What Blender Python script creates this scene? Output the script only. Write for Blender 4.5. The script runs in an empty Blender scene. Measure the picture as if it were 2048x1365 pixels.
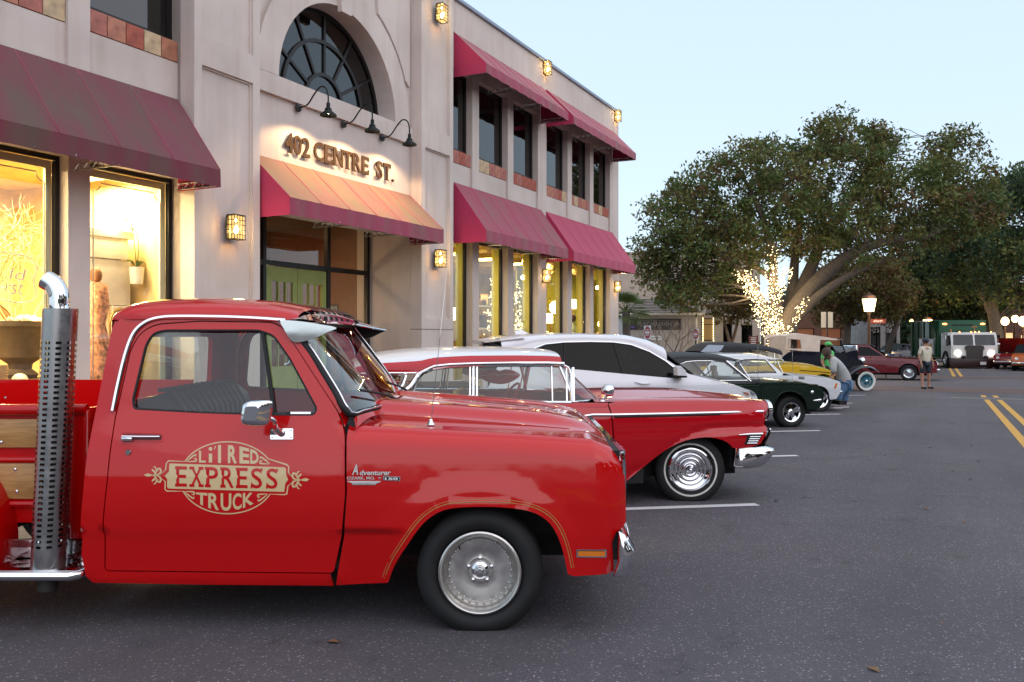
import bpy, bmesh, math, random
import numpy as np
from mathutils import Vector, Matrix
from mathutils.geometry import delaunay_2d_cdt

random.seed(7)
rad = math.radians
sc = bpy.context.scene
COL = sc.collection

# ------------------------------------------------------------------ camera
EYE = 1.47           # camera height in metres
FPX, CX, HY = 1707.0, 1024.0, 672.0   # focal length and principal point of the photograph, in its pixels
cam_data = bpy.data.cameras.new("camera")
cam_data.sensor_width = 36.0
cam_data.lens = FPX / 2048 * 36
cam_data.shift_y = -(682.5 - HY) / 2048
cam_data.clip_end = 3000
cam = bpy.data.objects.new("camera", cam_data)
COL.objects.link(cam)
cam.location = (0, 0, EYE)
cam.rotation_euler = (rad(90), 0, 0)
sc.camera = cam

# ------------------------------------------------------------------ sky, sun, exposure
SUN_EL, SUN_AZ = 38.0, 140.0          # azimuth clockwise from +Y (the sun stands low, behind the camera on the right)
world = bpy.data.worlds.new("World")
sc.world = world
world.use_nodes = True
wn, wl = world.node_tree.nodes, world.node_tree.links
bg = wn["Background"]
sky = wn.new("ShaderNodeTexSky")
sky.sky_type = 'NISHITA'
sky.sun_disc = False
sky.sun_elevation = rad(SUN_EL)
sky.sun_rotation = rad(SUN_AZ)
sky.altitude = 0
sky.air_density = 1.0
sky.dust_density = 1.2
sky.ozone_density = 1.5
# a thin veil of high cloud: the whole dome is lifted towards one pale cyan
veil = wn.new("ShaderNodeMix"); veil.data_type = 'RGBA'; veil.inputs[0].default_value = 0.72
veil.inputs[7].default_value = (4.9, 6.0, 6.9, 1)
wl.new(sky.outputs[0], veil.inputs[6])
wl.new(veil.outputs[2], bg.inputs[0])
bg.inputs[1].default_value = 0.15
sun_data = bpy.data.lights.new("sun", 'SUN')
sun_data.energy = 1.3
sun_data.angle = rad(120)
sun_data.color = (1.0, 0.78, 0.76)
sun = bpy.data.objects.new("sun", sun_data)
COL.objects.link(sun)
sd = Vector((math.sin(rad(SUN_AZ)) * math.cos(rad(SUN_EL)), math.cos(rad(SUN_AZ)) * math.cos(rad(SUN_EL)), math.sin(rad(SUN_EL))))
sun.rotation_euler = (-sd).to_track_quat('-Z', 'Y').to_euler()
sc.view_settings.view_transform = 'Standard'
sc.view_settings.look = 'None'
sc.view_settings.gamma = 1
sc.view_settings.use_curve_mapping = False
sc.view_settings.exposure = 0.28
sc.render.engine = 'CYCLES'
sc.cycles.use_denoising = True
sc.cycles.max_bounces = 8
sc.cycles.transparent_max_bounces = 24
sc.cycles.caustics_reflective = False
sc.cycles.caustics_refractive = False
sc.cycles.sample_clamp_indirect = 6.0

# ------------------------------------------------------------------ street frame: s along the street, w towards the facade
TH = math.atan((1872 - 1024) / FPX)
US = Vector((math.sin(TH), math.cos(TH), 0))       # along the street
NS = Vector((-math.cos(TH), math.sin(TH), 0))      # towards the shops
ST_ROT = math.pi / 2 - TH
def ST(s, w, z=0.0):
 return US * s + NS * w + Vector((0, 0, z))
def PX(px, py, d):                                  # point at depth d on the line of sight through a photo pixel
 return Vector(((px - CX) / FPX * d, d, EYE - (py - HY) / FPX * d))
GT, GZ0 = -0.0076, 0.0327                           # the street falls gently away from the camera
def gz(p):
 return GZ0 + GT * p[1]
def GR(px, py):                                     # point on the ground seen at a photo pixel
 return PX(px, py, (EYE - GZ0) / ((py - HY) / FPX + GT))

# ------------------------------------------------------------------ objects
def tag(o, label=None, cat=None, group=None, kind=None):
 if label: o["label"] = label
 if cat: o["category"] = cat
 if group: o["group"] = group
 if kind: o["kind"] = kind
 return o
def empty(name, loc=(0, 0, 0), rz=0.0, parent=None, **kw):
 o = bpy.data.objects.new(name, None)
 o.empty_display_size = 0.2
 COL.objects.link(o)
 o.location = loc
 o.rotation_euler = (0, 0, rz)
 o.parent = parent
 return tag(o, **kw)
def copy_tree(o, parent=None):
 c = o.copy()
 COL.objects.link(c)
 c.parent = parent
 for ch in list(o.children):
  copy_tree(ch, c)
 return c

class MB:
 """collects shapes and links them as one mesh object"""
 def __init__(self):
  self.v, self.f, self.m, self.n = [], [], [], None
 def add(self, verts, faces, mi=0):
  k = len(self.v)
  self.v += [tuple(p) for p in verts]
  self.f += [tuple(i + k for i in q) for q in faces]
  self.m += [mi] * len(faces)
  return self
 def box(self, x0, x1, y0, y1, z0, z1, mi=0, b=0.0):
  if b > 0:
   bm = bmesh.new()
   bmesh.ops.create_cube(bm, size=1)
   for v in bm.verts:
    v.co = Vector(((x0 + x1) / 2 + v.co.x * (x1 - x0), (y0 + y1) / 2 + v.co.y * (y1 - y0), (z0 + z1) / 2 + v.co.z * (z1 - z0)))
   bmesh.ops.bevel(bm, geom=list(bm.edges), offset=b, segments=2, affect='EDGES', profile=0.5)
   bm.verts.index_update()
   self.add([v.co[:] for v in bm.verts], [[v.index for v in f.verts] for f in bm.faces], mi)
   bm.free()
   return self
  v = [(x0, y0, z0), (x1, y0, z0), (x1, y1, z0), (x0, y1, z0), (x0, y0, z1), (x1, y0, z1), (x1, y1, z1), (x0, y1, z1)]
  return self.add(v, [(0, 3, 2, 1), (4, 5, 6, 7), (0, 1, 5, 4), (1, 2, 6, 5), (2, 3, 7, 6), (3, 0, 4, 7)], mi)
 def tube(self, pts, r, seg=8, mi=0, cap=True, closed=False):
  pts = [Vector(p) for p in pts]
  n = len(pts)
  rr = r if isinstance(r, (list, tuple)) else [r] * n
  V, F = [], []
  up = None
  for i, p in enumerate(pts):
   a = pts[(i - 1) % n] if (i > 0 or closed) else p
   c = pts[(i + 1) % n] if (i < n - 1 or closed) else p
   t = (c - a)
   t = t.normalized() if t.length > 1e-9 else Vector((0, 0, 1))
   if up is None:
    up = Vector((0, 0, 1)) if abs(t.z) < 0.9 else Vector((0, 1, 0))
   x = up.cross(t)
   if x.length < 1e-6:
    x = Vector((1, 0, 0)).cross(t)
   x.normalize()
   y = t.cross(x).normalized()
   up = y
   for k in range(seg):
    an = 2 * math.pi * k / seg
    V.append(p + (x * math.cos(an) + y * math.sin(an)) * rr[i])
  for i in range(n if closed else n - 1):
   j = (i + 1) % n
   for k in range(seg):
    q = (k + 1) % seg
    F.append((i * seg + k, i * seg + q, j * seg + q, j * seg + k))
  if cap and not closed:
   F.append(tuple(range(seg - 1, -1, -1)))
   F.append(tuple((n - 1) * seg + k for k in range(seg)))
  return self.add(V, F, mi)
 def lathe(self, prof, c=(0, 0, 0), axis='z', seg=24, mi=0):
  """prof: (radius, height) list"""
  V, F = [], []
  c = Vector(c)
  for (r, h) in prof:
   for k in range(seg):
    a = 2 * math.pi * k / seg
    p = (r * math.cos(a), r * math.sin(a), h)
    if axis == 'y': p = (p[0], h, p[1])
    elif axis == '-y': p = (p[0], -h, -p[1])
    elif axis == 'x': p = (h, p[0], p[1])
    V.append(c + Vector(p))
  for i in range(len(prof) - 1):
   for k in range(seg):
    q = (k + 1) % seg
    fc = (i * seg + k, i * seg + q, (i + 1) * seg + q, (i + 1) * seg + k)
    F.append(fc if axis != 'y' else fc[::-1])
  return self.add(V, F, mi)
 def grid(self, rows, mi=0, flip=False, closed=False):
  """rows of points with equal length"""
  m = len(rows[0])
  V = [p for r in rows for p in r]
  F = []
  for i in range(len(rows) - 1):
   for k in range(m if closed else m - 1):
    q = (k + 1) % m
    fc = (i * m + k, i * m + q, (i + 1) * m + q, (i + 1) * m + k)
    F.append(fc[::-1] if flip else fc)
  return self.add(V, F, mi)
 def prism(self, poly, y0, y1, mi=0, plane='xz'):
  """polygon (a,b) pushed from y0 to y1"""
  n = len(poly)
  def P(a, b, y):
   return {'xz': (a, y, b), 'xy': (a, b, y), 'yz': (y, a, b)}[plane]
  V = [P(a, b, y0) for a, b in poly] + [P(a, b, y1) for a, b in poly]
  F = [tuple(range(n)), tuple(range(2 * n - 1, n - 1, -1))]
  for i in range(n):
   j = (i + 1) % n
   F.append((i, i + n, j + n, j))
  return self.add(V, F, mi)
 def sphere(self, c, r, seg=10, rings=6, mi=0):
  rr = r if isinstance(r, (list, tuple)) else (r, r, r)
  V = [(c[0], c[1], c[2] + rr[2])]
  for i in range(1, rings):
   a = math.pi * i / rings
   for k in range(seg):
    b = 2 * math.pi * k / seg
    V.append((c[0] + rr[0] * math.sin(a) * math.cos(b), c[1] + rr[1] * math.sin(a) * math.sin(b), c[2] + rr[2] * math.cos(a)))
  V.append((c[0], c[1], c[2] - rr[2]))
  F = [(0, 1 + k, 1 + (k + 1) % seg) for k in range(seg)]
  for i in range(rings - 2):
   for k in range(seg):
    q = (k + 1) % seg
    F.append((1 + i * seg + k, 1 + (i + 1) * seg + k, 1 + (i + 1) * seg + q, 1 + i * seg + q))
  b = 1 + (rings - 2) * seg
  L = len(V) - 1
  F += [(b + (k + 1) % seg, b + k, L) for k in range(seg)]
  return self.add(V, F, mi)
 def mesh(self, name, mats, smooth=None):
  me = bpy.data.meshes.new(name)
  me.from_pydata(self.v, [], self.f)
  for m in (mats if isinstance(mats, (list, tuple)) else [mats]):
   me.materials.append(m)
  if any(self.m):
   me.polygons.foreach_set("material_index", self.m)
  if smooth is not None:
   me.polygons.foreach_set("use_smooth", [True] * len(self.f))
   me.update()
   if smooth < 180:
    me.set_sharp_from_angle(angle=rad(smooth))
  me.update()
  return me
 def build(self, name, mats, parent=None, smooth=None, loc=None, rz=0.0, **kw):
  o = bpy.data.objects.new(name, self.mesh(name, mats, smooth))
  COL.objects.link(o)
  o.parent = parent
  if loc is not None: o.location = loc
  o.rotation_euler = (0, 0, rz)
  return tag(o, **kw)

def obj(name, me, parent=None, loc=(0, 0, 0), rot=(0, 0, 0), scale=(1, 1, 1), **kw):
 o = bpy.data.objects.new(name, me)
 COL.objects.link(o)
 o.parent = parent
 o.location, o.rotation_euler, o.scale = loc, rot, scale
 return tag(o, **kw)

# ------------------------------------------------------------------ 2-D outlines
def cr(pts, n=8, closed=False):
 """Catmull-Rom curve through points"""
 P = [np.array(p, float) for p in pts]
 out = []
 m = len(P)
 for i in range(m if closed else m - 1):
  p0 = P[(i - 1) % m] if (closed or i > 0) else 2 * P[0] - P[1]
  p1, p2 = P[i], P[(i + 1) % m]
  p3 = P[(i + 2) % m] if (closed or i + 2 < m) else 2 * P[-1] - P[-2]
  for k in range(n):
   t = k / n
   out.append(tuple(0.5 * (2 * p1 + (p2 - p0) * t + (2 * p0 - 5 * p1 + 4 * p2 - p3) * t * t + (3 * p1 - p0 - 3 * p2 + p3) * t ** 3)))
 if not closed:
  out.append(tuple(P[-1]))
 return out
def fillet(pts, r=0.03, n=5):
 """closed polygon with rounded corners; a point may carry its own radius as third item"""
 out = []
 m = len(pts)
 for i in range(m):
  p = np.array(pts[i][:2], float)
  a = np.array(pts[i - 1][:2], float)
  b = np.array(pts[(i + 1) % m][:2], float)
  ri = pts[i][2] if len(pts[i]) > 2 else r
  la, lb = np.linalg.norm(a - p), np.linalg.norm(b - p)
  if ri <= 1e-6 or la < 1e-6 or lb < 1e-6:
   out.append(tuple(p)); continue
  d = min(ri, la * 0.49, lb * 0.49)
  p1, p2 = p + (a - p) / la * d, p + (b - p) / lb * d
  for k in range(n + 1):
   t = k / n
   out.append(tuple((1 - t) ** 2 * p1 + 2 * t * (1 - t) * p + t * t * p2))
 return out
def resample(poly, step, closed=True):
 out = []
 m = len(poly)
 for i in range(m if closed else m - 1):
  a, b = np.array(poly[i], float), np.array(poly[(i + 1) % m], float)
  L = np.linalg.norm(b - a)
  if L < 1e-7: continue
  k = max(1, int(math.ceil(L / step)))
  for j in range(k):
   out.append(tuple(a + (b - a) * j / k))
 if not closed: out.append(tuple(poly[-1]))
 return out
def inside(P, poly):
 P = np.asarray(P, float)
 x, y = P[:, 0], P[:, 1]
 q = np.asarray(poly, float)
 r = np.zeros(len(P), bool)
 j = len(q) - 1
 for i in range(len(q)):
  c = ((q[i, 1] > y) != (q[j, 1] > y))
  with np.errstate(divide='ignore', invalid='ignore'):
   t = (q[j, 0] - q[i, 0]) * (y - q[i, 1]) / (q[j, 1] - q[i, 1]) + q[i, 0]
  r ^= c & (x < t)
  j = i
 return r
def cdt(outline, holes=(), g=0.05):
 """triangulates an outline with holes; returns points, triangles, boundary loops (index lists)"""
 loops = [resample(outline, g)] + [resample(h, g) for h in holes]
 V, E, L = [], [], []
 for lp in loops:
  k = len(V)
  V += lp
  E += [(k + i, k + (i + 1) % len(lp)) for i in range(len(lp))]
  L.append(list(range(k, k + len(lp))))
 B = np.array(V)
 x0, y0 = B.min(0); x1, y1 = B.max(0)
 gx, gy = np.meshgrid(np.arange(x0 + g / 2, x1, g), np.arange(y0 + g / 2, y1, g))
 gx = gx + (np.arange(gx.shape[0])[:, None] % 2) * g * 0.5
 G = np.stack([gx.ravel(), gy.ravel()], 1)
 if len(G):
  ok = inside(G, loops[0])
  for h in loops[1:]:
   ok &= ~inside(G, h)
  G = G[ok]
 if len(G):
  keep = np.ones(len(G), bool)
  for i in range(0, len(B), 256):
   d = np.sqrt(((G[:, None, :] - B[None, i:i + 256, :]) ** 2).sum(2)).min(1)
   keep &= d > g * 0.55
  G = G[keep]
 allv = [Vector(p) for p in V] + [Vector(p) for p in G]
 rv, re_, rf, ov, oe, of = delaunay_2d_cdt(allv, E, [], 0, 1e-7)
 P = np.array([tuple(p) for p in rv])
 T = np.array([t for t in rf if len(t) == 3])
 C = P[T].mean(1)
 ok = inside(C, loops[0])
 for h in loops[1:]:
  ok &= ~inside(C, h)
 T = T[ok]
 # orient counter-clockwise
 a, b, c = P[T[:, 0]], P[T[:, 1]], P[T[:, 2]]
 cw = ((b[:, 0] - a[:, 0]) * (c[:, 1] - a[:, 1]) - (b[:, 1] - a[:, 1]) * (c[:, 0] - a[:, 0])) < 0
 T[cw] = T[cw][:, ::-1]
 mp = {}
 for new, olds in enumerate(ov):
  for o in olds: mp[o] = new
 LL = [[mp.get(i, i) for i in lp] for lp in L]
 return P, T, LL, loops

def plate(outline, holes, y0, y1, mb=None, g=1.0, mi=0):
 """flat wall sheet in (x,z) with holes and thickness from y0 (front) to y1 (back)"""
 mb = mb or MB()
 P, T, LL, loops = cdt(outline, holes, g)
 n = len(P)
 V = [(p[0], y0, p[1]) for p in P] + [(p[0], y1, p[1]) for p in P]
 F = [tuple(t) for t in T] + [(t[2] + n, t[1] + n, t[0] + n) for t in T]
 for li, lp in enumerate(LL):
  A = sum(loops[li][i - 1][0] * loops[li][i][1] - loops[li][i][0] * loops[li][i - 1][1] for i in range(len(lp)))
  ccw = A > 0
  for i in range(len(lp)):
   a, b = lp[i], lp[(i + 1) % len(lp)]
   if (ccw and li == 0) or (not ccw and li > 0): F.append((b, a, a + n, b + n))
   else: F.append((a, b, b + n, a + n))
 return mb.add(V, F, mi)

def rect(x0, x1, z0, z1):
 return [(x0, z0), (x1, z0), (x1, z1), (x0, z1)]

# ------------------------------------------------------------------ lettering (built-in font turned to mesh)
_txt = {}
def text2d(s, bold=0.0, depth=0.0):
 """triangles of a string: width-normalised points (unit em), faces, width"""
 key = (s, bold, depth)
 if key in _txt: return _txt[key]
 cu = bpy.data.curves.new("lettering", 'FONT')
 cu.body = s
 cu.offset = bold
 cu.extrude = depth
 cu.fill_mode = 'BOTH' if depth else 'FRONT'
 cu.resolution_u = 4
 ob = bpy.data.objects.new("lettering", cu)
 COL.objects.link(ob)
 bpy.context.view_layer.update()
 me = bpy.data.meshes.new_from_object(ob)
 V = [tuple(v.co) for v in me.vertices]
 F = [tuple(p.vertices) for p in me.polygons]
 bpy.data.objects.remove(ob); bpy.data.curves.remove(cu); bpy.data.meshes.remove(me)
 if not V: V = [(0, 0, 0)]
 A = np.array(V)
 _txt[key] = (A, F, A[:, 0].min(), A[:, 0].max(), A[:, 1].min(), A[:, 1].max())
 return _txt[key]
def text_fit(s, x0, x1, z0, z1, bold=0.0, depth=0.0):
 """string scaled into the box x0..x1, z0..z1; returns points (x, depth, z), faces"""
 A, F, a0, a1, b0, b1 = text2d(s, bold, depth)
 X = x0 + (A[:, 0] - a0) / max(a1 - a0, 1e-6) * (x1 - x0)
 Z = z0 + (A[:, 1] - b0) / max(b1 - b0, 1e-6) * (z1 - z0)
 return np.stack([X, -A[:, 2], Z], 1), F
# ------------------------------------------------------------------ materials
def node_mat(name):
 m = bpy.data.materials.new(name)
 m.use_nodes = True
 nt = m.node_tree
 return m, nt.nodes, nt.links, nt.nodes["Principled BSDF"]
def setp(b, **kw):
 nm = dict(col="Base Color", rough="Roughness", metal="Metallic", coat="Coat Weight", coat_r="Coat Roughness", spec="Specular IOR Level",
   em="Emission Color", es="Emission Strength", trans="Transmission Weight", ior="IOR", sheen="Sheen Weight", alpha="Alpha", sss="Subsurface Weight")
 for k, v in kw.items():
  if k in ("col", "em") and len(v) == 3: v = (*v, 1)
  b.inputs[nm[k]].default_value = v
def plain(name, col, rough=0.5, metal=0.0, var=0.0, scale=6.0, bump=0.0, bscale=80.0, stretch=None, **kw):
 """principled colour with gentle noise in colour and relief"""
 m, N, L, b = node_mat(name)
 setp(b, col=col, rough=rough, metal=metal, **kw)
 tc = N.new("ShaderNodeTexCoord")
 co = tc.outputs["Object"]
 if stretch:
  mp = N.new("ShaderNodeMapping"); mp.inputs["Scale"].default_value = stretch
  L.new(co, mp.inputs[0]); co = mp.outputs[0]
 if var > 0:
  nz = N.new("ShaderNodeTexNoise"); nz.inputs["Scale"].default_value = scale; nz.inputs["Detail"].default_value = 6
  L.new(co, nz.inputs["Vector"])
  rp = N.new("ShaderNodeValToRGB")
  c = np.array(col[:3])
  rp.color_ramp.elements[0].position, rp.color_ramp.elements[1].position = 0.3, 0.7
  rp.color_ramp.elements[0].color = (*np.clip(c * (1 - var), 0, 1), 1)
  rp.color_ramp.elements[1].color = (*np.clip(c * (1 + var), 0, 1), 1)
  L.new(nz.outputs["Fac"], rp.inputs[0]); L.new(rp.outputs[0], b.inputs["Base Color"])
 if bump > 0:
  nb = N.new("ShaderNodeTexNoise"); nb.inputs["Scale"].default_value = bscale; nb.inputs["Detail"].default_value = 4
  L.new(co, nb.inputs["Vector"])
  bp = N.new("ShaderNodeBump"); bp.inputs["Strength"].default_value = bump; bp.inputs["Distance"].default_value = 0.01
  L.new(nb.outputs["Fac"], bp.inputs["Height"]); L.new(bp.outputs[0], b.inputs["Normal"])
 return m
def emit(name, col, strength):
 m, N, L, b = node_mat(name)
 setp(b, col=col, em=col, es=strength, rough=0.5)
 return m
def glass(name, tint=(1, 1, 1), refl=1.0, rough=0.0, ior=1.5):
 """thin pane: Fresnel mix of clear and mirror"""
 m = bpy.data.materials.new(name); m.use_nodes = True
 N, L = m.node_tree.nodes, m.node_tree.links
 N.clear()
 out = N.new("ShaderNodeOutputMaterial")
 tr = N.new("ShaderNodeBsdfTransparent"); tr.inputs[0].default_value = (*tint, 1)
 gl = N.new("ShaderNodeBsdfGlossy"); gl.inputs["Roughness"].default_value = rough; gl.inputs[0].default_value = (refl, refl, refl, 1)
 fr = N.new("ShaderNodeFresnel")
 ge = N.new("ShaderNodeNewGeometry"); mi_ = N.new("ShaderNodeMapRange"); mi_.inputs[3].default_value = ior; mi_.inputs[4].default_value = 1 / ior
 L.new(ge.outputs["Backfacing"], mi_.inputs[0]); L.new(mi_.outputs[0], fr.inputs[0])   # same pane from either face
 mx = N.new("ShaderNodeMixShader")
 mt = N.new("ShaderNodeMath"); mt.operation = 'MULTIPLY'; mt.inputs[1].default_value = 1.1; mt.use_clamp = True
 L.new(fr.outputs[0], mt.inputs[0]); L.new(mt.outputs[0], mx.inputs[0])
 L.new(tr.outputs[0], mx.inputs[1]); L.new(gl.outputs[0], mx.inputs[2]); L.new(mx.outputs[0], out.inputs[0])
 return m
def paint(name, col, rough=0.32, coat=1.0, flake=0.0, coat_r=0.03):
 m, N, L, b = node_mat(name)
 setp(b, col=col, rough=rough, coat=coat, coat_r=coat_r, spec=0.08)
 tc = N.new("ShaderNodeTexCoord")
 # faint orange peel and dust so that reflections are not perfectly clean
 nz = N.new("ShaderNodeTexNoise"); nz.inputs["Scale"].default_value = 3.0; nz.inputs["Detail"].default_value = 8
 L.new(tc.outputs["Object"], nz.inputs["Vector"])
 mr = N.new("ShaderNodeMapRange"); mr.inputs[1].default_value = 0.35; mr.inputs[2].default_value = 0.75
 mr.inputs[3].default_value = coat_r; mr.inputs[4].default_value = coat_r + 0.05
 L.new(nz.outputs["Fac"], mr.inputs[0]); L.new(mr.outputs[0], b.inputs["Coat Roughness"])
 nb = N.new("ShaderNodeTexNoise"); nb.inputs["Scale"].default_value = 4.5; nb.inputs["Detail"].default_value = 2
 L.new(tc.outputs["Object"], nb.inputs["Vector"])
 bp = N.new("ShaderNodeBump"); bp.inputs["Strength"].default_value = 0.05; bp.inputs["Distance"].default_value = 0.02
 L.new(nb.outputs["Fac"], bp.inputs["Height"]); L.new(bp.outputs[0], b.inputs["Coat Normal"])
 return m
def chrome(name, col=(0.72, 0.73, 0.75), rough=0.06):
 m, N, L, b = node_mat(name)
 setp(b, col=col, rough=rough, metal=1.0)
 tc = N.new("ShaderNodeTexCoord")
 nz = N.new("ShaderNodeTexNoise"); nz.inputs["Scale"].default_value = 14; nz.inputs["Detail"].default_value = 6
 L.new(tc.outputs["Object"], nz.inputs["Vector"])
 mr = N.new("ShaderNodeMapRange"); mr.inputs[1].default_value = 0.4; mr.inputs[2].default_value = 0.8
 mr.inputs[3].default_value = rough; mr.inputs[4].default_value = rough * 1.6 + 0.03
 L.new(nz.outputs["Fac"], mr.inputs[0]); L.new(mr.outputs[0], b.inputs["Roughness"])
 return m

def stucco_mat():
 m, N, L, b = node_mat("stucco")
 setp(b, rough=0.9)
 tc = N.new("ShaderNodeTexCoord")
 n1 = N.new("ShaderNodeTexNoise"); n1.inputs["Scale"].default_value = 0.9; n1.inputs["Detail"].default_value = 7
 L.new(tc.outputs["Object"], n1.inputs["Vector"])
 # vertical rain streaks
 mp = N.new("ShaderNodeMapping"); mp.inputs["Scale"].default_value = (4.0, 4.0, 0.25)
 L.new(tc.outputs["Object"], mp.inputs[0])
 n2 = N.new("ShaderNodeTexNoise"); n2.inputs["Scale"].default_value = 1.4; n2.inputs["Detail"].default_value = 5
 L.new(mp.outputs[0], n2.inputs["Vector"])
 r1 = N.new("ShaderNodeValToRGB")
 r1.color_ramp.elements[0].position, r1.color_ramp.elements[1].position = 0.3, 0.75
 r1.color_ramp.elements[0].color = (0.505, 0.44, 0.402, 1); r1.color_ramp.elements[1].color = (0.645, 0.575, 0.53, 1)
 r2 = N.new("ShaderNodeValToRGB")
 r2.color_ramp.elements[0].position, r2.color_ramp.elements[1].position = 0.28, 0.5
 r2.color_ramp.elements[0].color = (0.78, 0.74, 0.68, 1); r2.color_ramp.elements[1].color = (1, 1, 1, 1)
 mx = N.new("ShaderNodeMix"); mx.data_type = 'RGBA'; mx.blend_type = 'MULTIPLY'; mx.inputs[0].default_value = 0.4
 L.new(n1.outputs["Fac"], r1.inputs[0]); L.new(n2.outputs["Fac"], r2.inputs[0])
 L.new(r1.outputs[0], mx.inputs[6]); L.new(r2.outputs[0], mx.inputs[7]); L.new(mx.outputs[2], b.inputs["Base Color"])
 n3 = N.new("ShaderNodeTexNoise"); n3.inputs["Scale"].default_value = 90; n3.inputs["Detail"].default_value = 3
 L.new(tc.outputs["Object"], n3.inputs["Vector"])
 bp = N.new("ShaderNodeBump"); bp.inputs["Strength"].default_value = 0.35; bp.inputs["Distance"].default_value = 0.008
 L.new(n3.outputs["Fac"], bp.inputs["Height"]); L.new(bp.outputs[0], b.inputs["Normal"])
 return m
def awning_mat(name, base, stain, amount):
 """canvas with mildew running down it in streaks"""
 m, N, L, b = node_mat(name)
 setp(b, rough=0.85, sheen=0.25)
 tc = N.new("ShaderNodeTexCoord")
 mp = N.new("ShaderNodeMapping"); mp.inputs["Scale"].default_value = (1.6, 0.5, 0.5); mp.inputs["Rotation"].default_value = (0, 0.12, 0)
 L.new(tc.outputs["Object"], mp.inputs[0])
 nz = N.new("ShaderNodeTexNoise"); nz.inputs["Scale"].default_value = 1.5; nz.inputs["Detail"].default_value = 8; nz.inputs["Roughness"].default_value = 0.6
 L.new(mp.outputs[0], nz.inputs["Vector"])
 rp = N.new("ShaderNodeValToRGB")
 rp.color_ramp.elements[0].position, rp.color_ramp.elements[1].position = 0.62 - amount * 0.35, 0.80 - amount * 0.25
 rp.color_ramp.elements[0].color = (*base, 1); rp.color_ramp.elements[1].color = (*stain, 1)
 L.new(nz.outputs["Fac"], rp.inputs[0])
 n2 = N.new("ShaderNodeTexNoise"); n2.inputs["Scale"].default_value = 60; n2.inputs["Detail"].default_value = 4
 L.new(tc.outputs["Object"], n2.inputs["Vector"])
 mr = N.new("ShaderNodeMapRange"); mr.inputs[3].default_value = 0.86; mr.inputs[4].default_value = 1.12
 L.new(n2.outputs["Fac"], mr.inputs[0])
 mx = N.new("ShaderNodeMix"); mx.data_type = 'RGBA'; mx.blend_type = 'MULTIPLY'; mx.inputs[0].default_value = 1
 L.new(rp.outputs[0], mx.inputs[6]); L.new(mr.outputs[0], mx.inputs[7]); L.new(mx.outputs[2], b.inputs["Base Color"])
 bp = N.new("ShaderNodeBump"); bp.inputs["Strength"].default_value = 0.15; bp.inputs["Distance"].default_value = 0.05
 n4 = N.new("ShaderNodeTexNoise"); n4.inputs["Scale"].default_value = 2.2; n4.inputs["Detail"].default_value = 2
 L.new(tc.outputs["Object"], n4.inputs["Vector"])
 L.new(n4.outputs["Fac"], bp.inputs["Height"]); L.new(bp.outputs[0], b.inputs["Normal"])
 return m
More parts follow.
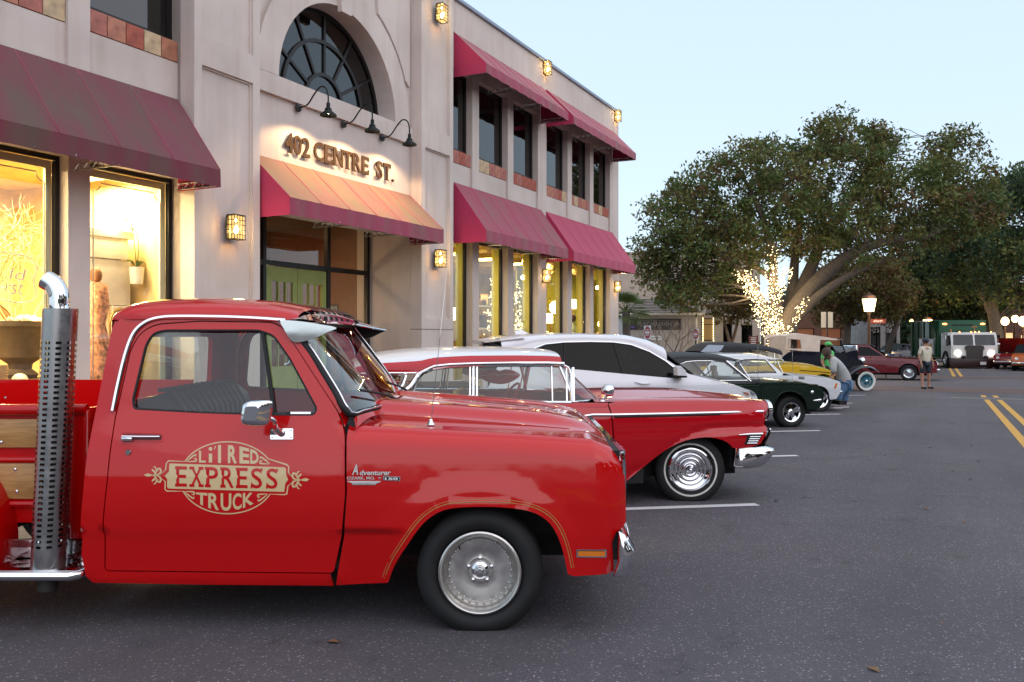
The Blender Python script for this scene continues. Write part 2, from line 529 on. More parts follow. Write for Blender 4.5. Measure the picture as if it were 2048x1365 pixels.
def asphalt_mat():
 m, N, L, b = node_mat("asphalt")
 setp(b, rough=0.85)
 tc = N.new("ShaderNodeTexCoord")
 big = N.new("ShaderNodeTexNoise"); big.inputs["Scale"].default_value = 0.45; big.inputs["Detail"].default_value = 6
 L.new(tc.outputs["Object"], big.inputs["Vector"])
 r1 = N.new("ShaderNodeValToRGB")
 r1.color_ramp.elements[0].position, r1.color_ramp.elements[1].position = 0.3, 0.7
 r1.color_ramp.elements[0].color = (0.082, 0.074, 0.084, 1); r1.color_ramp.elements[1].color = (0.112, 0.102, 0.113, 1)
 L.new(big.outputs["Fac"], r1.inputs[0])
 # stones: pale chips among the dark binder
 vo = N.new("ShaderNodeTexVoronoi"); vo.inputs["Scale"].default_value = 85
 L.new(tc.outputs["Object"], vo.inputs["Vector"])
 sx = N.new("ShaderNodeSeparateColor"); L.new(vo.outputs["Color"], sx.inputs[0])
 cs = N.new("ShaderNodeValToRGB")
 e = cs.color_ramp.elements
 e[0].position, e[0].color = 0.0, (0.38, 0.38, 0.38, 1)
 e[1].position, e[1].color = 0.80, (1.25, 1.22, 1.2, 1)
 e2 = e.new(0.88); e2.color = (2.0, 1.95, 1.9, 1)
 e3 = e.new(0.975); e3.color = (4.6, 4.4, 4.2, 1)
 L.new(sx.outputs[0], cs.inputs[0])
 dm = N.new("ShaderNodeMapRange"); dm.inputs[1].default_value = 0.15; dm.inputs[2].default_value = 0.5; dm.inputs[3].default_value = 1; dm.inputs[4].default_value = 0
 L.new(vo.outputs["Distance"], dm.inputs[0])
 mz = N.new("ShaderNodeMix"); mz.data_type = 'RGBA'; mz.inputs[6].default_value = (0.85, 0.85, 0.85, 1)
 L.new(dm.outputs[0], mz.inputs[0]); L.new(cs.outputs[0], mz.inputs[7])
 mx = N.new("ShaderNodeMix"); mx.data_type = 'RGBA'; mx.blend_type = 'MULTIPLY'; mx.inputs[0].default_value = 1
 # oil drips, tyre-worn lanes along the street and blotches
 sn = N.new("ShaderNodeTexNoise"); sn.inputs["Scale"].default_value = 2.6; sn.inputs["Detail"].default_value = 9; sn.inputs["Roughness"].default_value = 0.65
 L.new(tc.outputs["Object"], sn.inputs["Vector"])
 sr_ = N.new("ShaderNodeValToRGB"); q = sr_.color_ramp.elements
 q[0].position, q[0].color = 0.27, (0.45, 0.44, 0.43, 1); q[1].position, q[1].color = 0.40, (0.96, 0.96, 0.96, 1)
 q2 = q.new(0.72); q2.color = (1.1, 1.09, 1.09, 1)
 L.new(sn.outputs["Fac"], sr_.inputs[0])
 lp_ = N.new("ShaderNodeMapping"); lp_.inputs["Scale"].default_value = (0.05, 0.9, 1); L.new(tc.outputs["Object"], lp_.inputs[0])
 ln_ = N.new("ShaderNodeTexNoise"); ln_.inputs["Scale"].default_value = 1.2; ln_.inputs["Detail"].default_value = 4; L.new(lp_.outputs[0], ln_.inputs["Vector"])
 lr_ = N.new("ShaderNodeMapRange"); lr_.inputs[1].default_value = 0.3; lr_.inputs[2].default_value = 0.7; lr_.inputs[3].default_value = 0.84; lr_.inputs[4].default_value = 1.1; L.new(ln_.outputs["Fac"], lr_.inputs[0])
 m3 = N.new("ShaderNodeMix"); m3.data_type = 'RGBA'; m3.blend_type = 'MULTIPLY'; m3.inputs[0].default_value = 1
 L.new(sr_.outputs[0], m3.inputs[6]); L.new(lr_.outputs[0], m3.inputs[7])
 m4 = N.new("ShaderNodeMix"); m4.data_type = 'RGBA'; m4.blend_type = 'MULTIPLY'; m4.inputs[0].default_value = 1
 L.new(r1.outputs[0], m4.inputs[6]); L.new(m3.outputs[2], m4.inputs[7])
 L.new(m4.outputs[2], mx.inputs[6]); L.new(mz.outputs[2], mx.inputs[7])
 L.new(mx.outputs[2], b.inputs["Base Color"])
 bp = N.new("ShaderNodeBump"); bp.inputs["Strength"].default_value = 0.5; bp.inputs["Distance"].default_value = 0.006
 L.new(vo.outputs["Distance"], bp.inputs["Height"]); L.new(bp.outputs[0], b.inputs["Normal"])
 return m
def wornpaint_mat(name, col, under=(0.07, 0.07, 0.072), wear=0.42):
 m, N, L, b = node_mat(name)
 setp(b, rough=0.75)
 tc = N.new("ShaderNodeTexCoord")
 nz = N.new("ShaderNodeTexNoise"); nz.inputs["Scale"].default_value = 28; nz.inputs["Detail"].default_value = 8; nz.inputs["Roughness"].default_value = 0.7
 L.new(tc.outputs["Object"], nz.inputs["Vector"])
 rp = N.new("ShaderNodeValToRGB")
 rp.color_ramp.elements[0].position, rp.color_ramp.elements[1].position = wear - 0.06, wear + 0.04
 rp.color_ramp.elements[0].color = (*under, 1); rp.color_ramp.elements[1].color = (*col, 1)
 L.new(nz.outputs["Fac"], rp.inputs[0]); L.new(rp.outputs[0], b.inputs["Base Color"])
 return m
def brick_mat(name, c1, c2, mortar, scale=1.0, w=0.2, h=0.1):
 m, N, L, b = node_mat(name)
 setp(b, rough=0.85)
 tc = N.new("ShaderNodeTexCoord")
 bt = N.new("ShaderNodeTexBrick"); bt.inputs["Scale"].default_value = scale
 bt.inputs["Color1"].default_value = (*c1, 1); bt.inputs["Color2"].default_value = (*c2, 1); bt.inputs["Mortar"].default_value = (*mortar, 1)
 bt.inputs["Brick Width"].default_value = w; bt.inputs["Row Height"].default_value = h; bt.inputs["Mortar Size"].default_value = 0.008
 L.new(tc.outputs["Object"], bt.inputs["Vector"]); L.new(bt.outputs["Color"], b.inputs["Base Color"])
 return m
def wood_mat(name, c1, c2, scale=(0.6, 12, 12), rough=0.5):
 m, N, L, b = node_mat(name)
 setp(b, rough=rough)
 tc = N.new("ShaderNodeTexCoord")
 mp = N.new("ShaderNodeMapping"); mp.inputs["Scale"].default_value = scale
 L.new(tc.outputs["Object"], mp.inputs[0])
 nz = N.new("ShaderNodeTexNoise"); nz.inputs["Scale"].default_value = 3; nz.inputs["Detail"].default_value = 8; nz.inputs["Distortion"].default_value = 1.5
 L.new(mp.outputs[0], nz.inputs["Vector"])
 rp = N.new("ShaderNodeValToRGB")
 rp.color_ramp.elements[0].position, rp.color_ramp.elements[1].position = 0.35, 0.65
 rp.color_ramp.elements[0].color = (*c1, 1); rp.color_ramp.elements[1].color = (*c2, 1)
 L.new(nz.outputs["Fac"], rp.inputs[0]); L.new(rp.outputs[0], b.inputs["Base Color"])
 return m

M = {}
M['stucco'] = stucco_mat()
M['asphalt'] = asphalt_mat()
M['walk'] = plain("walk_concrete", (0.34, 0.31, 0.29), 0.9, var=0.15, scale=3, bump=0.2, bscale=60)
M['kerb'] = plain("kerb_concrete", (0.36, 0.34, 0.32), 0.9, var=0.2, scale=5, bump=0.2, bscale=60)
M['white_line'] = wornpaint_mat("white_line_paint", (0.62, 0.61, 0.62), wear=0.36)
M['yellow_line'] = wornpaint_mat("yellow_line_paint", (0.62, 0.33, 0.05), wear=0.40)
M['paver'] = brick_mat("brick_pavers", (0.13, 0.065, 0.055), (0.09, 0.055, 0.05), (0.06, 0.055, 0.055))
M['frame'] = plain("bronze_frame", (0.012, 0.010, 0.010), 0.4, metal=0.3)
M['coping'] = plain("coping_metal", (0.28, 0.32, 0.40), 0.4, metal=0.6)
M['shopglass'] = glass("shop_glass", (0.97, 0.97, 0.95))
M['darkglass'] = glass("tinted_glass", (0.16, 0.17, 0.20), refl=0.9, ior=1.75)
M['aw_dark'] = awning_mat("awning_weathered", (0.145, 0.018, 0.036), (0.090, 0.050, 0.034), 0.55)
M['aw_mid'] = awning_mat("awning_faded", (0.30, 0.032, 0.075), (0.20, 0.075, 0.075), 0.45)
M['aw_brown'] = awning_mat("awning_mildewed", (0.27, 0.085, 0.06), (0.20, 0.125, 0.055), 0.65)
M['aw_clean'] = awning_mat("awning_clean", (0.40, 0.020, 0.085), (0.36, 0.04, 0.08), 0.15)
M['terra'] = [plain("terracotta_%s" % k, c, 0.75, var=0.28, scale=9, bump=0.1) for k, c in
   (("red", (0.33, 0.085, 0.055)), ("salmon", (0.40, 0.17, 0.11)), ("orange", (0.36, 0.15, 0.09)), ("cream", (0.48, 0.36, 0.22)), ("rose", (0.36, 0.13, 0.10)))]
M['iron'] = plain("black_iron", (0.010, 0.011, 0.011), 0.55, metal=0.2)
M['shade_green'] = plain("enamel_dark_green", (0.005, 0.010, 0.009), 0.5, spec=0.25)
M['bronze_letter'] = plain("bronze_letter", (0.055, 0.028, 0.012), 0.7, metal=0.0, spec=0.2, var=0.2, scale=12)
M['lantern_glass'] = emit("lantern_glow", (1.0, 0.72, 0.32), 4.5)
M['bulb'] = emit("bulb_glow", (1.0, 0.86, 0.55), 40.0)
M['shop_wall_lime'] = plain("lime_wall", (0.46, 0.43, 0.05), 0.8, var=0.08)
M['shop_wall_warm'] = plain("warm_wall", (0.60, 0.46, 0.22), 0.8, var=0.12)
M['shop_floor'] = wood_mat("shop_floor", (0.20, 0.11, 0.05), (0.28, 0.16, 0.08))
M['trim_pale'] = plain("pale_trim", (0.60, 0.62, 0.42), 0.6)
M['white_wood'] = plain("white_painted_wood", (0.78, 0.75, 0.68), 0.55, var=0.06)
M['wood'] = wood_mat("stained_wood", (0.13, 0.05, 0.018), (0.22, 0.09, 0.035))
M['wood_dark'] = wood_mat("dark_wood", (0.04, 0.018, 0.010), (0.075, 0.035, 0.018))
M['door_green'] = plain("green_door_paint", (0.32, 0.38, 0.10), 0.5, var=0.1)
M['black'] = plain("black_matt", (0.008, 0.008, 0.008), 0.7)
M['rubber'] = plain("tyre_rubber", (0.009, 0.009, 0.0095), 0.72, var=0.25, scale=9, bump=0.1, bscale=50)
M['chrome'] = chrome("chrome", (0.80, 0.81, 0.83), 0.03)
M['steel'] = chrome("brushed_steel", (0.50, 0.50, 0.50), 0.22)
M['alu'] = chrome("cast_aluminium", (0.62, 0.60, 0.57), 0.28)
M['white'] = plain("white_enamel", (0.78, 0.78, 0.77), 0.4)
# ------------------------------------------------------------------ ground
def street_poly(s0, s1, w0, w1, z):
 return [ST(s0, w0, z), ST(s1, w0, z), ST(s1, w1, z), ST(s0, w1, z)]
KERB_W = 6.95
def sheet(name, s0, s1, w0, w1, z, mat, parent=None, n=1, **kw):
 mb = MB()
 ss = np.linspace(s0, s1, n + 1)
 mb.grid([[(a, w, gz(ST(a, w)) + z) for a in ss] for w in (w0, w1)])
 return mb.build(name, mat, parent, rz=0 if parent else ST_ROT, **kw)
ground = sheet("ground", -400, 900, -500, 500, -0.02, plain("far_ground", (0.10, 0.09, 0.075), 0.95, var=0.3, scale=0.4), kind="structure")
road = sheet("road", -60, 240, -14, KERB_W, 0.0, M['asphalt'], kind="structure")   # parts of the road are given in the road's own (s, w) frame
cross = sheet("cross_street", 30.8, 38.5, KERB_W, 120, 0.0, M['asphalt'], kind="structure")
def strip(name, a, b, width, z, mat):
 """painted strip between two road points given as (s, w)"""
 a, b = Vector((*a, 0)), Vector((*b, 0))
 t = (b - a).normalized(); q = Vector((-t.y, t.x, 0)) * width / 2
 n = max(2, int((b - a).length / 0.25))
 mb = MB()
 r1, r2 = [], []
 for i in range(n + 1):
  p = a.lerp(b, i / n)
  e = random.uniform(-0.006, 0.006)
  for r, v in ((r1, p - q * (1 + e)), (r2, p + q * (1 + e))):
   r.append((v.x, v.y, gz(ST(v.x, v.y)) + z))
 mb.grid([r1, r2])
 return mb.build(name, mat, road, rz=0)
# stall lines: they leave the driving lane at about 54 degrees
for (px, py) in ((1515, 1010), (1595, 912), (1640, 862), (1680, 829), (1705, 807), (1731, 791)):
 g = GR(px, py)
 e = (g.dot(US), g.dot(NS))
 an = rad(180 - 54)
 strip("parking_line", (e[0] - math.cos(rad(54)) * 5.2, e[1] + math.sin(rad(54)) * 5.2), e, 0.11, 0.004, M['white_line'])
# double yellow line, broken where the brick crossings lie
for k, w in enumerate((-1.13, -1.41)):
 strip("centre_line", (-25, w), (24.4, w), 0.12, 0.004, M['yellow_line'])
 strip("centre_line", (25.4, w), (26.3, w), 0.12, 0.004, M['yellow_line'])
 strip("centre_line", (40.0, w + 0.45), (150, w + 0.45), 0.13, 0.004, M['yellow_line'])
strip("stop_patch", (24.9, -2.9), (24.9, -0.3), 0.55, 0.005, plain("pale_patch", (0.15, 0.145, 0.145), 0.9, var=0.3, scale=8))
sheet("brick_crossing", 27.6, 30.4, -13.5, 6.3, 0.004, M['paver'], road)
sheet("brick_crossing", 38.7, 40.6, -13.5, 6.3, 0.004, M['paver'], road)
# cracks in the asphalt
crk = plain("crack_filler", (0.05, 0.047, 0.051), 0.9)
def crack(pts, wd=0.004):
 P = cr(pts, 14)
 random.seed(len(pts) + int(pts[0][0] * 10))
 r1, r2 = [], []
 for i, p in enumerate(P):
  jx, jy = random.uniform(-.03, .03), random.uniform(-.03, .03)
  h = wd * random.uniform(0.3, 1.0)
  zz = gz(ST(p[0], p[1])) + 0.003
  r1.append((p[0] + jx, p[1] + jy - h, zz)); r2.append((p[0] + jx, p[1] + jy + h, zz))
 mb = MB(); mb.grid([r1, r2])
 mb.build("crack", crk, road)
crack([(11.0, 1.5), (11.3, 1.0), (11.9, 0.6), (12.2, 0.2)], 0.008)
# fallen leaves and bits on the road
leaf_m = [plain("fallen_leaf_%d" % i, c, 0.8) for i, c in enumerate(((0.16, 0.07, 0.03), (0.22, 0.12, 0.05), (0.05, 0.035, 0.02)))]
random.seed(3)
lm = MB()
for i in range(90):
 s, w = random.uniform(1.5, 26), random.uniform(-5, 3.0)
 a, L = random.uniform(0, 6.28), random.uniform(0.012, 0.04)
 c, d = math.cos(a), math.sin(a)
 pts = [(-L, 0, 0.004), (0, -L * .45, 0.01), (L, 0, 0.005), (0, L * .45, 0.012)]
 lm.add([(s + x * c - y * d, w + x * d + y * c, z + 0.002 + gz(ST(s, w))) for x, y, z in pts], [(0, 1, 2, 3)], random.randrange(3))
lm.build("leaf_litter", leaf_m, None, rz=ST_ROT, kind="stuff", label="scattered brown dead leaves lying on the asphalt")

def slab(name, s0, s1, w0, w1, h, mat, n=1):
 """raised pavement following the fall of the street"""
 mb = MB()
 rows = []
 for (w, dz) in ((w0, -0.1), (w0, h), (w1, h), (w1, -0.1)):
  rows.append([(a, w, gz(ST(a, w)) + dz) for a in np.linspace(s0, s1, n + 1)])
 mb.grid(rows)
 mb.add([rows[k][0] for k in range(4)], [(0, 1, 2, 3)]); mb.add([rows[k][-1] for k in range(4)], [(3, 2, 1, 0)])
 return mb.build(name, mat, rz=ST_ROT, kind="structure")
slab("sidewalk", -60, 30.6, KERB_W + 0.15, 20, 0.15, M['walk'])
slab("sidewalk", 38.7, 240, KERB_W + 0.15, 34, 0.15, M['walk'])
slab("sidewalk", -60, 30.6, -34, -14.15, 0.15, M['walk'])
slab("sidewalk", 38.7, 240, -34, -14.15, 0.15, M['walk'])
for a, b in ((-60, 30.6), (38.7, 240)):
 slab("kerb", a, b, KERB_W, KERB_W + 0.149, 0.146, M['kerb'])
 slab("kerb", a, b, -14.149, -14.0, 0.146, M['kerb'])

# ------------------------------------------------------------------ the shop building
FAC_W = 8.8
B = empty("shop_building", ST(0, FAC_W, 0), ST_ROT, label="two storey beige stucco shop building with arched entrance bay and red awnings", cat="building")
SL0, SL1 = 0.55, 6.95
bays_left = [(3.36, 4.75), (5.03, 6.42), (6.70, 8.02)]
bays_right = [(14.62, 15.83), (16.12, 17.50), (17.79, 19.15), (19.67, 21.05), (21.35, 22.70), (22.97, 24.35)]
def holes(bays):
 return [rect(a, b, SL0, SL1) for a, b in bays]
plate(rect(0.5, 8.02, -0.4, 8.32), holes(bays_left), 0, 0.16).build("wall", M['stucco'], B)
plate(rect(14.6, 25.12, -0.4, 8.32), holes(bays_right), 0, 0.16).build("wall", M['stucco'], B)
mb = MB(); mb.box(24.95, 25.12, 0.165, 12, -0.4, 8.32); mb.box(0.5, 24.9, 12, 12.15, -0.4, 8.3); mb.box(0.5, 24.9, 0.165, 11.9, 8.1, 8.2)
mb.build("side_wall", M['stucco'], B)
for a, b in ((14.6, 25.2), (0.4, 8.0)):
 mb = MB(); mb.box(a, b, -0.06, 0.25, 8.325, 8.40, b=0.01); mb.build("coping", M['coping'], B)
# spandrels, sill tiles, windows
def window(s0, s1, z0, z1, y, glass_m, fw=0.06, mullions=()):
 mb = MB()
 plate(rect(s0, s1, z0, z1), [rect(s0 + fw, s1 - fw, z0 + fw, z1 - fw)], y, y + 0.06, mb)
 w = mb.build("window", M['frame'], B)
 g = MB(); g.box(s0 + fw, s1 - fw, y + 0.028, y + 0.034, z0 + fw, z1 - fw)
 g.build("pane", glass_m, w)
 return w
random.seed(11)
tile_me = {}
for a, b in bays_left + bays_right:
 mb = MB(); mb.box(a, b, 0.05, 0.155, 3.52, 5.02)
 mb.build("spandrel", M['stucco'], B)
 sill = MB(); sill.box(a, b, 0.07, 0.155, 5.022, 5.30)
 sill = sill.build("window_sill", M['kerb'], B)
 nt = 5
 wt = (b - a) / nt
 mb2 = None
 for k in range(nt):
  key = round(wt, 3)
  if key not in tile_me:
   t = MB(); t.box(-wt / 2 + 0.005, wt / 2 - 0.005, -0.03, 0.0, 0.008, 0.272, b=0.006)
   tile_me[key] = [t.mesh("tile", m) for m in M['terra']]
  obj("tile", random.choice(tile_me[key]), sill, (a + wt * (k + .5), 0.071, 5.02))
 window(a, b, 5.302, SL1, 0.15, M['darkglass'])
 window(a, b, SL0 - 0.05, 3.518, 0.15, M['shopglass'], fw=0.055)
# upstairs rooms behind the tinted panes
mb = MB()
mb.box(0.6, 24.8, 2.6, 2.7, 4.9, 8.05); mb.box(0.6, 24.8, 0.25, 2.55, 4.85, 4.9); mb.box(0.6, 24.8, 0.25, 2.55, 7.95, 8.0)
mb.build("upper_room", plain("dim_room", (0.05, 0.042, 0.038), 0.9, var=0.3), B)
M['curtain'] = plain("beige_curtain", (0.30, 0.23, 0.15), 0.9)
# blinds half seen behind the tinted panes
for a, b in bays_left + bays_right:
 mb = MB(); mb.box(b - 0.32, b - 0.06, 0.34, 0.36, 5.3, 6.9)
 mb.build("curtain", M['curtain'], B)

# pilasters with sunk panels
def pilaster(s0, s1, top):
 mb = MB()
 lo, hi = (s0 + 0.13, s1 - 0.13)
 plate(rect(s0, s1, -0.4, top), [rect(lo, hi, 1.80, 5.00), rect(lo, hi, 5.38, 8.2)], -0.25, -0.19, mb)
 mb.box(s0, s1, -0.189, 0.0 - 0.002, -0.4, top)
 p = mb.build("pilaster", M['stucco'], B)
 j = MB(); j.box(s0 - 0.004, s1 + 0.004, -0.254, 0.0, 1.585, 1.60)
 j.build("joint", plain("joint_shadow", (0.22, 0.19, 0.17), 0.95), p)
 d = MB()
 for z0, z1 in ((1.80, 5.00), (5.38, 8.2)):
  e = 0.025
  plate(rect(lo + 0.001, hi - 0.001, z0 + 0.001, z1 - 0.001), [rect(lo + e, hi - e, z0 + e, z1 - e)], -0.215, -0.1895, d)
 d.build("panel_moulding", M['stucco'], p)
 return p
pilaster(8.02, 9.21, 9.2)
pilaster(13.44, 14.60, 9.2)
# arch bay between the pilasters
AC, AZ, AR = 11.33, 5.33, 1.52
def arc(r, n=28, a0=0, a1=180, c=(AC, AZ)):
 return [(c[0] + r * math.cos(rad(a0 + (a1 - a0) * i / n)), c[1] + r * math.sin(rad(a0 + (a1 - a0) * i / n))) for i in range(n + 1)]
plate([(9.21, 3.35), (13.44, 3.35), (13.44, 9.2), (9.21, 9.2)], [arc(AR)], 0.0, 0.42, g=0.5).build("arch_wall", M['stucco'], B)
ring = [(AC + 1.98, AZ)] + arc(1.98)[1:-1] + [(AC - 1.98, AZ)] + arc(AR + 0.004)[::-1]
plate(ring, [], -0.065, -0.001, g=0.5).build("arch_moulding", M['stucco'], B)
mb = MB(); mb.box(9.215, 13.435, -0.066, -0.001, 5.03, 5.325)
mb.build("sill_band", M['stucco'], B)
mb = MB(); mb.prism([(AC - 0.13, AZ + 1.42), (AC + 0.13, AZ + 1.42), (AC + 0.22, AZ + 2.3), (AC - 0.22, AZ + 2.3)], -0.15, -0.067)
mb.build("keystone", M['stucco'], B)
for sg in (-1, 1):       # corner panels beside the arch
 x0, x1 = AC + sg * 1.0, AC + sg * 2.02
 pts = [(AC + sg * 2.02, AZ + 0.75)] + [(AC + sg * 2.06 * math.cos(rad(t)), AZ + 2.06 * math.sin(rad(t))) for t in range(24, 64, 6)] + [(AC + sg * 0.95, 7.75), (AC + sg * 2.02, 7.75)]
 plate(pts if sg > 0 else pts[::-1], [], -0.05, -0.001, g=0.5).build("corner_panel", M['stucco'], B)
# fanlight
fan = empty("fan_window", (0, 0, 0), parent=B)
fy = 0.30
mb = MB()
def ringplate(r0, r1, y0, y1, mb):
 plate([(AC + r1, AZ)] + arc(r1)[1:-1] + [(AC - r1, AZ)] + arc(r0)[::-1], [], y0, y1, mb, g=0.4)
ringplate(AR - 0.07, AR, fy, fy + 0.06, mb)
ringplate(0.98, 1.04, fy - 0.004, fy + 0.056, mb)
ringplate(0.44, 0.50, fy - 0.004, fy + 0.056, mb)
for k in range(1, 6):
 a = rad(180 * k / 6)
 c, s_ = math.cos(a), math.sin(a)
 q = (-s_ * 0.025, c * 0.025)
 mb.prism([(AC + c * 0.49 + q[0], AZ + s_ * 0.49 + q[1]), (AC + c * 0.49 - q[0], AZ + s_ * 0.49 - q[1]),
   (AC + c * 1.46 - q[0], AZ + s_ * 1.46 - q[1]), (AC + c * 1.46 + q[0], AZ + s_ * 1.46 + q[1])], fy + 0.002, fy + 0.05)
mb.box(AC - AR, AC + AR, fy - 0.006, fy + 0.06, AZ - 0.03, AZ + 0.05)
mb.build("frame", M['frame'], fan)
mb = MB(); plate(arc(AR - 0.02), [], fy + 0.03, fy + 0.036, mb, g=0.5); mb.build("pane", M['darkglass'], fan)

# address in raised bronze letters
LET = "402 CENTRE ST."
lx = {0: (9.96, 10.13), 1: (10.15, 10.32), 2: (10.34, 10.52), 4: (10.62, 10.86), 5: (10.88, 11.08), 6: (11.11, 11.35), 7: (11.37, 11.58), 8: (11.61, 11.84), 9: (11.87, 12.06), 11: (12.28, 12.47), 12: (12.50, 12.72), 13: (12.76, 12.82)}
ZL0, ZL1 = 4.235, 4.535
sr = 0.032
serif = {'4': [(0.58, 0, 0.46)], '0': [], '2': [], 'C': [(0.88, 1, 0.0)], 'E': [(0.22, 0, 0.42), (0.22, 1, 0.42)], 'N': [(0.12, 0, 0.36), (0.12, 1, 0.36), (0.86, 1, 0.36)],
  'T': [(0.5, 0, 0.5)], 'R': [(0.2, 0, 0.42), (0.2, 1, 0.3), (0.92, 0, 0.26)], 'S': [], '.': []}
for i, ch in enumerate(LET):
 if ch == ' ': continue
 a, b = lx[i]
 z1 = ZL1 if ch != '.' else ZL0 + 0.05
 V, F = text_fit(ch, a, b, ZL0, z1, bold=0.018, depth=0.5)
 V = V.copy(); V[:, 1] = np.where(V[:, 1] < 0, -0.062, -0.04)
 mb = MB(); mb.add([tuple(p) for p in V], F)
 w = b - a
 for (fx, top, ln) in serif.get(ch, []):
  cx = a + fx * w
  z = ZL1 - sr * 0.55 if top else ZL0
  mb.box(cx - ln * w / 2, cx + ln * w / 2, -0.064, -0.04, z, z + sr * 0.5)
 if ch in 'ET':
  if ch == 'T':
   mb.box(a - 0.002, a + 0.018, -0.0645, -0.04, ZL1 - 0.075, ZL1 - 0.02); mb.box(b - 0.018, b + 0.002, -0.0645, -0.04, ZL1 - 0.075, ZL1 - 0.02)
  else:
   mb.box(b - 0.016, b + 0.004, -0.0645, -0.04, ZL0 + 0.01, ZL0 + 0.08); mb.box(b - 0.016, b + 0.004, -0.0645, -0.04, ZL1 - 0.075, ZL1 - 0.01)
 mb.build("letter", M['bronze_letter'], B)

# entrance recess
RY = 0.92
mb = MB()
mb.box(9.05, 9.208, 0.001, RY + 0.3, -0.4, 3.9); mb.box(13.441, 13.6, 0.001, RY + 0.3, -0.4, 3.9); mb.box(9.209, 13.44, 0.43, RY + 0.3, 3.62, 3.75)
mb.build("entrance_reveal", M['stucco'], B)
ent = empty("entrance", (0, 0, 0), parent=B)
mb = MB()
for a, b, z0, z1 in ((9.21, 10.55, 0.15, 3.62), (10.55, 10.62, 0.15, 3.62), (12.17, 12.26, 0.15, 3.62), (13.36, 13.44, 0.15, 3.62)):
 if a == 9.21: mb.box(a, a + 0.08, RY, RY + 0.08, z0, z1); mb.box(9.9, 9.97, RY, RY + 0.08, z0, z1)
 else: mb.box(a, b, RY, RY + 0.08, z0, z1)
for z in (0.16, 2.62, 3.53):
 mb.box(9.29, 13.36, RY + 0.003, RY + 0.077, z, z + 0.085)
mb.box(12.26, 13.36, RY + 0.003, RY + 0.077, 1.18, 1.26)
mb.build("door_frame", M['frame'], ent)
mb = MB(); mb.box(9.25, 13.4, RY + 0.035, RY + 0.041, 2.7, 3.55); mb.box(12.26, 13.36, RY + 0.035, RY + 0.041, 0.25, 2.62); mb.box(9.29, 10.55, RY + 0.035, RY + 0.041, 0.25, 2.62)
mb.build("pane", M['shopglass'], ent)
for k, (a, b) in enumerate(((10.63, 11.385), (11.40, 12.16))):
 hs = []
 xs = np.linspace(a + 0.12, b - 0.10, 4); zs = [0.95, 1.42, 1.89, 2.38]
 for i in range(3):
  for j in range(3):
   hs.append(rect(xs[i] + 0.012, xs[i + 1] - 0.012, zs[j] + 0.012, zs[j + 1] - 0.012))
 mb = MB(); plate(rect(a, b, 0.24, 2.61), hs, RY + 0.02, RY + 0.065, mb)
 d = mb.build("door", M['door_green'], ent)
 g = MB(); g.box(a + 0.11, b - 0.09, RY + 0.04, RY + 0.046, 0.94, 2.39); g.build("pane", M['shopglass'], d)
# hall behind the entrance: wood walls, hanging lamps, framed notices
mb = MB()
mb.box(8.9, 13.9, 3.6, 3.7, 0.15, 3.7); mb.box(13.62, 13.7, 1.3, 3.58, 0.15, 3.7); mb.box(8.85, 8.93, 1.3, 3.58, 0.15, 3.7)
mb.build("hall_wall", M['wood'], B)
mb = MB(); mb.box(8.95, 13.6, 1.05, 3.58, 3.63, 3.7); mb.build("hall_ceiling", M['wood_dark'], B)
mb = MB(); mb.box(8.95, 13.6, 1.0, 3.58, 0.12, 0.16); mb.build("hall_floor", M['shop_floor'], B)
def in_shop(name, mb, mat, label, cat, **kw):
 return mb.build(name, mat, None, loc=ST(0, FAC_W, 0), rz=ST_ROT, label=label, cat=cat, **kw)
def lamp_point(name, loc, power, col=(1.0, 0.72, 0.38), r=0.06, parent=None):
 l = bpy.data.lights.new(name, 'POINT'); l.energy = power; l.color = col; l.shadow_soft_size = r
 o = bpy.data.objects.new(name, l); COL.objects.link(o); o.location = loc; o.parent = parent
 return o
for k, (s, nm) in enumerate(((11.75, 'left'), (12.05, 'right'))):
 t = empty("pendant_lamp", ST(s, FAC_W + 2.3, 0), ST_ROT, label="%s of the two glowing pendant lamps behind the green entrance doors" % nm, cat="lamp", group="pendant lamps in the entrance hall")
 mb = MB(); mb.tube([(0, 0, 2.2), (0, 0, 3.62)], 0.008, 6); mb.build("cord", M['iron'], t)
 mb = MB(); mb.lathe([(0.02, 2.2), (0.05, 2.14), (0.055, 2.02), (0.03, 1.92), (0.0, 1.90)], seg=14); mb.build("glass_shade", emit("pendant_glow", (1.0, 0.80, 0.5), 14) if k == 0 else bpy.data.materials["pendant_glow"], t, smooth=60)
 lamp_point("pendant_light", (0, 0, 1.8), 14, parent=t)
for (s0, s1, z0, z1, y, lab) in ((12.45, 12.72, 1.55, 2.05, 1.10, "small cream notice in wooden stand behind the entrance glass"), (12.62, 13.02, 1.30, 1.75, 1.06, "grey framed picture leaning inside the entrance sidelight")):
 t = empty("framed_notice", ST(0, FAC_W, 0), ST_ROT, label=lab, cat="picture")
 mb = MB(); plate(rect(s0, s1, z0, z1), [rect(s0 + 0.03, s1 - 0.03, z0 + 0.03, z1 - 0.03)], y, y + 0.03, mb); mb.build("frame", M['wood'] if y > 1.08 else plain("grey_frame", (0.2, 0.19, 0.2), 0.5), t)
 mb = MB(); mb.box(s0 + 0.03, s1 - 0.03, y + 0.01, y + 0.02, z0 + 0.03, z1 - 0.03); mb.build("sheet", plain("notice_paper", (0.55, 0.47, 0.30), 0.8, var=0.5, scale=30) if y > 1.08 else plain("grey_mount", (0.25, 0.23, 0.23), 0.6, var=0.2, scale=10), t)

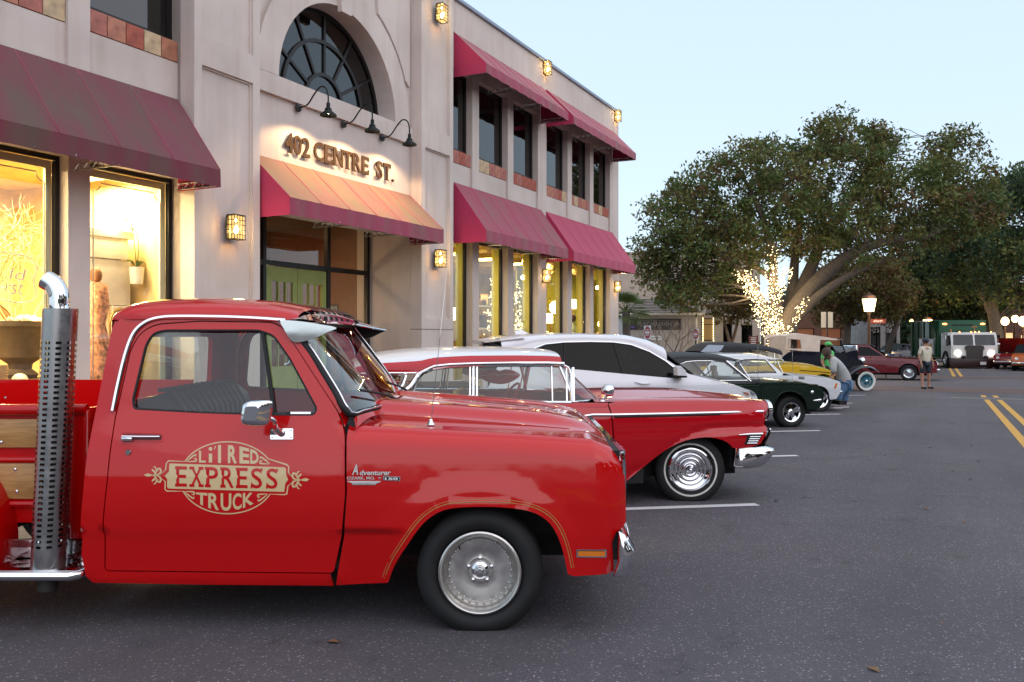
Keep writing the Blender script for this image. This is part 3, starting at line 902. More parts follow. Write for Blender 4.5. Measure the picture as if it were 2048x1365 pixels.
# ------------------------------------------------------------------ awnings
def awning(s0, s1, zt, zf, zb, mats, label, proj=0.75, panels=6, side_mat='aw_clean'):
 t = empty("awning", ST(s0, FAC_W, 0), ST_ROT, label=label, cat="awning", group="red canvas awnings on the shop building")
 L = s1 - s0
 y0, y1 = -0.004, -proj
 def surf(x, v):
  sag = -0.016 * math.sin(math.pi * v) * abs(math.sin(math.pi * (x / L) * panels)) ** 0.6
  return (x, y0 + (y1 - y0) * v, zt + (zf - zt) * v + sag)
 for p in range(panels):
  mb = MB()
  rows = [[surf(L * (p + u / 6) / panels, v / 6) for u in range(7)] for v in range(7)]
  mb.grid(rows, flip=True)
  mb.build("fabric_panel", M[mats[0]], t, smooth=60)
 for p in range(panels + 1):
  x = L * p / panels
  mb = MB(); mb.tube([surf(x, v / 6) for v in range(7)], 0.007, 5)
  mb.build("seam", M[mats[2]], t, smooth=180)
 mb = MB()
 n = panels * 8
 r1 = [(L * i / n, y1 - 0.004 * math.sin(i * 1.7), zf + 0.002) for i in range(n + 1)]
 r2 = [(L * i / n, y1 - 0.012 * math.sin(i * 1.3 + 0.5), zb) for i in range(n + 1)]
 mb.grid([r1, r2], flip=True); mb.grid([[(p[0], p[1] + 0.004, p[2]) for p in r1], [(p[0], p[1] + 0.004, p[2]) for p in r2]])
 mb.build("valance", M[mats[1]], t, smooth=60)
 for x, fl in ((0.0, False), (L, True)):
  e = 0.003 if fl else -0.003
  mb = MB(); mb.add([(x + e, y0, zt), (x + e, y1, zf), (x + e, y1, zb), (x + e, y0, zb)], [(0, 1, 2, 3) if fl else (3, 2, 1, 0)])
  mb.build("end_panel", M[side_mat], t)
 mb = MB()
 for x in np.linspace(0.03, L - 0.03, max(3, panels // 2 + 1)):
  mb.tube([(x, y0 - 0.02, zt - 0.09), (x, y1 + 0.05, zf - 0.07)], 0.012, 5)
  mb.tube([(x, y0 - 0.02, zb + 0.02), (x, y1 + 0.02, zb + 0.02)], 0.012, 5)
  for q in range(5):
   a, b = q / 5, (q + 1) / 5
   mb.tube([(x, y0 + (y1 - y0) * a, zb + 0.02), (x, y0 + (y1 - y0) * (a + b) / 2, zb + 0.09)], 0.006, 4)
   mb.tube([(x, y0 + (y1 - y0) * (a + b) / 2, zb + 0.09), (x, y0 + (y1 - y0) * b, zb + 0.02)], 0.006, 4)
  mb.tube([(x, y0 - 0.02, zb + 0.09), (x, y1 + 0.02, zb + 0.09)], 0.008, 4)
 mb.tube([(0.0, y1 + 0.02, zb + 0.03), (L, y1 + 0.02, zb + 0.03)], 0.012, 5)
 mb.tube([(0.0, y1 + 0.03, zf - 0.03), (L, y1 + 0.03, zf - 0.03)], 0.012, 5)
 mb.build("frame", M['steel'], t)
 return t
awning(2.13, 7.97, 4.53, 3.55, 3.335, ('aw_dark', 'aw_dark', 'aw_mid'), "mildew-stained maroon awning above the bright left display windows", panels=8)
awning(9.26, 13.40, 4.09, 3.40, 3.155, ('aw_brown', 'aw_mid', 'aw_clean'), "brown stained red awning over the entrance doors", panels=6)
awning(15.04, 19.30, 4.60, 3.58, 3.35, ('aw_mid', 'aw_mid', 'aw_clean'), "faded ground floor awning right of the entrance, the greyer of the two", panels=6)
awning(19.64, 24.50, 4.60, 3.56, 3.33, ('aw_clean', 'aw_clean', 'aw_clean'), "bright crimson ground floor awning at the far corner of the shop building", panels=6)
awning(15.04, 19.30, 7.66, 6.92, 6.73, ('aw_mid', 'aw_mid', 'aw_clean'), "upper floor awning next to the arched entrance bay", panels=6)
awning(19.64, 24.55, 7.68, 6.92, 6.73, ('aw_mid', 'aw_mid', 'aw_clean'), "upper floor awning at the far corner under the roof edge", panels=6)

# ------------------------------------------------------------------ wall lanterns
def lantern(s, w, z, label, power=9.0):
 t = empty("wall_lantern", ST(s, w, z), ST_ROT, label=label, cat="lantern", group="caged wall lanterns on the shop building")
 W, D, H = 0.20, 0.16, 0.32
 mb = MB(); mb.box(-W / 2, W / 2, -0.02, -0.002, 0, H); mb.box(-W / 2, W / 2, -D, -0.02, H, H + 0.012); mb.build("back_plate", M['iron'], t)
 mb = MB()
 q = 0.004
 for i in range(5):
  x = -W / 2 + W * i / 4
  mb.box(x - q, x + q, -D - q, -D + q, -0.008, H)
 for j in range(6):
  z_ = H * j / 5
  mb.box(-W / 2 - q, W / 2 + q, -D - q - 0.001, -D + q + 0.001, z_ - q, z_ + q)
  for sx in (-1, 1):
   mb.box(sx * W / 2 - q - 0.001, sx * W / 2 + q + 0.001, -D + q + 0.001, -0.02, z_ - q, z_ + q)
 for sx in (-1, 1):
  for y in (-D / 2 - 0.03, -D / 2 + 0.03):
   mb.box(sx * W / 2 - q, sx * W / 2 + q, y - q, y + q, 0, H)
 mb.build("cage", M['iron'], t)
 mb = MB(); mb.box(-W / 2 + 0.012, W / 2 - 0.012, -D + 0.012, -0.03, 0.012, H - 0.01); mb.build("amber_glass", M['lantern_amber'], t)
 mb = MB(); mb.sphere((0, -D / 2 - 0.005, 0.12), (0.03, 0.03, 0.05)); mb.sphere((0, -D / 2 - 0.005, 0.26), (0.018, 0.018, 0.022)); mb.build("bulb", M['bulb'], t, smooth=180)
 lamp_point("lantern_light", (0, -D - 0.05, 0.15), power, parent=t)
M['lantern_amber'] = glass("amber_glass", (1.0, 0.78, 0.42), refl=0.6)
_m, _N, _L = M['lantern_amber'], M['lantern_amber'].node_tree.nodes, M['lantern_amber'].node_tree.links
_e = _N.new("ShaderNodeEmission"); _e.inputs[0].default_value = (1.0, 0.66, 0.26, 1); _e.inputs[1].default_value = 0.55
_a = _N.new("ShaderNodeAddShader"); _o = [n for n in _N if n.type == 'OUTPUT_MATERIAL'][0]
_src = _o.inputs[0].links[0].from_socket
_L.new(_src, _a.inputs[0]); _L.new(_e.outputs[0], _a.inputs[1]); _L.new(_a.outputs[0], _o.inputs[0])
lantern(8.66, FAC_W - 0.25, 2.77, "caged wall lantern left of the entrance doors, beside the red truck's roof")
lantern(13.98, FAC_W - 0.25, 2.78, "caged wall lantern just right of the entrance, under the brown awning's end")
lantern(14.03, FAC_W - 0.25, 7.48, "caged wall lantern high on the pilaster right of the arched window")
lantern(19.55, FAC_W, 8.02, "roof edge wall lantern above the gap between the two upper awnings")
lantern(24.85, FAC_W, 8.04, "roof edge wall lantern at the far corner of the shop building")
lantern(19.50, FAC_W, 2.80, "ground floor wall lantern below the gap between the two lower awnings")
lantern(24.82, FAC_W, 2.81, "ground floor wall lantern at the far corner of the shop building")

# ------------------------------------------------------------------ gooseneck sign lamps
for s, lab in ((10.26, "gooseneck sign lamp over the number 402"), (11.38, "middle gooseneck sign lamp over the bronze address letters"), (12.47, "gooseneck sign lamp nearest the right pilaster, over ST.")):
 t = empty("gooseneck_lamp", ST(s, FAC_W, 0), ST_ROT, label=lab, cat="lamp", group="dark gooseneck lamps over the address")
 mb = MB(); mb.lathe([(0.0, -0.0), (0.06, 0.0), (0.06, -0.025), (0.02, -0.04), (0.0, -0.04)], (0, -0.037, 4.96), axis='y', seg=14); mb.build("wall_rose", M['iron'], t, smooth=40)
 arm = cr([(0, -0.07, 4.96), (0, -0.22, 4.99), (0, -0.36, 5.14), (0, -0.47, 5.23), (0, -0.57, 5.20), (0, -0.615, 5.09), (0, -0.62, 4.95)], 6)
 mb = MB(); mb.tube(arm, 0.012, 8); mb.build("arm", M['shade_green'], t, smooth=180)
 mb = MB(); mb.lathe([(0.0, 4.97), (0.028, 4.97), (0.03, 4.90), (0.05, 4.885), (0.055, 4.85), (0.12, 4.80), (0.128, 4.775), (0.115, 4.79), (0.05, 4.84), (0.0, 4.845)], (0, -0.62, 0), seg=24); mb.build("lamp_shade", M['shade_green'], t, smooth=40)
 mb = MB(); mb.sphere((0, -0.62, 4.825), 0.02); mb.build("bulb", M['bulb'], t, smooth=180)
 l = bpy.data.lights.new("sign_light", 'SPOT'); l.energy = 70; l.color = (1.0, 0.66, 0.34); l.spot_size = rad(140); l.spot_blend = 0.35; l.shadow_soft_size = 0.03
 o = bpy.data.objects.new("sign_light", l); COL.objects.link(o); o.parent = t; o.location = (0, -0.62, 4.77)
 o.rotation_euler = (rad(14), 0, 0)
# ------------------------------------------------------------------ vehicle toolkit
class Car:
 """vehicle frame: x forward, y to its left, z up; the photograph shows its right side (negative y)"""
 def __init__(self, name, origin, heading, W, label, cat, inset=None, **kw):
  self.o, self.h, self.W = Vector((origin[0], origin[1], gz(origin))), rad(heading), W
  self.root = empty(name, self.o, self.h, label=label, cat=cat, **kw)
  self.c, self.s = math.cos(self.h), math.sin(self.h)
  self.ins = inset or (lambda x, z: 0.0 * x)
 def at(self, px, py, y):
  """local (x, z) where the sight line through a photo pixel meets the plane y"""
  dx, dz = (px - CX) / FPX, -(py - HY) / FPX
  # world point k*(dx,1); local y = -(X-ox)*s + (Y-oy)*c
  k = (y + (-self.o.x * self.s + self.o.y * self.c)) / (-dx * self.s + self.c)
  X, Y = k * dx - self.o.x, k - self.o.y
  return (X * self.c + Y * self.s, EYE + dz * k - self.o.z)
 @staticmethod
 def from_wheel(px, py, heading, y):
  """origin of a frame whose near front tyre (outer face at y) touches the road at a photo pixel"""
  g = GR(px, py); h = rad(heading)
  return (g.x + y * math.sin(h), g.y - y * math.cos(h))
 def side(self, px, py, extra=0.0):
  """local (x, z) on the curved near side"""
  y = -self.W
  for _ in range(4):
   x, z = self.at(px, py, y)
   y = -(self.W - float(self.ins(np.array([x]), np.array([z]))[0]) - extra)
  return (x, z)
 def line(self, pts, extra=0.0):
  return [self.side(p[0], p[1], extra) + tuple(p[2:]) for p in pts]
 def yn(self, x, z):
  return -(self.W - self.ins(np.asarray(x, float), np.asarray(z, float)))
 def panel(self, name, outline, mat, parent=None, holes=(), g=0.04, rim=0.02, lift=0.0, both=False, yfun=None, label=None):
  """sheet metal or glass lying on the side surface; both=True adds the mirrored far side"""
  yf = yfun or self.yn
  P, T, LL, loops = cdt(outline, holes, g)
  x, z = P[:, 0], P[:, 1]
  e = 1e-3
  y = yf(x, z) - lift
  yx = (yf(x + e, z) - yf(x - e, z)) / (2 * e)
  yz = (yf(x, z + e) - yf(x, z - e)) / (2 * e)
  Nn = np.stack([yx, -np.ones_like(yx), yz], 1)
  Nn /= np.linalg.norm(Nn, axis=1)[:, None]
  out = []
  for sgn in ((1, -1) if both else (1,)):
   V = np.stack([x, y * sgn, z], 1)
   n = len(V)
   F = [tuple(t) if sgn > 0 else tuple(t[::-1]) for t in T]
   nn = Nn * np.array([1, sgn, 1])
   LN = [nn[i] for f in F for i in f]
   VV = list(map(tuple, V))
   if rim > 0:
    for li, lp in enumerate(LL):
     k = len(VV)
     m = len(lp)
     VV += [tuple(V[i]) for i in lp] + [tuple(V[i] + np.array([0, rim * sgn, 0])) for i in lp]
     A = sum(loops[li][i - 1][0] * loops[li][i][1] - loops[li][i][0] * loops[li][i - 1][1] for i in range(m))
     for i in range(m):
      j = (i + 1) % m
      q = (k + j, k + i, k + m + i, k + m + j)
      fl = (A > 0) ^ (li > 0) ^ (sgn < 0)
      if not fl: q = q[::-1]
      F.append(q)
      a, b, c_ = np.array(VV[q[0]]), np.array(VV[q[1]]), np.array(VV[q[2]])
      fn = np.cross(b - a, c_ - a)
      fn /= (np.linalg.norm(fn) + 1e-12)
      LN += [fn] * 4
   me = bpy.data.meshes.new(name)
   me.from_pydata(VV, [], F)
   me.materials.append(mat)
   me.polygons.foreach_set("use_smooth", [True] * len(F))
   me.update()
   me.normals_split_custom_set([tuple(map(float, q)) for q in LN])
   ob = bpy.data.objects.new(name, me)
   COL.objects.link(ob)
   ob.parent = parent or self.root
   if label: ob["label"] = label
   out.append(ob)
  return out if both else out[0]
 def bead(self, name, pts, r, mat, parent=None, lift=0.0, seg=6, closed=False, both=False, flat=None):
  """moulding that follows a line on the side"""
  P = [(x, float(self.yn(np.array([x]), np.array([z]))[0]) - lift, z) for x, z in pts]
  res = []
  for sgn in ((1, -1) if both else (1,)):
   mb = MB(); mb.tube([(p[0], p[1] * sgn, p[2]) for p in P], r, seg, closed=closed)
   res.append(mb.build(name, mat, parent or self.root, smooth=50))
  return res[0]
 def Y(self, x, z):
  return float(self.yn(np.array([x]), np.array([z]))[0])
 def part(self, name, mb, mat, smooth=40, parent=None, **kw):
  return mb.build(name, mat, parent or self.root, smooth=smooth, **kw)

def tyre_mesh(R, rr, w, mat, white=None, seg=56, flat=None, treads=True):
 """lathe about y; outer (visible) side at negative y. returns mesh; white = (r0, r1) whitewall radii"""
 prof = [(rr, -w * 0.36), (rr + 0.012, -w * 0.43), (rr + (R - rr) * 0.35, -w * 0.50), (rr + (R - rr) * 0.62, -w * 0.505), (R - 0.028, -w * 0.465), (R - 0.010, -w * 0.425), (R - 0.002, -w * 0.37)]
 tread = []
 m = 5
 for i in range(m):
  a, b = -w * 0.36 + w * 0.72 * i / m, -w * 0.36 + w * 0.72 * (i + 1) / m
  tread += [(R, a + 0.003), (R, b - 0.004), (R - 0.008, b - 0.003), (R - 0.008, b)]
 prof += tread + [(R - 0.01, w * 0.425), (R - 0.028, w * 0.465), (rr + (R - rr) * 0.5, w * 0.5), (rr, w * 0.4)]
 mb = MB()
 V, F = [], []
 for (r, h) in prof:
  for k in range(seg):
   a = 2 * math.pi * k / seg
   V.append([r * math.cos(a), h, r * math.sin(a)])
 V = np.array(V)
 if flat is not None:
  low = V[:, 2] < -flat
  ex = (-flat - V[:, 2])
  V[low, 1] *= (1 + 0.9 * ex[low])
  V[low, 2] = -flat
 n = len(prof)
 for i in range(n - 1):
  for k in range(seg):
   q = (k + 1) % seg
   F.append((i * seg + k, i * seg + q, (i + 1) * seg + q, (i + 1) * seg + k))
 mb.add(V.tolist(), F)
 me = mb.mesh("tyre", mat, 35)
 return me
def ring_mb(mb, r0, r1, y, seg=56, th=0.002):
 rows = []
 for r, yy in ((r0, y + th), (r0, y), (r1, y), (r1, y + th)):
  rows.append([(r * math.cos(2 * math.pi * k / seg), yy, r * math.sin(2 * math.pi * k / seg)) for k in range(seg)])
 return mb.grid(rows, closed=True)
def mirror_mesh(me, name):
 m2 = me.copy()
 for v in m2.vertices: v.co.y = -v.co.y
 m2.flip_normals()
 return m2
def dome_caps(mb, rows, h):
 """rounded ends for a bumper lofted across the car"""
 for r, sg in ((rows[0], -1), (rows[-1], 1)):
  A = np.array(r); c = A.mean(0)
  R = [[tuple(c + (a - c) * k + np.array([0, sg * h * math.sqrt(max(0.0, 1 - k * k)), 0])) for a in A] for k in (1.0, 0.93, 0.8, 0.55, 0.25, 0.01)]
  mb.grid(R, closed=True, flip=(sg < 0))
def steer_wheel(car, x, y, z, r=0.19, tilt=35, mat=None):
 mb = MB()
 pts = []
 for k in range(28):
  a = 2 * math.pi * k / 28
  pts.append((x + r * math.sin(a) * math.sin(rad(tilt)), y + r * math.cos(a), z + r * math.sin(a) * math.cos(rad(tilt))))
 mb.tube(pts, 0.012, 6, closed=True)
 for a in (0, math.pi):
  mb.tube([(x, y, z), (x, y + r * math.cos(a), z)], 0.008, 6)
 mb.tube([(x, y, z), (x + 0.45, y, z - 0.30)], 0.022, 8)
 return car.part("steering_wheel", mb, mat or M['black'])
def bench(car, x0, x1, z0, zs, zb, hw, mat, name="seat"):
 """seat cushion and backrest across the car"""
 mb = MB(); mb.box(x0, x1, -hw, hw, z0, zs, b=0.06)
 car.part(name, mb, mat, smooth=50)
 mb = MB()
 rows = []
 prof = [(x0 + 0.02, z0), (x0 + 0.16, z0 + 0.02), (x0 + 0.14, zs + 0.1), (x0 + 0.05, zb - 0.06), (x0 - 0.02, zb), (x0 - 0.09, zb - 0.03), (x0 - 0.08, zs), (x0 - 0.04, z0)]
 for y in np.linspace(-hw, hw, 9):
  e = 0.03 * (abs(y) / hw) ** 6
  rows.append([(p[0], y, p[1] - e * (p[1] - z0)) for p in prof])
 mb.grid(rows, closed=True); mb.add(rows[0], [tuple(range(8))]); mb.add(rows[-1], [tuple(range(7, -1, -1))])
 car.part(name + "_back", mb, mat, smooth=50)

CAR_GLASS = glass("car_glass", (0.80, 0.86, 0.84), refl=1.0, ior=1.55)
CAR_GLASS_DARK = glass("privacy_glass", (0.02, 0.024, 0.03), refl=0.35, ior=1.5)
M['lens_clear'] = plain("clear_lens", (0.75, 0.78, 0.80), 0.05, spec=0.8)
M['lens_amber'] = plain("amber_lens", (0.75, 0.20, 0.01), 0.12, coat=1.0)
M['lens_red'] = plain("red_lens", (0.55, 0.012, 0.01), 0.12, coat=1.0)
M['cabin_black'] = plain("black_vinyl", (0.018, 0.018, 0.019), 0.55, bump=0.1)
M['whitewall'] = plain("whitewall", (0.72, 0.70, 0.64), 0.6, var=0.05)
M['under'] = plain("underbody", (0.012, 0.012, 0.012), 0.85, var=0.4)
# ------------------------------------------------------------------ red pickup truck
RED = paint("truck_red_paint", (0.53, 0.0015, 0.002), rough=0.30)
def truck():
 W = 1.0
 def ins(x, z):
  x, z = np.asarray(x, float), np.asarray(z, float)
  zk = 0.512
  P1 = ([0.20, 0.27, zk - 0.012, zk + 0.012, 0.62, 0.75, 0.85, 0.95, 1.03, 1.09, 1.57, 1.70], [0.090, 0.064, 0.038, 0.010, 0.001, 0.003, 0.012, 0.032, 0.054, 0.070, 0.172, 0.20])
  sp_ = 0.05 * np.clip((z - 0.56) / 0.1, 0, 1)
  b = sum(np.interp(z + e * sp_, *P1) for e in (-1, -0.5, 0, 0.5, 1)) / 5
  # fender: rounded crest and swelling over the wheel
  crest = np.interp(x, [-0.70, -0.2, 0.3, 0.56, 0.66, 0.72], [1.03, 1.006, 0.978, 0.958, 0.915, 0.87])
  f = np.clip((x + 0.70) / 0.06, 0, 1)
  u = np.clip((z - (crest - 0.10)) / 0.105, 0, 1)
  bf = np.interp(z, [0.20, 0.5, 0.66, 0.75, 0.85, 0.95, 1.05], [0.03, 0.006, 0.0, 0.003, 0.011, 0.024, 0.040]) + 0.11 * (1 - np.sqrt(np.clip(1 - u * u, 0.0, 1)))
  d = np.sqrt((x / 0.47) ** 2 + ((z - 0.27) / 0.42) ** 2) - 1
  q = np.clip(1 - d / 0.30, 0, 1.2)
  bf = bf - 0.010 * q * q * (3 - 2 * np.minimum(q, 1)) * np.clip((0.66 - x) / 0.25, 0, 1)
  # below the crease the panel behind the wheel tucks in like the door
  lowt = np.interp(z, [0.20, zk - 0.012, zk + 0.012], [0.055, 0.024, 0.0]) * np.clip((-0.33 - x) / 0.12, 0, 1)
  bf = bf + lowt
  out = b * (1 - f) + bf * f
  out = out + 0.16 * np.clip((x - 0.56) / 0.22, 0, 1.2) ** 2.2
  return out
 car = Car("pickup_truck", (-0.16, 5.185), 0.0, W, "bright red vintage pickup truck with gold express lettering and chrome exhaust stack", "pickup truck", ins)
 R = car.root
 S = car.line
 door_px = [(211, 1141, 0.02), (207, 1060, 0), (216, 960, 0), (232, 835, 0), (262, 702, 0.03), (281, 667, 0.05), (312, 650, 0.05), (400, 644, 0), (545, 646, 0.03), (566, 657, 0.03), (625, 748, 0), (676, 826, 0.02), (690, 872, 0.04), (690, 990, 0.04), (684, 1062, 0.03), (667, 1146, 0.02)]
 win_px = [(267, 819, 0.02), (265, 800, 0.01), (291, 690, 0.03), (306, 667, 0.03), (328, 661, 0.03), (517, 661, 0.02), (547, 671, 0.03), (580, 718, 0.0), (618, 788, 0.0), (634, 818, 0.02), (628, 831, 0.02), (545, 831, 0), (400, 826, 0)]
 door = fillet(S(door_px), 0.0, 4)
 win = fillet(S(win_px), 0.0, 5)
 dn, df = car.panel("door", door, RED, holes=[win], g=0.035, rim=0.03, both=True)
 # cab side: everything round the door
 def grow(poly, e):
  c = np.mean(np.array(poly), 0)
  out = []
  m = len(poly)
  for i in range(m):
   a, b = np.array(poly[i - 1]), np.array(poly[(i + 1) % m])
   t = b - a; L = np.linalg.norm(t)
   nrm = np.array([t[1], -t[0]]) / (L + 1e-9)
   out.append(tuple(np.array(poly[i]) + nrm * e))
  return out
 A = sum(door[i - 1][0] * door[i][1] - door[i][0] * door[i - 1][1] for i in range(len(door)))
 gap = grow(door, 0.006 if A > 0 else -0.006)
 # gap runs: rear bottom -> up -> over -> front -> down
 outer = S([(667, 1172), (420, 1170), (186, 1166, 0), (171, 1152), (163, 1110), (161, 1060), (166, 990), (176, 900), (190, 830), (207, 745), (221, 672), (227, 650), (240, 639), (290, 637), (400, 634), (540, 637), (576, 646), (602, 684), (650, 752), (701, 829), (695, 842)])
 # inner boundary: from the front top of the gap backwards over the door to its bottom front
 idx = min(range(len(gap)), key=lambda i: (gap[i][0] - outer[-1][0]) ** 2 + (gap[i][1] - outer[-1][1]) ** 2)
 inner = [gap[i] for i in range(idx, -1, -1)] 
 inner += [gap[-1]]
 cab = [p[:2] for p in outer] + inner
 car.panel("cab_side", cab, RED, g=0.035, rim=0.025, both=True)
 # fender
 arch = S(cr([(1136, 1149), (1122, 1090), (1100, 1048), (1062, 1024), (1000, 1015), (930, 1015), (885, 1022), (848, 1046), (815, 1090), (790, 1130), (776, 1166)], 6))
 topc = [(x, float(np.interp(x, [-0.70, -0.2, 0.3, 0.56, 0.66, 0.72], [1.03, 1.006, 0.978, 0.958, 0.915, 0.87]))) for x in np.linspace(-0.655, 0.655, 40)]
 fr = S([(672, 1171), (689, 1062), (694, 985), (694, 872)])
 nose = S([(1247, 930), (1251, 980), (1252, 1044), (1244, 1056), (1232, 1066), (1224, 1085), (1228, 1142), (1215, 1148)])
 fend = S([(1148, 1153), (1140, 1152)])[:1] + arch + [(p[0], p[1]) for p in fr] + topc + nose
 fn, ff = car.panel("fender", fend, RED, g=0.03, rim=0.03, both=True)
 # gold pinstripes round the wheel opening
 gold = plain("gold_stripe", (0.42, 0.25, 0.07), 0.35, metal=0.2)
 for e, r in ((0.024, 0.0035), (0.036, 0.0018)):
  pts = []
  for i, p in enumerate(arch):
   a, b = np.array(arch[max(0, i - 1)]), np.array(arch[min(len(arch) - 1, i + 1)])
   t = (b - a) / np.linalg.norm(b - a)
   pts.append(tuple(np.array(p) + np.array([t[1], -t[0]]) * e * (1 if t[0] < 0 else 1) ))
  c0 = np.mean(arch, 0)
  if np.linalg.norm(np.array(pts[len(pts) // 2]) - c0) < np.linalg.norm(np.array(arch[len(arch) // 2]) - c0):
   pts = [tuple(2 * np.array(q) - np.array(p)) for p, q in zip(pts, arch)]
  car.bead("pinstripe", pts[1:-1], r, gold, fn, lift=-r + 0.0012, seg=6)
 # fender tops, hood, cowl (grids)
 def zc(x): return float(np.interp(x, [-0.70, -0.2, 0.3, 0.56, 0.66, 0.72], [1.03, 1.006, 0.978, 0.958, 0.915, 0.87]))
 xs = np.linspace(-0.655, 0.655, 40)
 for sgn in (-1, 1):
  rows = []
  for x in xs:
   yo = -float(car.yn(np.array([x]), np.array([zc(x)]))[0])
   rows.append([(x, sgn * (yo + (0.615 - yo) * t), zc(x) + 0.0005 + 0.012 * math.sin(math.pi * min(t, 1) * 0.5) - 0.0) for t in np.linspace(0, 1, 10)])
  mb = MB(); mb.grid(rows, flip=(sgn > 0))
  car.part("fender_top", mb, RED, 60)
 def zh(x, y):
  """hood height"""
  base = float(np.interp(x, [-0.66, -0.2, 0.2, 0.45, 0.58, 0.66, 0.705], [1.062, 1.032, 1.003, 0.982, 0.962, 0.92, 0.86]))
  t = min(1.0, max(0.0, (0.60 - abs(y)) / 0.17))
  t = t * t * (3 - 2 * t)
  fade = float(np.interp(x, [-0.66, 0.35, 0.62, 0.70], [1.0, 0.9, 0.35, 0.1]))
  u = min(1.0, max(0.0, (0.33 - abs(y)) / 0.10)); u = u * u * (3 - 2 * u)
  return base + (0.058 * t - 0.018 * u) * fade + 0.012 * (1 - (y / 0.6) ** 2)
 rows = []
 for x in list(np.linspace(-0.60, 0.45, 24)) + [0.5, 0.54, 0.58, 0.61, 0.64, 0.665, 0.685, 0.70]:
  xr = lambda y: x - 0.05 * (1 - (y / 0.61) ** 2) * (x < -0.5) * 0
  rows.append([(x, y, zh(x, y)) for y in np.linspace(-0.605, 0.605, 45)])
 mb = MB(); mb.grid(rows, flip=True)
 mb.grid([[(p[0], p[1], p[2]) for p in rows[-1]], [(0.71, p[1], 0.80) for p in rows[-1]]], flip=True)
 for k in (0, -1):
  mb.grid([[r[k] for r in rows], [(r[k][0], r[k][1], r[k][2] - 0.03) for r in rows]], flip=(k == 0))
 car.part("hood", mb, RED, 60)
 # cowl between hood and windscreen
 def wsx(y, v):    # windscreen surface: v 0 bottom .. 1 top
  q = abs(y) / 0.93
  xb = -0.56 - 0.10 * q ** 3.5
  xt = -0.935 - 0.045 * q ** 3
  return xb + (xt - xb) * v
 def wsz(y, v): return 1.085 + (1.545 - 1.085) * v - 0.012 * (abs(y) / 0.93) ** 2 * v
 def wsw(v): return 0.925 - 0.105 * v
 rows = []
 for y in np.linspace(-0.955, 0.955, 41):
  x1 = wsx(min(abs(y), 0.925), 0.0) + 0.035
  x2 = -0.602
  if abs(y) > 0.61: x2 = -0.642
  rows.append([(x1 + (max(x2, x1 + 0.012) - x1) * t, y, 1.082 - 0.022 * t - 0.04 * max(0, (abs(y) - 0.75) / 0.2) ** 2 * (0.3 + t)) for t in np.linspace(0, 1, 4)])
 mb = MB(); mb.grid(rows, flip=False); car.part("cowl", mb, RED, 60)
 # roof
 def roofw(x): return float(np.interp(x, [-1.90, -1.885, -1.80, -1.2, -0.92], [0.79, 0.815, 0.838, 0.838, 0.825]))
 def rooft(x): return float(np.interp(x, [-1.90, -1.893, -1.875, -1.84, -1.79, -1.7, -1.5, -1.35, -1.1, -0.98, -0.92], [1.575, 1.61, 1.638, 1.662, 1.674, 1.684, 1.690, 1.688, 1.668, 1.640, 1.61]))
 def roofe(x): return float(np.interp(x, [-1.90, -1.8, -1.5, -1.1, -0.92], [1.556, 1.560, 1.562, 1.556, 1.546]))
 rows = []
 for x in np.concatenate([[-1.90, -1.893, -1.885, -1.87, -1.85, -1.82, -1.78], np.linspace(-1.72, -1.0, 16), [-0.97, -0.95, -0.935]]):
  hw, zt_, ze = roofw(x), rooft(x), roofe(x)
  row = []
  for a_ in np.linspace(0, math.pi, 37):
   c_, s_ = math.cos(a_), math.sin(a_)
   row.append((x, -hw * math.copysign(abs(c_) ** 0.45, c_), ze + (zt_ - ze) * s_ ** 0.75))
  rows.append(row)
 mb = MB(); mb.grid(rows, flip=True)
 mb.grid([rows[0], [(-1.90, p[1], p[2] - 0.09) for p in rows[0]]], flip=False)
 car.part("roof", mb, RED, 60)
 mb = MB(); mb.grid([[(p[0], p[1] * 0.97, p[2] - 0.05) for p in r] for r in rows], flip=False)
 car.part("headliner", mb, plain("headliner", (0.10, 0.012, 0.012), 0.8))
 # drip rail
 rail = S(cr([(227, 822), (237, 772), (252, 710), (268, 668), (290, 646), (318, 636), (360, 633), (450, 634), (520, 637), (572, 641)], 6))
 for e, r, lf in ((0, 0.012, 0.012),):
  car.bead("drip_rail", rail, 0.011, M['chrome'], lift=0.008, both=True)
 # back wall of the cab with its window opening
 mb = MB()
 plate([(-0.93, 0.30), (0.93, 0.30), (0.93, 1.0), (0.80, 1.56), (-0.80, 1.56), (-0.93, 1.0)], [fillet([(-0.62, 1.13), (0.62, 1.13), (0.58, 1.47), (-0.58, 1.47)], 0.05)], 0, 0.03, mb, g=0.3)
 V = [(-1.955 + (0.075 * max(0, z - 0.7) / 0.87) + y, x, z) for (x, y, z) in mb.v]
 mb.v = V; mb.f = [f[::-1] for f in mb.f]
 car.part("cab_back", mb, RED)
 mb = MB(); mb.add([(-1.90, -0.61, 1.13), (-1.90, 0.61, 1.13), (-1.873, 0.58, 1.47), (-1.873, -0.58, 1.47)], [(0, 1, 2, 3)])
 car.part("rear_window", mb, CAR_GLASS)
 # floor and firewall keep light out
 mb = MB(); mb.box(-1.93, -0.62, -0.88, 0.88, 0.30, 0.34); mb.box(-0.66, -0.62, -0.9, 0.9, 0.34, 1.06); car.part("cab_floor", mb, M['cabin_black'])
 # glass
 glass_g = lambda x, z: car.yn(x, z) + 0.022
 gpoly = grow(win, 0.004 if sum(win[i - 1][0] * win[i][1] - win[i][0] * win[i - 1][1] for i in range(len(win))) > 0 else -0.004)
 car.panel("door_window", gpoly, CAR_GLASS, g=0.08, rim=0, yfun=glass_g, both=True)
 car.bead("window_gasket", win, 0.0075, M['black'], dn, lift=-0.006, closed=True, both=True)
 db = S([(526, 660), (549, 832)], 0.012)
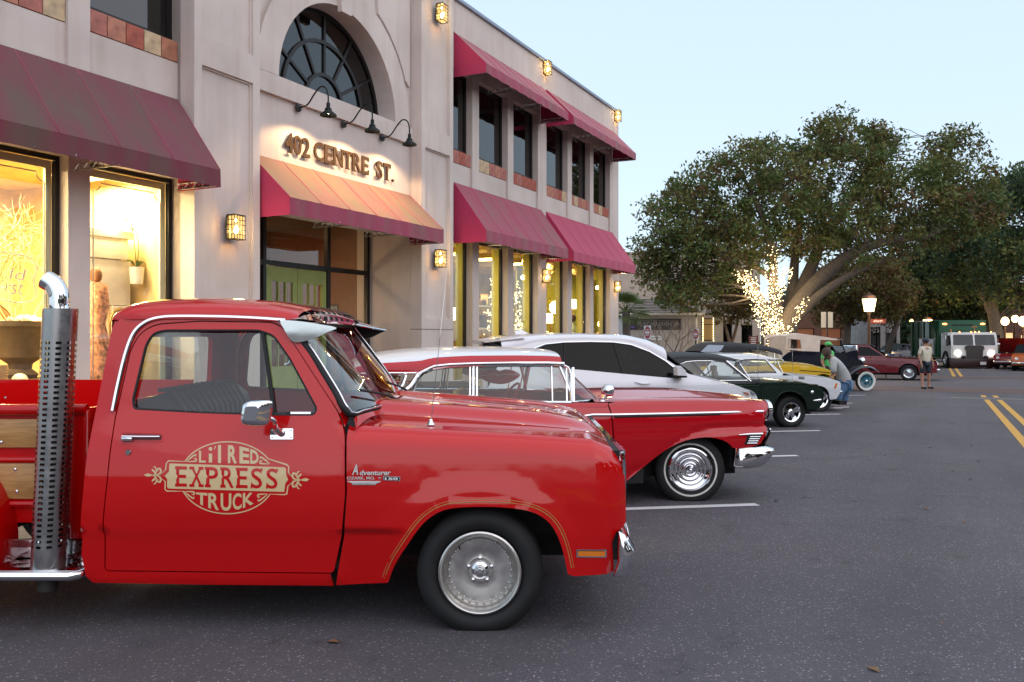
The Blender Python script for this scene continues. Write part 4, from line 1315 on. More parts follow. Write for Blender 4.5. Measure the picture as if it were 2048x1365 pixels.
 car.bead("vent_divider", [db[0], db[1]], 0.011, M['black'], dn, lift=-0.012, both=True)
 mb = MB()
 wtr = S([(552, 829), (622, 828), (622, 824), (552, 824)], 0.01)
 car.panel("window_trim", wtr, M['chrome'], dn, g=0.1, rim=0.004, lift=-0.004)
 # vent latch
 a = S([(578, 722)])[0]
 y = float(car.yn(np.array([a[0]]), np.array([a[1]]))[0]) + 0.03
 mb = MB(); mb.tube([(a[0], y, a[1]), (a[0] - 0.012, y, a[1] - 0.016), (a[0] - 0.03, y, a[1] - 0.02)], 0.006); car.part("vent_latch", mb, M['chrome'], parent=dn)
 # windscreen
 rows = []
 for v in np.linspace(0, 1, 10):
  hw = wsw(v)
  rows.append([(wsx(y, v), y, wsz(y, v)) for y in np.linspace(-hw, hw, 31)])
 mb = MB(); mb.grid(rows)
 car.part("windscreen", mb, CAR_GLASS, 80)
 ed = [rows[0][k] for k in range(31)] + [rows[i][-1] for i in range(1, 10)] + [rows[-1][k] for k in range(29, -1, -1)] + [rows[i][0] for i in range(8, 0, -1)]
 ed = cr(ed[::2], 2, True)
 mb = MB(); mb.tube(ed, 0.016, 8, closed=True); car.part("windscreen_gasket", mb, M['black'], 80)
 mb = MB(); mb.tube([(p[0] + 0.014, p[1] * 0.99, p[2] + 0.008) for p in ed], 0.006, 6, closed=True); car.part("windscreen_trim", mb, M['chrome'], 80)
 # pillars behind the windscreen edge so that no gap shows
 for sgn in (-1, 1):
  rr = []
  for v in np.linspace(0, 1, 8):
   hw = wsw(v)
   x, z = wsx(hw, v), wsz(hw, v)
   yo = -float(car.yn(np.array([x - 0.02]), np.array([z]))[0])
   rr.append([(x + 0.01, sgn * (hw - 0.005), z), (x - 0.03, sgn * (yo - 0.004), z - 0.005), (x - 0.10, sgn * (yo - 0.03), z - 0.02), (x - 0.06, sgn * (hw - 0.05), z)])
  mb = MB(); mb.grid(rr, closed=True, flip=(sgn > 0)); car.part("windscreen_pillar", mb, RED, 50)
 # wipers
 for y0, y1 in ((-0.15, -0.70), (0.55, 0.05)):
  mb = MB(); n = 8
  P = []
  for i in range(n + 1):
   t = i / n; y = y0 + (y1 - y0) * t; v = 0.03 + 0.16 * t
   P.append((wsx(y, v) + 0.025, y, wsz(y, v) + 0.02))
  mb.tube(P, 0.007, 5); mb.tube([(P[0][0] + 0.05, y0 + 0.05, 1.085), P[2]], 0.008, 5); car.part("wiper", mb, M['black'])
 # chrome sun visor over the windscreen
 vis = empty("sun_visor", parent=R)
 n = 24
 top, lip = [], []
 for i in range(n + 1):
  y = -0.86 + 1.72 * i / n
  q = (abs(y) / 0.86)
  top.append((-1.0 - 0.02 * q ** 2, y, 1.635 - 0.085 * q ** 3))
  lip.append((-0.885 + 0.15 * q ** 5, y, 1.558 - 0.044 * q ** 3))
 rows = [[tuple(np.array(a) + (np.array(b) - np.array(a)) * t + np.array([0, 0, 0.028 * math.sin(math.pi * t)])) for a, b in zip(top, lip)] for t in np.linspace(0, 1, 6)]
 mb = MB(); mb.grid([[(p[0], p[1], p[2] - 0.004) for p in r] for r in rows], flip=True)
 car.part("visor_dark_reflection", mb, M['black'], 50, parent=vis)  # black sheet stands in for the dark reflection on the blade's underside
 mb = MB(); mb.grid(rows)
 mb.tube(lip, 0.008, 6); mb.tube([(p[0] + 0.0, p[1], p[2]) for p in top], 0.008, 6)
 # slots along the visor
 car.part("visor_blade", mb, M['chrome'], 50, parent=vis)
 for i in range(9):
  y = -0.62 + i * 0.155
  q = (abs(y) / 0.86)
  for (x0, x1) in ((-0.955, -0.925), (-0.905, -0.875)):
   z0 = 1.635 + (x0 + 1.0) / 0.165 * (-0.079) + 0.026 - 0.085 * q ** 3
   z1 = 1.635 + (x1 + 1.0) / 0.165 * (-0.079) + 0.026 - 0.085 * q ** 3
   mb = MB(); mb.add([(x0, y - 0.045, z0 + 0.006), (x1, y - 0.045, z1 + 0.006), (x1, y + 0.045, z1 + 0.006), (x0, y + 0.045, z0 + 0.006)], [(0, 1, 2, 3)])
   car.part("visor_slot", mb, M['black'], None, parent=vis)
 ear = car.line([(563, 641), (600, 641), (672, 655), (655, 664), (630, 676), (600, 684), (588, 684), (577, 672), (568, 655)], 0.0)
 ear = cr([car.at(p[0], p[1], -0.865) for p in [(563, 642), (600, 643), (640, 649), (673, 656), (655, 665), (630, 677), (604, 684), (588, 684), (577, 673), (568, 657)]], 4, True)
 for sgn in (1, -1):
  mb = MB(); plate(ear if True else ear, [], -0.872, -0.866, mb, g=0.2)
  mb.v = [(x, y * sgn, z) for x, y, z in mb.v]
  if sgn < 0: mb.f = [f[::-1] for f in mb.f]
  car.part("visor_ear", mb, M['chrome'], None, parent=vis)
  mb = MB(); mb.add([(p[0], -0.862 * sgn, p[1]) for p in ear], [tuple(range(len(ear))) if sgn < 0 else tuple(range(len(ear) - 1, -1, -1))]); car.part("visor_ear_dark_reflection", mb, M['black'], None, parent=vis)  # black inner face paints the same dark reflection on the ear
 # door furniture
 def yat(p): return float(car.yn(np.array([p[0]]), np.array([p[1]]))[0])
 rec = fillet(S([(244, 866, .01), (325, 868, .01), (326, 884, .01), (245, 884, .01)]), 0.01)
 car.bead("handle_recess", rec, 0.002, RED, dn, lift=0.0005, closed=True)
 car.panel("handle_cup_shade", fillet(S([(247, 868), (323, 870), (323, 881), (247, 881)]), 0.008), plain("handle_shadow", (0.12, 0.005, 0.005), 0.4), dn, g=0.1, rim=0, lift=0.0008)  # flat dark red patch paints the shade inside the handle recess
 h0, h1 = S([(248, 872), (322, 873)])
 mb = MB(); mb.tube([(h0[0], yat(h0) - 0.022, h0[1]), ((h0[0] + h1[0]) / 2, yat(h0) - 0.026, (h0[1] + h1[1]) / 2), (h1[0], yat(h1) - 0.016, h1[1])], 0.0055, 8)
 mb.box(h0[0] - 0.004, h0[0] + 0.05, yat(h0) - 0.026, yat(h0), h0[1] - 0.024, h0[1] - 0.003, b=0.005)
 car.part("door_handle", mb, M['chrome'], parent=dn)
 kk = S([(257, 905)])[0]
 mb = MB(); mb.lathe([(0.0, -0.008), (0.012, -0.008), (0.015, -0.003), (0.015, 0.004)], (kk[0], yat(kk), kk[1]), axis='y', seg=16); mb.box(kk[0] - 0.001, kk[0] + 0.001, yat(kk) - 0.0095, yat(kk) - 0.007, kk[1] - 0.006, kk[1] + 0.006)
 car.part("door_lock", mb, M['steel'], parent=dn)
 # side mirror on its arm
 mir = empty("side_mirror", parent=R)
 ym = -1.10
 sh = cr([car.at(p[0], p[1], ym) for p in [(498, 803), (520, 800), (538, 802), (541, 815), (538, 835), (534, 850), (515, 853), (494, 850), (490, 840), (493, 818)]], 4, True)
 c0 = np.mean(np.array(sh), 0)
 rows = []
 for (dy, sc_) in ((-0.035, 0.55), (-0.03, 0.82), (-0.015, 0.97), (0.0, 1.0), (0.012, 0.98)):
  rows.append([(c0[0] + (p[0] - c0[0]) * sc_ + dy * 0.7, ym + dy, c0[1] + (p[1] - c0[1]) * sc_) for p in sh])
 mb = MB(); mb.grid(rows, closed=True, flip=True); mb.add(rows[0], [tuple(range(len(sh)))]); mb.add(rows[-1], [tuple(range(len(sh) - 1, -1, -1))])
 car.part("mirror_housing", mb, M['chrome'], 60, parent=mir)
 b0 = S([(563, 866)])[0]; m1 = (c0[0] + 0.02, c0[1] - 0.01)
 mb = MB(); mb.tube(cr([(m1[0], ym + 0.02, m1[1]), (m1[0] + 0.045, ym + 0.04, m1[1] - 0.03), (b0[0] - 0.015, yat(b0) - 0.05, b0[1] + 0.03), (b0[0], yat(b0) - 0.015, b0[1])], 5), [0.010] * 6 + [0.012] * 5 + [0.018] * 5, 10)
 car.part("mirror_arm", mb, M['chrome'], 60, parent=mir)
 q = fillet(S([(541, 857, .006), (587, 857, .006), (587, 879, .006), (541, 879, .006)]), 0.006)
 car.panel("mirror_base", q, M['chrome'], mir, g=0.05, rim=-0.006, lift=0.006)
 for p in ((545, 861), (583, 861), (545, 875), (583, 875)):
  a = S([p])[0]; mb = MB(); mb.lathe([(0.0, -0.011), (0.003, -0.010), (0.004, -0.006)], (a[0], yat(a), a[1]), axis='y', seg=8); car.part("mirror_screw", mb, M['steel'], parent=mir)
 # antenna
 a = S([(858, 858)])[0]
 pb = (a[0], yat(a) + 0.10, a[1] + 0.012)
 mb = MB(); mb.lathe([(0.0, 0.03), (0.008, 0.028), (0.012, 0.012), (0.02, 0.004), (0.022, 0.0)], pb, seg=12); mb.tube([pb, (pb[0] + 0.085, pb[1], pb[2] + 0.80)], [0.0022, 0.0009], 6)
 car.part("antenna", mb, M['chrome'])
 # side marker
 sm = fillet(S([(1153, 1099, .004), (1213, 1099, .004), (1213, 1115, .004), (1153, 1115, .004)]), 0.004)
 so = car.panel("side_marker", sm, M['chrome'], g=0.03, rim=-0.006, lift=0.004)
 sm2 = fillet(S([(1156, 1102, .003), (1210, 1102, .003), (1210, 1112, .003), (1156, 1112, .003)]), 0.003)
 car.panel("lens", sm2, M['lens_amber'], so, g=0.03, rim=-0.004, lift=0.009)
 # nose: grille edge strip, grille, bumper
 gs = S([(1249, 904), (1256, 915), (1259, 940), (1260, 1000), (1259, 1030), (1255, 1048)])
 gy = [-(0.90 - 0.0 * i) for i in range(len(gs))]
 pts = cr([(0.715, -0.90, 0.905), (0.728, -0.905, 0.86), (0.732, -0.905, 0.75), (0.730, -0.905, 0.66), (0.722, -0.90, 0.585)], 6)
 gr_ = empty("grille", parent=R)
 for sgn in (1, -1):
  mb = MB(); mb.grid([[(p[0], p[1] * sgn + o * sgn, p[2]) for p in pts] for o in (0.012, -0.004, -0.004 + 0.0, 0.03)], flip=(sgn > 0))
  mb.grid([[(p[0] - d, p[1] * sgn - 0.012 * sgn * (d > 0), p[2]) for p in pts] for d in (0.0, 0.016)], flip=(sgn < 0))
  car.part("grille_edge", mb, M['chrome'], 50, parent=gr_)
 mb = MB(); mb.box(0.66, 0.70, -0.90, 0.90, 0.58, 0.90); car.part("grille_back", mb, M['black'], None, parent=gr_)
 mb = MB()
 for z in np.linspace(0.60, 0.88, 9): mb.box(0.70, 0.72, -0.55, 0.55, z - 0.008, z + 0.008)
 for z in (0.59, 0.89): mb.box(0.70, 0.728, -0.9, 0.9, z - 0.012, z + 0.012)
 car.part("grille_bar", mb, M['chrome'], None, parent=gr_)
 for sgn in (1, -1):
  hl = empty("headlight", parent=R)
  mb = MB(); mb.lathe([(0.0, 0.03), (0.05, 0.025), (0.09, 0.01), (0.095, 0.0)], (0.70, sgn * 0.72, 0.74), axis='x', seg=24); car.part("lens", mb, M['lens_clear'], 60, parent=hl)
  mb = MB(); mb.lathe([(0.095, 0.0), (0.10, 0.022), (0.115, 0.02), (0.12, 0.0)], (0.70, sgn * 0.72, 0.74), axis='x', seg=24); car.part("bezel", mb, M['chrome'], 60, parent=hl)
 bprof = [car.at(p[0], p[1], -0.95) for p in [(1238, 1060), (1250, 1066), (1262, 1088), (1268, 1098), (1266, 1108), (1254, 1146), (1242, 1152), (1226, 1150), (1236, 1120), (1236, 1086)]]
 rows = []
 for t in np.linspace(-1, 1, 41):
  q = max(0, abs(t) - 0.9) / 0.1
  rows.append([(p[0] + 0.06 * (1 - t * t) - 0.006 * q, t * 0.985, p[1]) for p in bprof])
 mb = MB(); mb.grid(rows, closed=True)
 dome_caps(mb, rows, 0.03)
 car.part("front_bumper", mb, M['chrome'], 40)
 mb = MB(); mb.box(0.62, 0.70, -0.93, 0.93, 0.36, 0.56); car.part("valance", mb, M['black'], None)
 # inner wheel housings and chassis
 mb = MB()
 mb.box(-0.60, 0.62, -0.62, 0.62, 0.42, 0.93); mb.box(-1.95, 0.6, -0.45, 0.45, 0.26, 0.40); mb.box(-0.60, -0.52, -0.88, 0.88, 0.30, 0.95); mb.box(0.55, 0.62, -0.88, 0.88, 0.36, 0.84); mb.box(-0.5, 0.55, -0.86, 0.86, 0.89, 0.91)
 car.part("wheel_housing", mb, M['under'], None)
 mb = MB(); mb.tube([(0, -0.8, 0.29), (0, 0.8, 0.29)], 0.04); mb.tube([(-2.95, -0.8, 0.32), (-2.95, 0.8, 0.32)], 0.05); car.part("axle", mb, M['under'])
 # wheels
 Rt, rr_, wd, az = 0.316, 0.205, 0.225, 0.297
 ty = tyre_mesh(Rt, rr_, wd, M['rubber'], flat=az - 0.002)
 rim = MB()
 rim.lathe([(0.207, -0.100), (0.207, -0.112), (0.200, -0.116), (0.193, -0.110), (0.187, -0.096), (0.183, -0.076), (0.180, -0.050), (0.172, -0.040), (0.165, -0.042), (0.158, -0.048), (0.10, -0.044), (0.075, -0.040), (0.062, -0.042), (0.057, -0.05), (0.03, -0.05), (0.0, -0.05)], axis='y', seg=64)
 rim_me = rim.mesh("rim", M['alu'], 30)
 rv = MB()
 for k in range(30):
  a = 2 * math.pi * k / 30
  rv.sphere((0.157 * math.cos(a), -0.051, 0.157 * math.sin(a)), 0.006, 6, 4)
 rv_me = rv.mesh("rivets", M['steel'], 180)
 hub = MB()
 hub.lathe([(0.045, -0.045), (0.043, -0.062), (0.030, -0.070), (0.026, -0.095), (0.022, -0.10), (0.018, -0.098), (0.016, -0.108), (0.0, -0.110)], axis='y', seg=24)
 for k in range(5):
  a = 2 * math.pi * k / 5 + 1.57
  hub.lathe([(0.011, -0.043), (0.010, -0.062), (0.004, -0.064), (0.0, -0.064)], (0.060 * math.cos(a), 0, 0.060 * math.sin(a)), axis='y', seg=8)
 hub_me = hub.mesh("hub", M['chrome'], 40)
 for (x, y, zz) in ((0, -0.835, az), (0, 0.835, az), (-2.95, -0.80, az + 0.02), (-2.95, 0.80, az + 0.02)):
  w = empty("wheel", (x, y, zz), parent=R)
  if y > 0: w.rotation_euler = (0, 0, math.pi)
  obj("tyre", ty, w); obj("rim", rim_me, w); obj("rivets", rv_me, w); obj("hub", hub_me, w)
  vs = MB(); vs.tube([(0.16 * math.cos(2.3), -0.05, 0.16 * math.sin(2.3)), (0.15 * math.cos(2.3), -0.085, 0.15 * math.sin(2.3))], 0.004, 6); vs.build("valve", M['black'], w)
 # interior
 seat_m = plain("black_seat_vinyl", (0.03, 0.03, 0.034), 0.45, bump=0.2, bscale=30)
 bench(car, -1.72, -1.15, 0.45, 0.72, 1.17, 0.72, seat_m)
 mb = MB()
 for y in np.linspace(-0.5, 0.5, 12): mb.tube([(-1.60, y, 0.74), (-1.62, y, 1.05), (-1.70, y, 1.175), (-1.78, y, 1.18)], 0.012, 6)
 car.part("seat_pleats", mb, seat_m)
 mb = MB(); mb.box(-0.95, -0.64, -0.86, 0.86, 0.86, 1.04, b=0.04); car.part("dashboard", mb, M['cabin_black'], 40)
 steer_wheel(car, -1.08, 0.40, 1.02, 0.20)
 # ---- bed
 bed = empty("cargo_bed", parent=R)
 yb = -0.72
 def bp(px, py): return car.at(px, py, yb)
 xf = bp(182, 900)[0]
 xr = -4.0
 mb = MB(); mb.box(xr, xf, yb, yb + 0.03, 0.50, 1.10); mb.box(xr, xf, -yb - 0.03, -yb, 0.50, 1.175); mb.box(xf - 0.03, xf - 0.001, yb + 0.031, -yb - 0.031, 0.5, 1.10); mb.box(xr, xf - 0.031, yb + 0.031, -yb - 0.031, 0.56, 0.60); mb.box(xr, xr + 0.03, yb + 0.031, -yb - 0.031, 0.601, 1.1)
 car.part("bed_side", mb, RED, None, parent=bed)
 mb = MB()
 z0, z1 = bp(0, 831)[1], bp(0, 808)[1]
 mb.tube([(xr, yb - 0.02, (z0 + z1) / 2), (xf - 0.01, yb - 0.02, (z0 + z1) / 2)], 0.03, 12)
 mb.tube([(xr, yb - 0.012, 0.83), (xf - 0.01, yb - 0.012, 0.83)], 0.018, 8); mb.tube([(xr, yb - 0.012, 0.60), (xf - 0.01, yb - 0.012, 0.60)], 0.018, 8)
 mb.box(xf - 0.10, xf + 0.0, yb - 0.03, yb - 0.001, 0.42, 1.09, b=0.008)
 car.part("bed_rail", mb, RED, 40, parent=bed)
 oak = wood_mat("oak_slat", (0.40, 0.20, 0.06), (0.55, 0.30, 0.11), (1.5, 10, 14), 0.35)
 for (za, zb) in ((bp(0, 895)[1], bp(0, 838)[1]), (bp(0, 997)[1], bp(0, 926)[1])):
  mb = MB(); mb.box(xr + 0.1, xf - 0.10, yb - 0.018, yb - 0.001, za, zb, b=0.004)
  sl = car.part("wood_slat", mb, oak, 40, parent=bed)
 for p in ((7, 884), (35, 938), (38, 982)):
  a = bp(*p); mb = MB(); mb.sphere((a[0], yb - 0.02, a[1]), (0.010, 0.006, 0.010), 10, 6); car.part("bolt", mb, M['chrome'], 180, parent=bed)
 for p in ((11, 796), (148, 801)):
  a = car.at(p[0], p[1], -yb - 0.03); mb = MB(); mb.sphere((a[0], -yb - 0.033, a[1]), (0.009, 0.005, 0.009), 8, 6); car.part("rivet", mb, M['steel'], 180, parent=bed)
 # rear fender, bulging out of the bed side; only its front edge reaches the picture
 rows = []
 for k, y in enumerate((yb - 0.001, -0.80, -0.90, -0.97, -1.0)):
  sc_ = (1.0, 0.995, 0.965, 0.90, 0.80)[k]
  rows.append([(-2.95 + 0.53 * sc_ * math.cos(a), y, 0.42 + 0.55 * sc_ * math.sin(a)) for a in np.linspace(-0.35, math.pi, 26)])
 mb = MB(); mb.grid(rows, flip=True); mb.grid([rows[-1], [(-2.95 + (p[0] + 2.95) * 0.86, p[1] + 0.02, 0.42 + (p[2] - 0.42) * 0.86) for p in rows[-1]]], flip=True)
 car.part("rear_fender", mb, RED, 50, parent=bed)
 # chrome step between cab and rear fender
 s0, s1 = car.at(0, 1150, -0.98), car.at(158, 1150, -0.98)
 zt = car.at(60, 1143, -0.98)[1]
 mb = MB(); mb.box(-2.62, s1[0] - 0.03, -0.97, -0.70, zt - 0.02, zt, b=0.004); mb.box(-2.62, s1[0] - 0.01, -0.725, -0.70, zt, zt + 0.095, b=0.003)
 mb.tube([(-3.0, -0.975, zt - 0.025), (s1[0] - 0.05, -0.975, zt - 0.025), (s1[0] - 0.02, -0.95, zt - 0.025), (s1[0] - 0.012, -0.90, zt - 0.025)], 0.024, 10)
 car.part("side_step", mb, M['chrome'], 40, parent=bed)
 # exhaust stack with perforated heat shield
 ex = empty("exhaust_stack", parent=R)
 ys = -0.885
 b0, b1 = car.at(97, 1140, ys), car.at(121, 618, ys)
 rs = 0.082
 seg, rowsn = 40, 96
 mb = MB()
 V, F = [], []
 T = np.array([b1[0] - b0[0], 0, b1[1] - b0[1]]); Lh = np.linalg.norm(T)
 def P(i, k, r=rs):
  t = i / rowsn
  a = 2 * math.pi * k / seg
  return (b0[0] + T[0] * t + r * math.cos(a), ys + r * math.sin(a), b0[1] + T[2] * t)
 for r_, fl in ((rs, False), (rs - 0.004, True)):
  kk0 = len(V)
  for i in range(rowsn + 1):
   for k in range(seg): V.append(P(i, k, r_))
  for i in range(rowsn):
   for k in range(seg):
    col = k % 4
    slot = (8 <= i < rowsn - 12) and (i % 2 == 1) and (col in (0, 1))
    if slot: continue
    q = (k + 1) % seg
    f = (kk0 + i * seg + k, kk0 + i * seg + q, kk0 + (i + 1) * seg + q, kk0 + (i + 1) * seg + k)
    F.append(f[::-1] if fl else f)
 mb.add(V, F)
 car.part("heat_shield", mb, chrome("shield_steel", (0.40, 0.40, 0.40), 0.25), 60, parent=ex)
 mb = MB()
 mb.tube([(b0[0] - 0.004, ys, b0[1] - 0.10), (b0[0] + T[0] * 0.5, ys, b0[1] + T[2] * .5), (b1[0], ys, b1[1] - 0.02)], 0.048, 16)
 car.part("inner_pipe", mb, plain("sooty_pipe", (0.05, 0.045, 0.04), 0.6, metal=0.6), 60, parent=ex)
 e1, e2, e3, e4 = car.at(118, 612, ys), car.at(117, 590, ys), car.at(108, 571, ys), car.at(92, 560, ys)
 mb = MB()
 path = cr([(b1[0], ys, b1[1] - 0.03), (e1[0], ys, e1[1]), (e2[0], ys, e2[1]), (e3[0], ys, e3[1]), (e4[0], ys, e4[1])], 6)
 mb.tube(path, 0.050, 24, cap=False); mb.tube(path, 0.046, 24, cap=False)
 car.part("exhaust_tip", mb, M['chrome'], 80, parent=ex)
 # ---- lettering on the door
 GOLD = plain("gold_leaf_print", (0.66, 0.49, 0.25), 0.35, coat=0.6)
 dec = empty("door_lettering", parent=dn)
 def conform(V2, F, lift, name, mat, parent=dec):
  mb = MB(); V2 = np.array(V2)
  mb.add([(x, float(y) - lift, z) for (x, z), y in zip(V2, car.yn(V2[:, 0], V2[:, 1]))], F)
  return car.part(name, mb, mat, None, parent=parent)
 def dpx(u, v):      # decal coordinates: pixels of the enlarged view 2048 x 995 -> photo
  return car.side(280 + u / 5.851, 870 + v / 5.851)
 def poly2(pts, lift, name, mat, holes=()):
  P_, T_, _, _ = cdt([dpx(*p) for p in pts], [[dpx(*q) for q in h] for h in holes], 0.05)
  return conform(P_, [tuple(t) for t in T_], lift, name, mat)
 def ell(cx, cy, rx, ry, a0, a1, n=30): return [(cx + rx * math.cos(rad(a0 + (a1 - a0) * i / n)), cy + ry * math.sin(rad(a0 + (a1 - a0) * i / n))) for i in range(n + 1)]
 sl_ = 40 / 1380.0
 def outl(e):
  up = [(500 - e * .3, 300 - e), (335, 300 - e), (305 - e, 335), (305 - e, 400), (255, 470 - e * 0.3)]
  return up
 cxm, cym = 1025, 503
 def ring(e):
  top = ell(cxm, cym, 560 + e, 422 + e, 207, 328, 28)
  bot = ell(cxm, cym, 560 + e, 422 + e, 27, 158, 28)
  return top + [(1720 + e, 349 - e), (1742 + e, 375), (1740 + e, 440), (1790 + e * .2, 512), (1790 + e * .2, 545), (1732 + e, 600), (1720 + e, 690 + e), (1690, 702 + e)] + bot + [(320 - e, 660 + e), (293 - e, 640), (295 - e, 545), (235 - e * .2, 495), (235 - e * .2, 468), (300 - e, 410), (308 - e, 335), (335 - e * .5, 303 - e)]
 poly2(ring(6), 0.0012, "emblem_outline", GOLD, holes=[ring(-8)])
 poly2([(350, 335), (1690, 380), (1710, 400), (1710, 470), (1735, 525), (1700, 570), (1690, 668), (330, 628), (318, 610), (320, 520), (290, 483), (340, 430), (343, 350)], 0.0014, "emblem_plate", GOLD)
 def word(s, spans, y_of, h_of, lift, mat, bold, name, slab=False):
  for ch, (u0, u1) in zip(s, spans):
   A, F, a0, a1, b0_, b1_ = text2d(ch, bold, 0.0)
   pts = []
   for (x, y, _) in A:
    fx = (x - a0) / (a1 - a0); fy = (y - b0_) / (b1_ - b0_)
    u = u0 + fx * (u1 - u0)
    pts.append(dpx(u, y_of(u) - fy * h_of(u)))
   conform(pts, F, lift, name, mat)
   if slab:
    um = (u0 + u1) / 2
    bars = {'E': [(u0 - 12, u0 + 48, 0), (u0 - 12, u0 + 48, 1), (u1 - 24, u1 + 6, 0), (u1 - 24, u1 + 6, 1)], 'X': [(u0 - 10, u0 + 48, 0), (u1 - 48, u1 + 10, 0), (u0 - 10, u0 + 48, 1), (u1 - 48, u1 + 10, 1)], 'P': [(u0 - 14, u0 + 54, 0), (u0 - 14, u0 + 20, 1)],
      'R': [(u0 - 14, u0 + 48, 0), (u0 - 14, u0 + 20, 1)], 'S': [(u0 - 4, u0 + 14, 0), (u1 - 14, u1 + 4, 1)]}[ch]
    for (p, q, tp) in bars:
     hb = 34
     yb_ = y_of((p + q) / 2) - (h_of(um) - hb if tp else 0)
     conform([dpx(p, yb_), dpx(q, yb_ + (q - p) * sl_), dpx(q, yb_ + (q - p) * sl_ - hb), dpx(p, yb_ - hb)], [(0, 1, 2, 3)], lift + 0.0004, name, mat)
 word("EXPRESS", [(425, 545), (590, 735), (775, 915), (955, 1100), (1135, 1255), (1300, 1430), (1480, 1610)], lambda u: 604 + (u - 410) * sl_ * 0.85, lambda u: 238, 0.0022, RED, 0.012, "letter", True)
 word("TRUCK", [(655, 790), (800, 925), (945, 1070), (1085, 1190), (1205, 1330)], lambda u: 890 - 95 * ((u - 1010) / 340) ** 2, lambda u: (205 - 85 * ((u - 1010) / 340) ** 2), 0.0016, GOLD, 0.025, "letter")
 word("LI", [(692, 772), (806, 846)], lambda u: 325, lambda u: 140 if u < 785 else 105, 0.0016, GOLD, 0.02, "letter")
 word("IRED", [(914, 950), (1030, 1135), (1165, 1280), (1290, 1390)], lambda u: 330 + (u - 900) * 0.02, lambda u: 212 - 70 * max(0, (u - 1080) / 310) ** 1.5, 0.0016, GOLD, 0.035, "letter")
 poly2(ell(826, 165, 22, 22, 0, 345, 14), 0.0016, "letter", GOLD)
 poly2([(868, 168), (880, 128), (892, 132), (876, 172)], 0.0016, "letter", GOLD)
 def swirl(pts, wd, name="flourish"):
  C = cr(pts, 6); L_, R_ = [], []
  for i, p in enumerate(C):
   a, b = np.array(C[max(0, i - 1)]), np.array(C[min(len(C) - 1, i + 1)])
   t = (b - a) / (np.linalg.norm(b - a) + 1e-9); w_ = wd * (0.35 + 0.65 * math.sin(math.pi * i / (len(C) - 1)))
   L_.append(tuple(np.array(p) + np.array([-t[1], t[0]]) * w_)); R_.append(tuple(np.array(p) - np.array([-t[1], t[0]]) * w_))
  n = len(C)
  conform([dpx(*p) for p in L_ + R_], [(i, i + n, i + n + 1, i + 1) for i in range(n - 1)], 0.0016, name, GOLD)
 for sx, ox, oy in ((1, 0, 0), (-1, 2030, 55)):
  X = lambda u: u * sx + (ox if sx < 0 else 0)
  poly2([(X(45), 468 + oy), (X(90), 450 + oy), (X(140), 466 + oy), (X(150), 474 + oy), (X(130), 484 + oy), (X(85), 490 + oy)], 0.0016, "flourish", GOLD)
  for d in (-1, 1):
   swirl([(X(150), 474 + oy), (X(185), 474 + d * 25 + oy), (X(150), 474 + d * 60 + oy), (X(145), 474 + d * 75 + oy)], 11)
   swirl([(X(160), 474 + oy), (X(215), 474 + d * 10 + oy), (X(245), 474 + d * 40 + oy), (X(235), 474 + d * 78 + oy), (X(205), 474 + d * 70 + oy), (X(215), 474 + d * 48 + oy)], 11)
   swirl([(X(185), 474 + d * 8 + oy), (X(195), 474 + d * 50 + oy), (X(180), 474 + d * 95 + oy), (X(158), 474 + d * 100 + oy)], 8)
 for (u, v, sx, sy) in ((545, 315, 1, 1), (1520, 342, -1, 1), (520, 662, 1, -1), (1495, 692, -1, -1)):
  swirl([(u, v), (u + 50 * sx, v - 45 * sy), (u + 105 * sx, v - 82 * sy), (u + 112 * sx, v - 60 * sy)], 9)
  swirl([(u + 10 * sx, v), (u + 70 * sx, v - 3 * sy), (u + 112 * sx, v - 10 * sy), (u + 110 * sx, v - 38 * sy), (u + 85 * sx, v - 32 * sy)], 9)
 # ---- fender badges
 bd = empty("fender_badge", parent=fn)
 def bpx(u, v): return car.side(680 + u / 14.63, 915 + v / 14.63)
 def badge(s, u0, u1, v0, v1, mat, bold, th=0.006, slant=0.0):
  A, F, a0, a1, b0_, b1_ = text2d(s, bold, 0.0)
  pts = []
  for (x, y, _) in A:
   fx = (x - a0) / (a1 - a0); fy = (y - b0_) / (b1_ - b0_)
   pts.append(bpx(u0 + fx * (u1 - u0) + slant * fy, v1 - fy * (v1 - v0)))
  conform(pts, F, th, "badge_letter", mat, bd)
 badge("A", 360, 540, 200, 510, M['steel'], 0.03, slant=40)
 badge("dventurer", 575, 1480, 370, 520, M['steel'], 0.03, slant=20)
 badge("OZARK, MO.", 210, 1030, 560, 660, M['steel'], 0.02)
 for pts, m, lf in (([(1265, 545), (1765, 565), (1760, 690), (1262, 665)], M['chrome'], 0.004), ([(1285, 560), (1745, 580), (1742, 675), (1282, 655)], M['black'], 0.005), ([(205, 690), (1205, 690), (1190, 720), (1130, 740), (1050, 770), (1040, 805), (370, 805), (350, 750), (250, 715)], M['steel'], 0.004)):
  conform([bpx(*p) for p in pts], [tuple(range(len(pts)))[::-1]], lf, "badge_plate", m, bd)
 badge("150", 1320, 1700, 585, 655, M['white'], 0.03, 0.007)
 badge("★" if False else "*", 1115, 1215, 570, 660, M['steel'], 0.05)
 return car
TRUCK = truck()
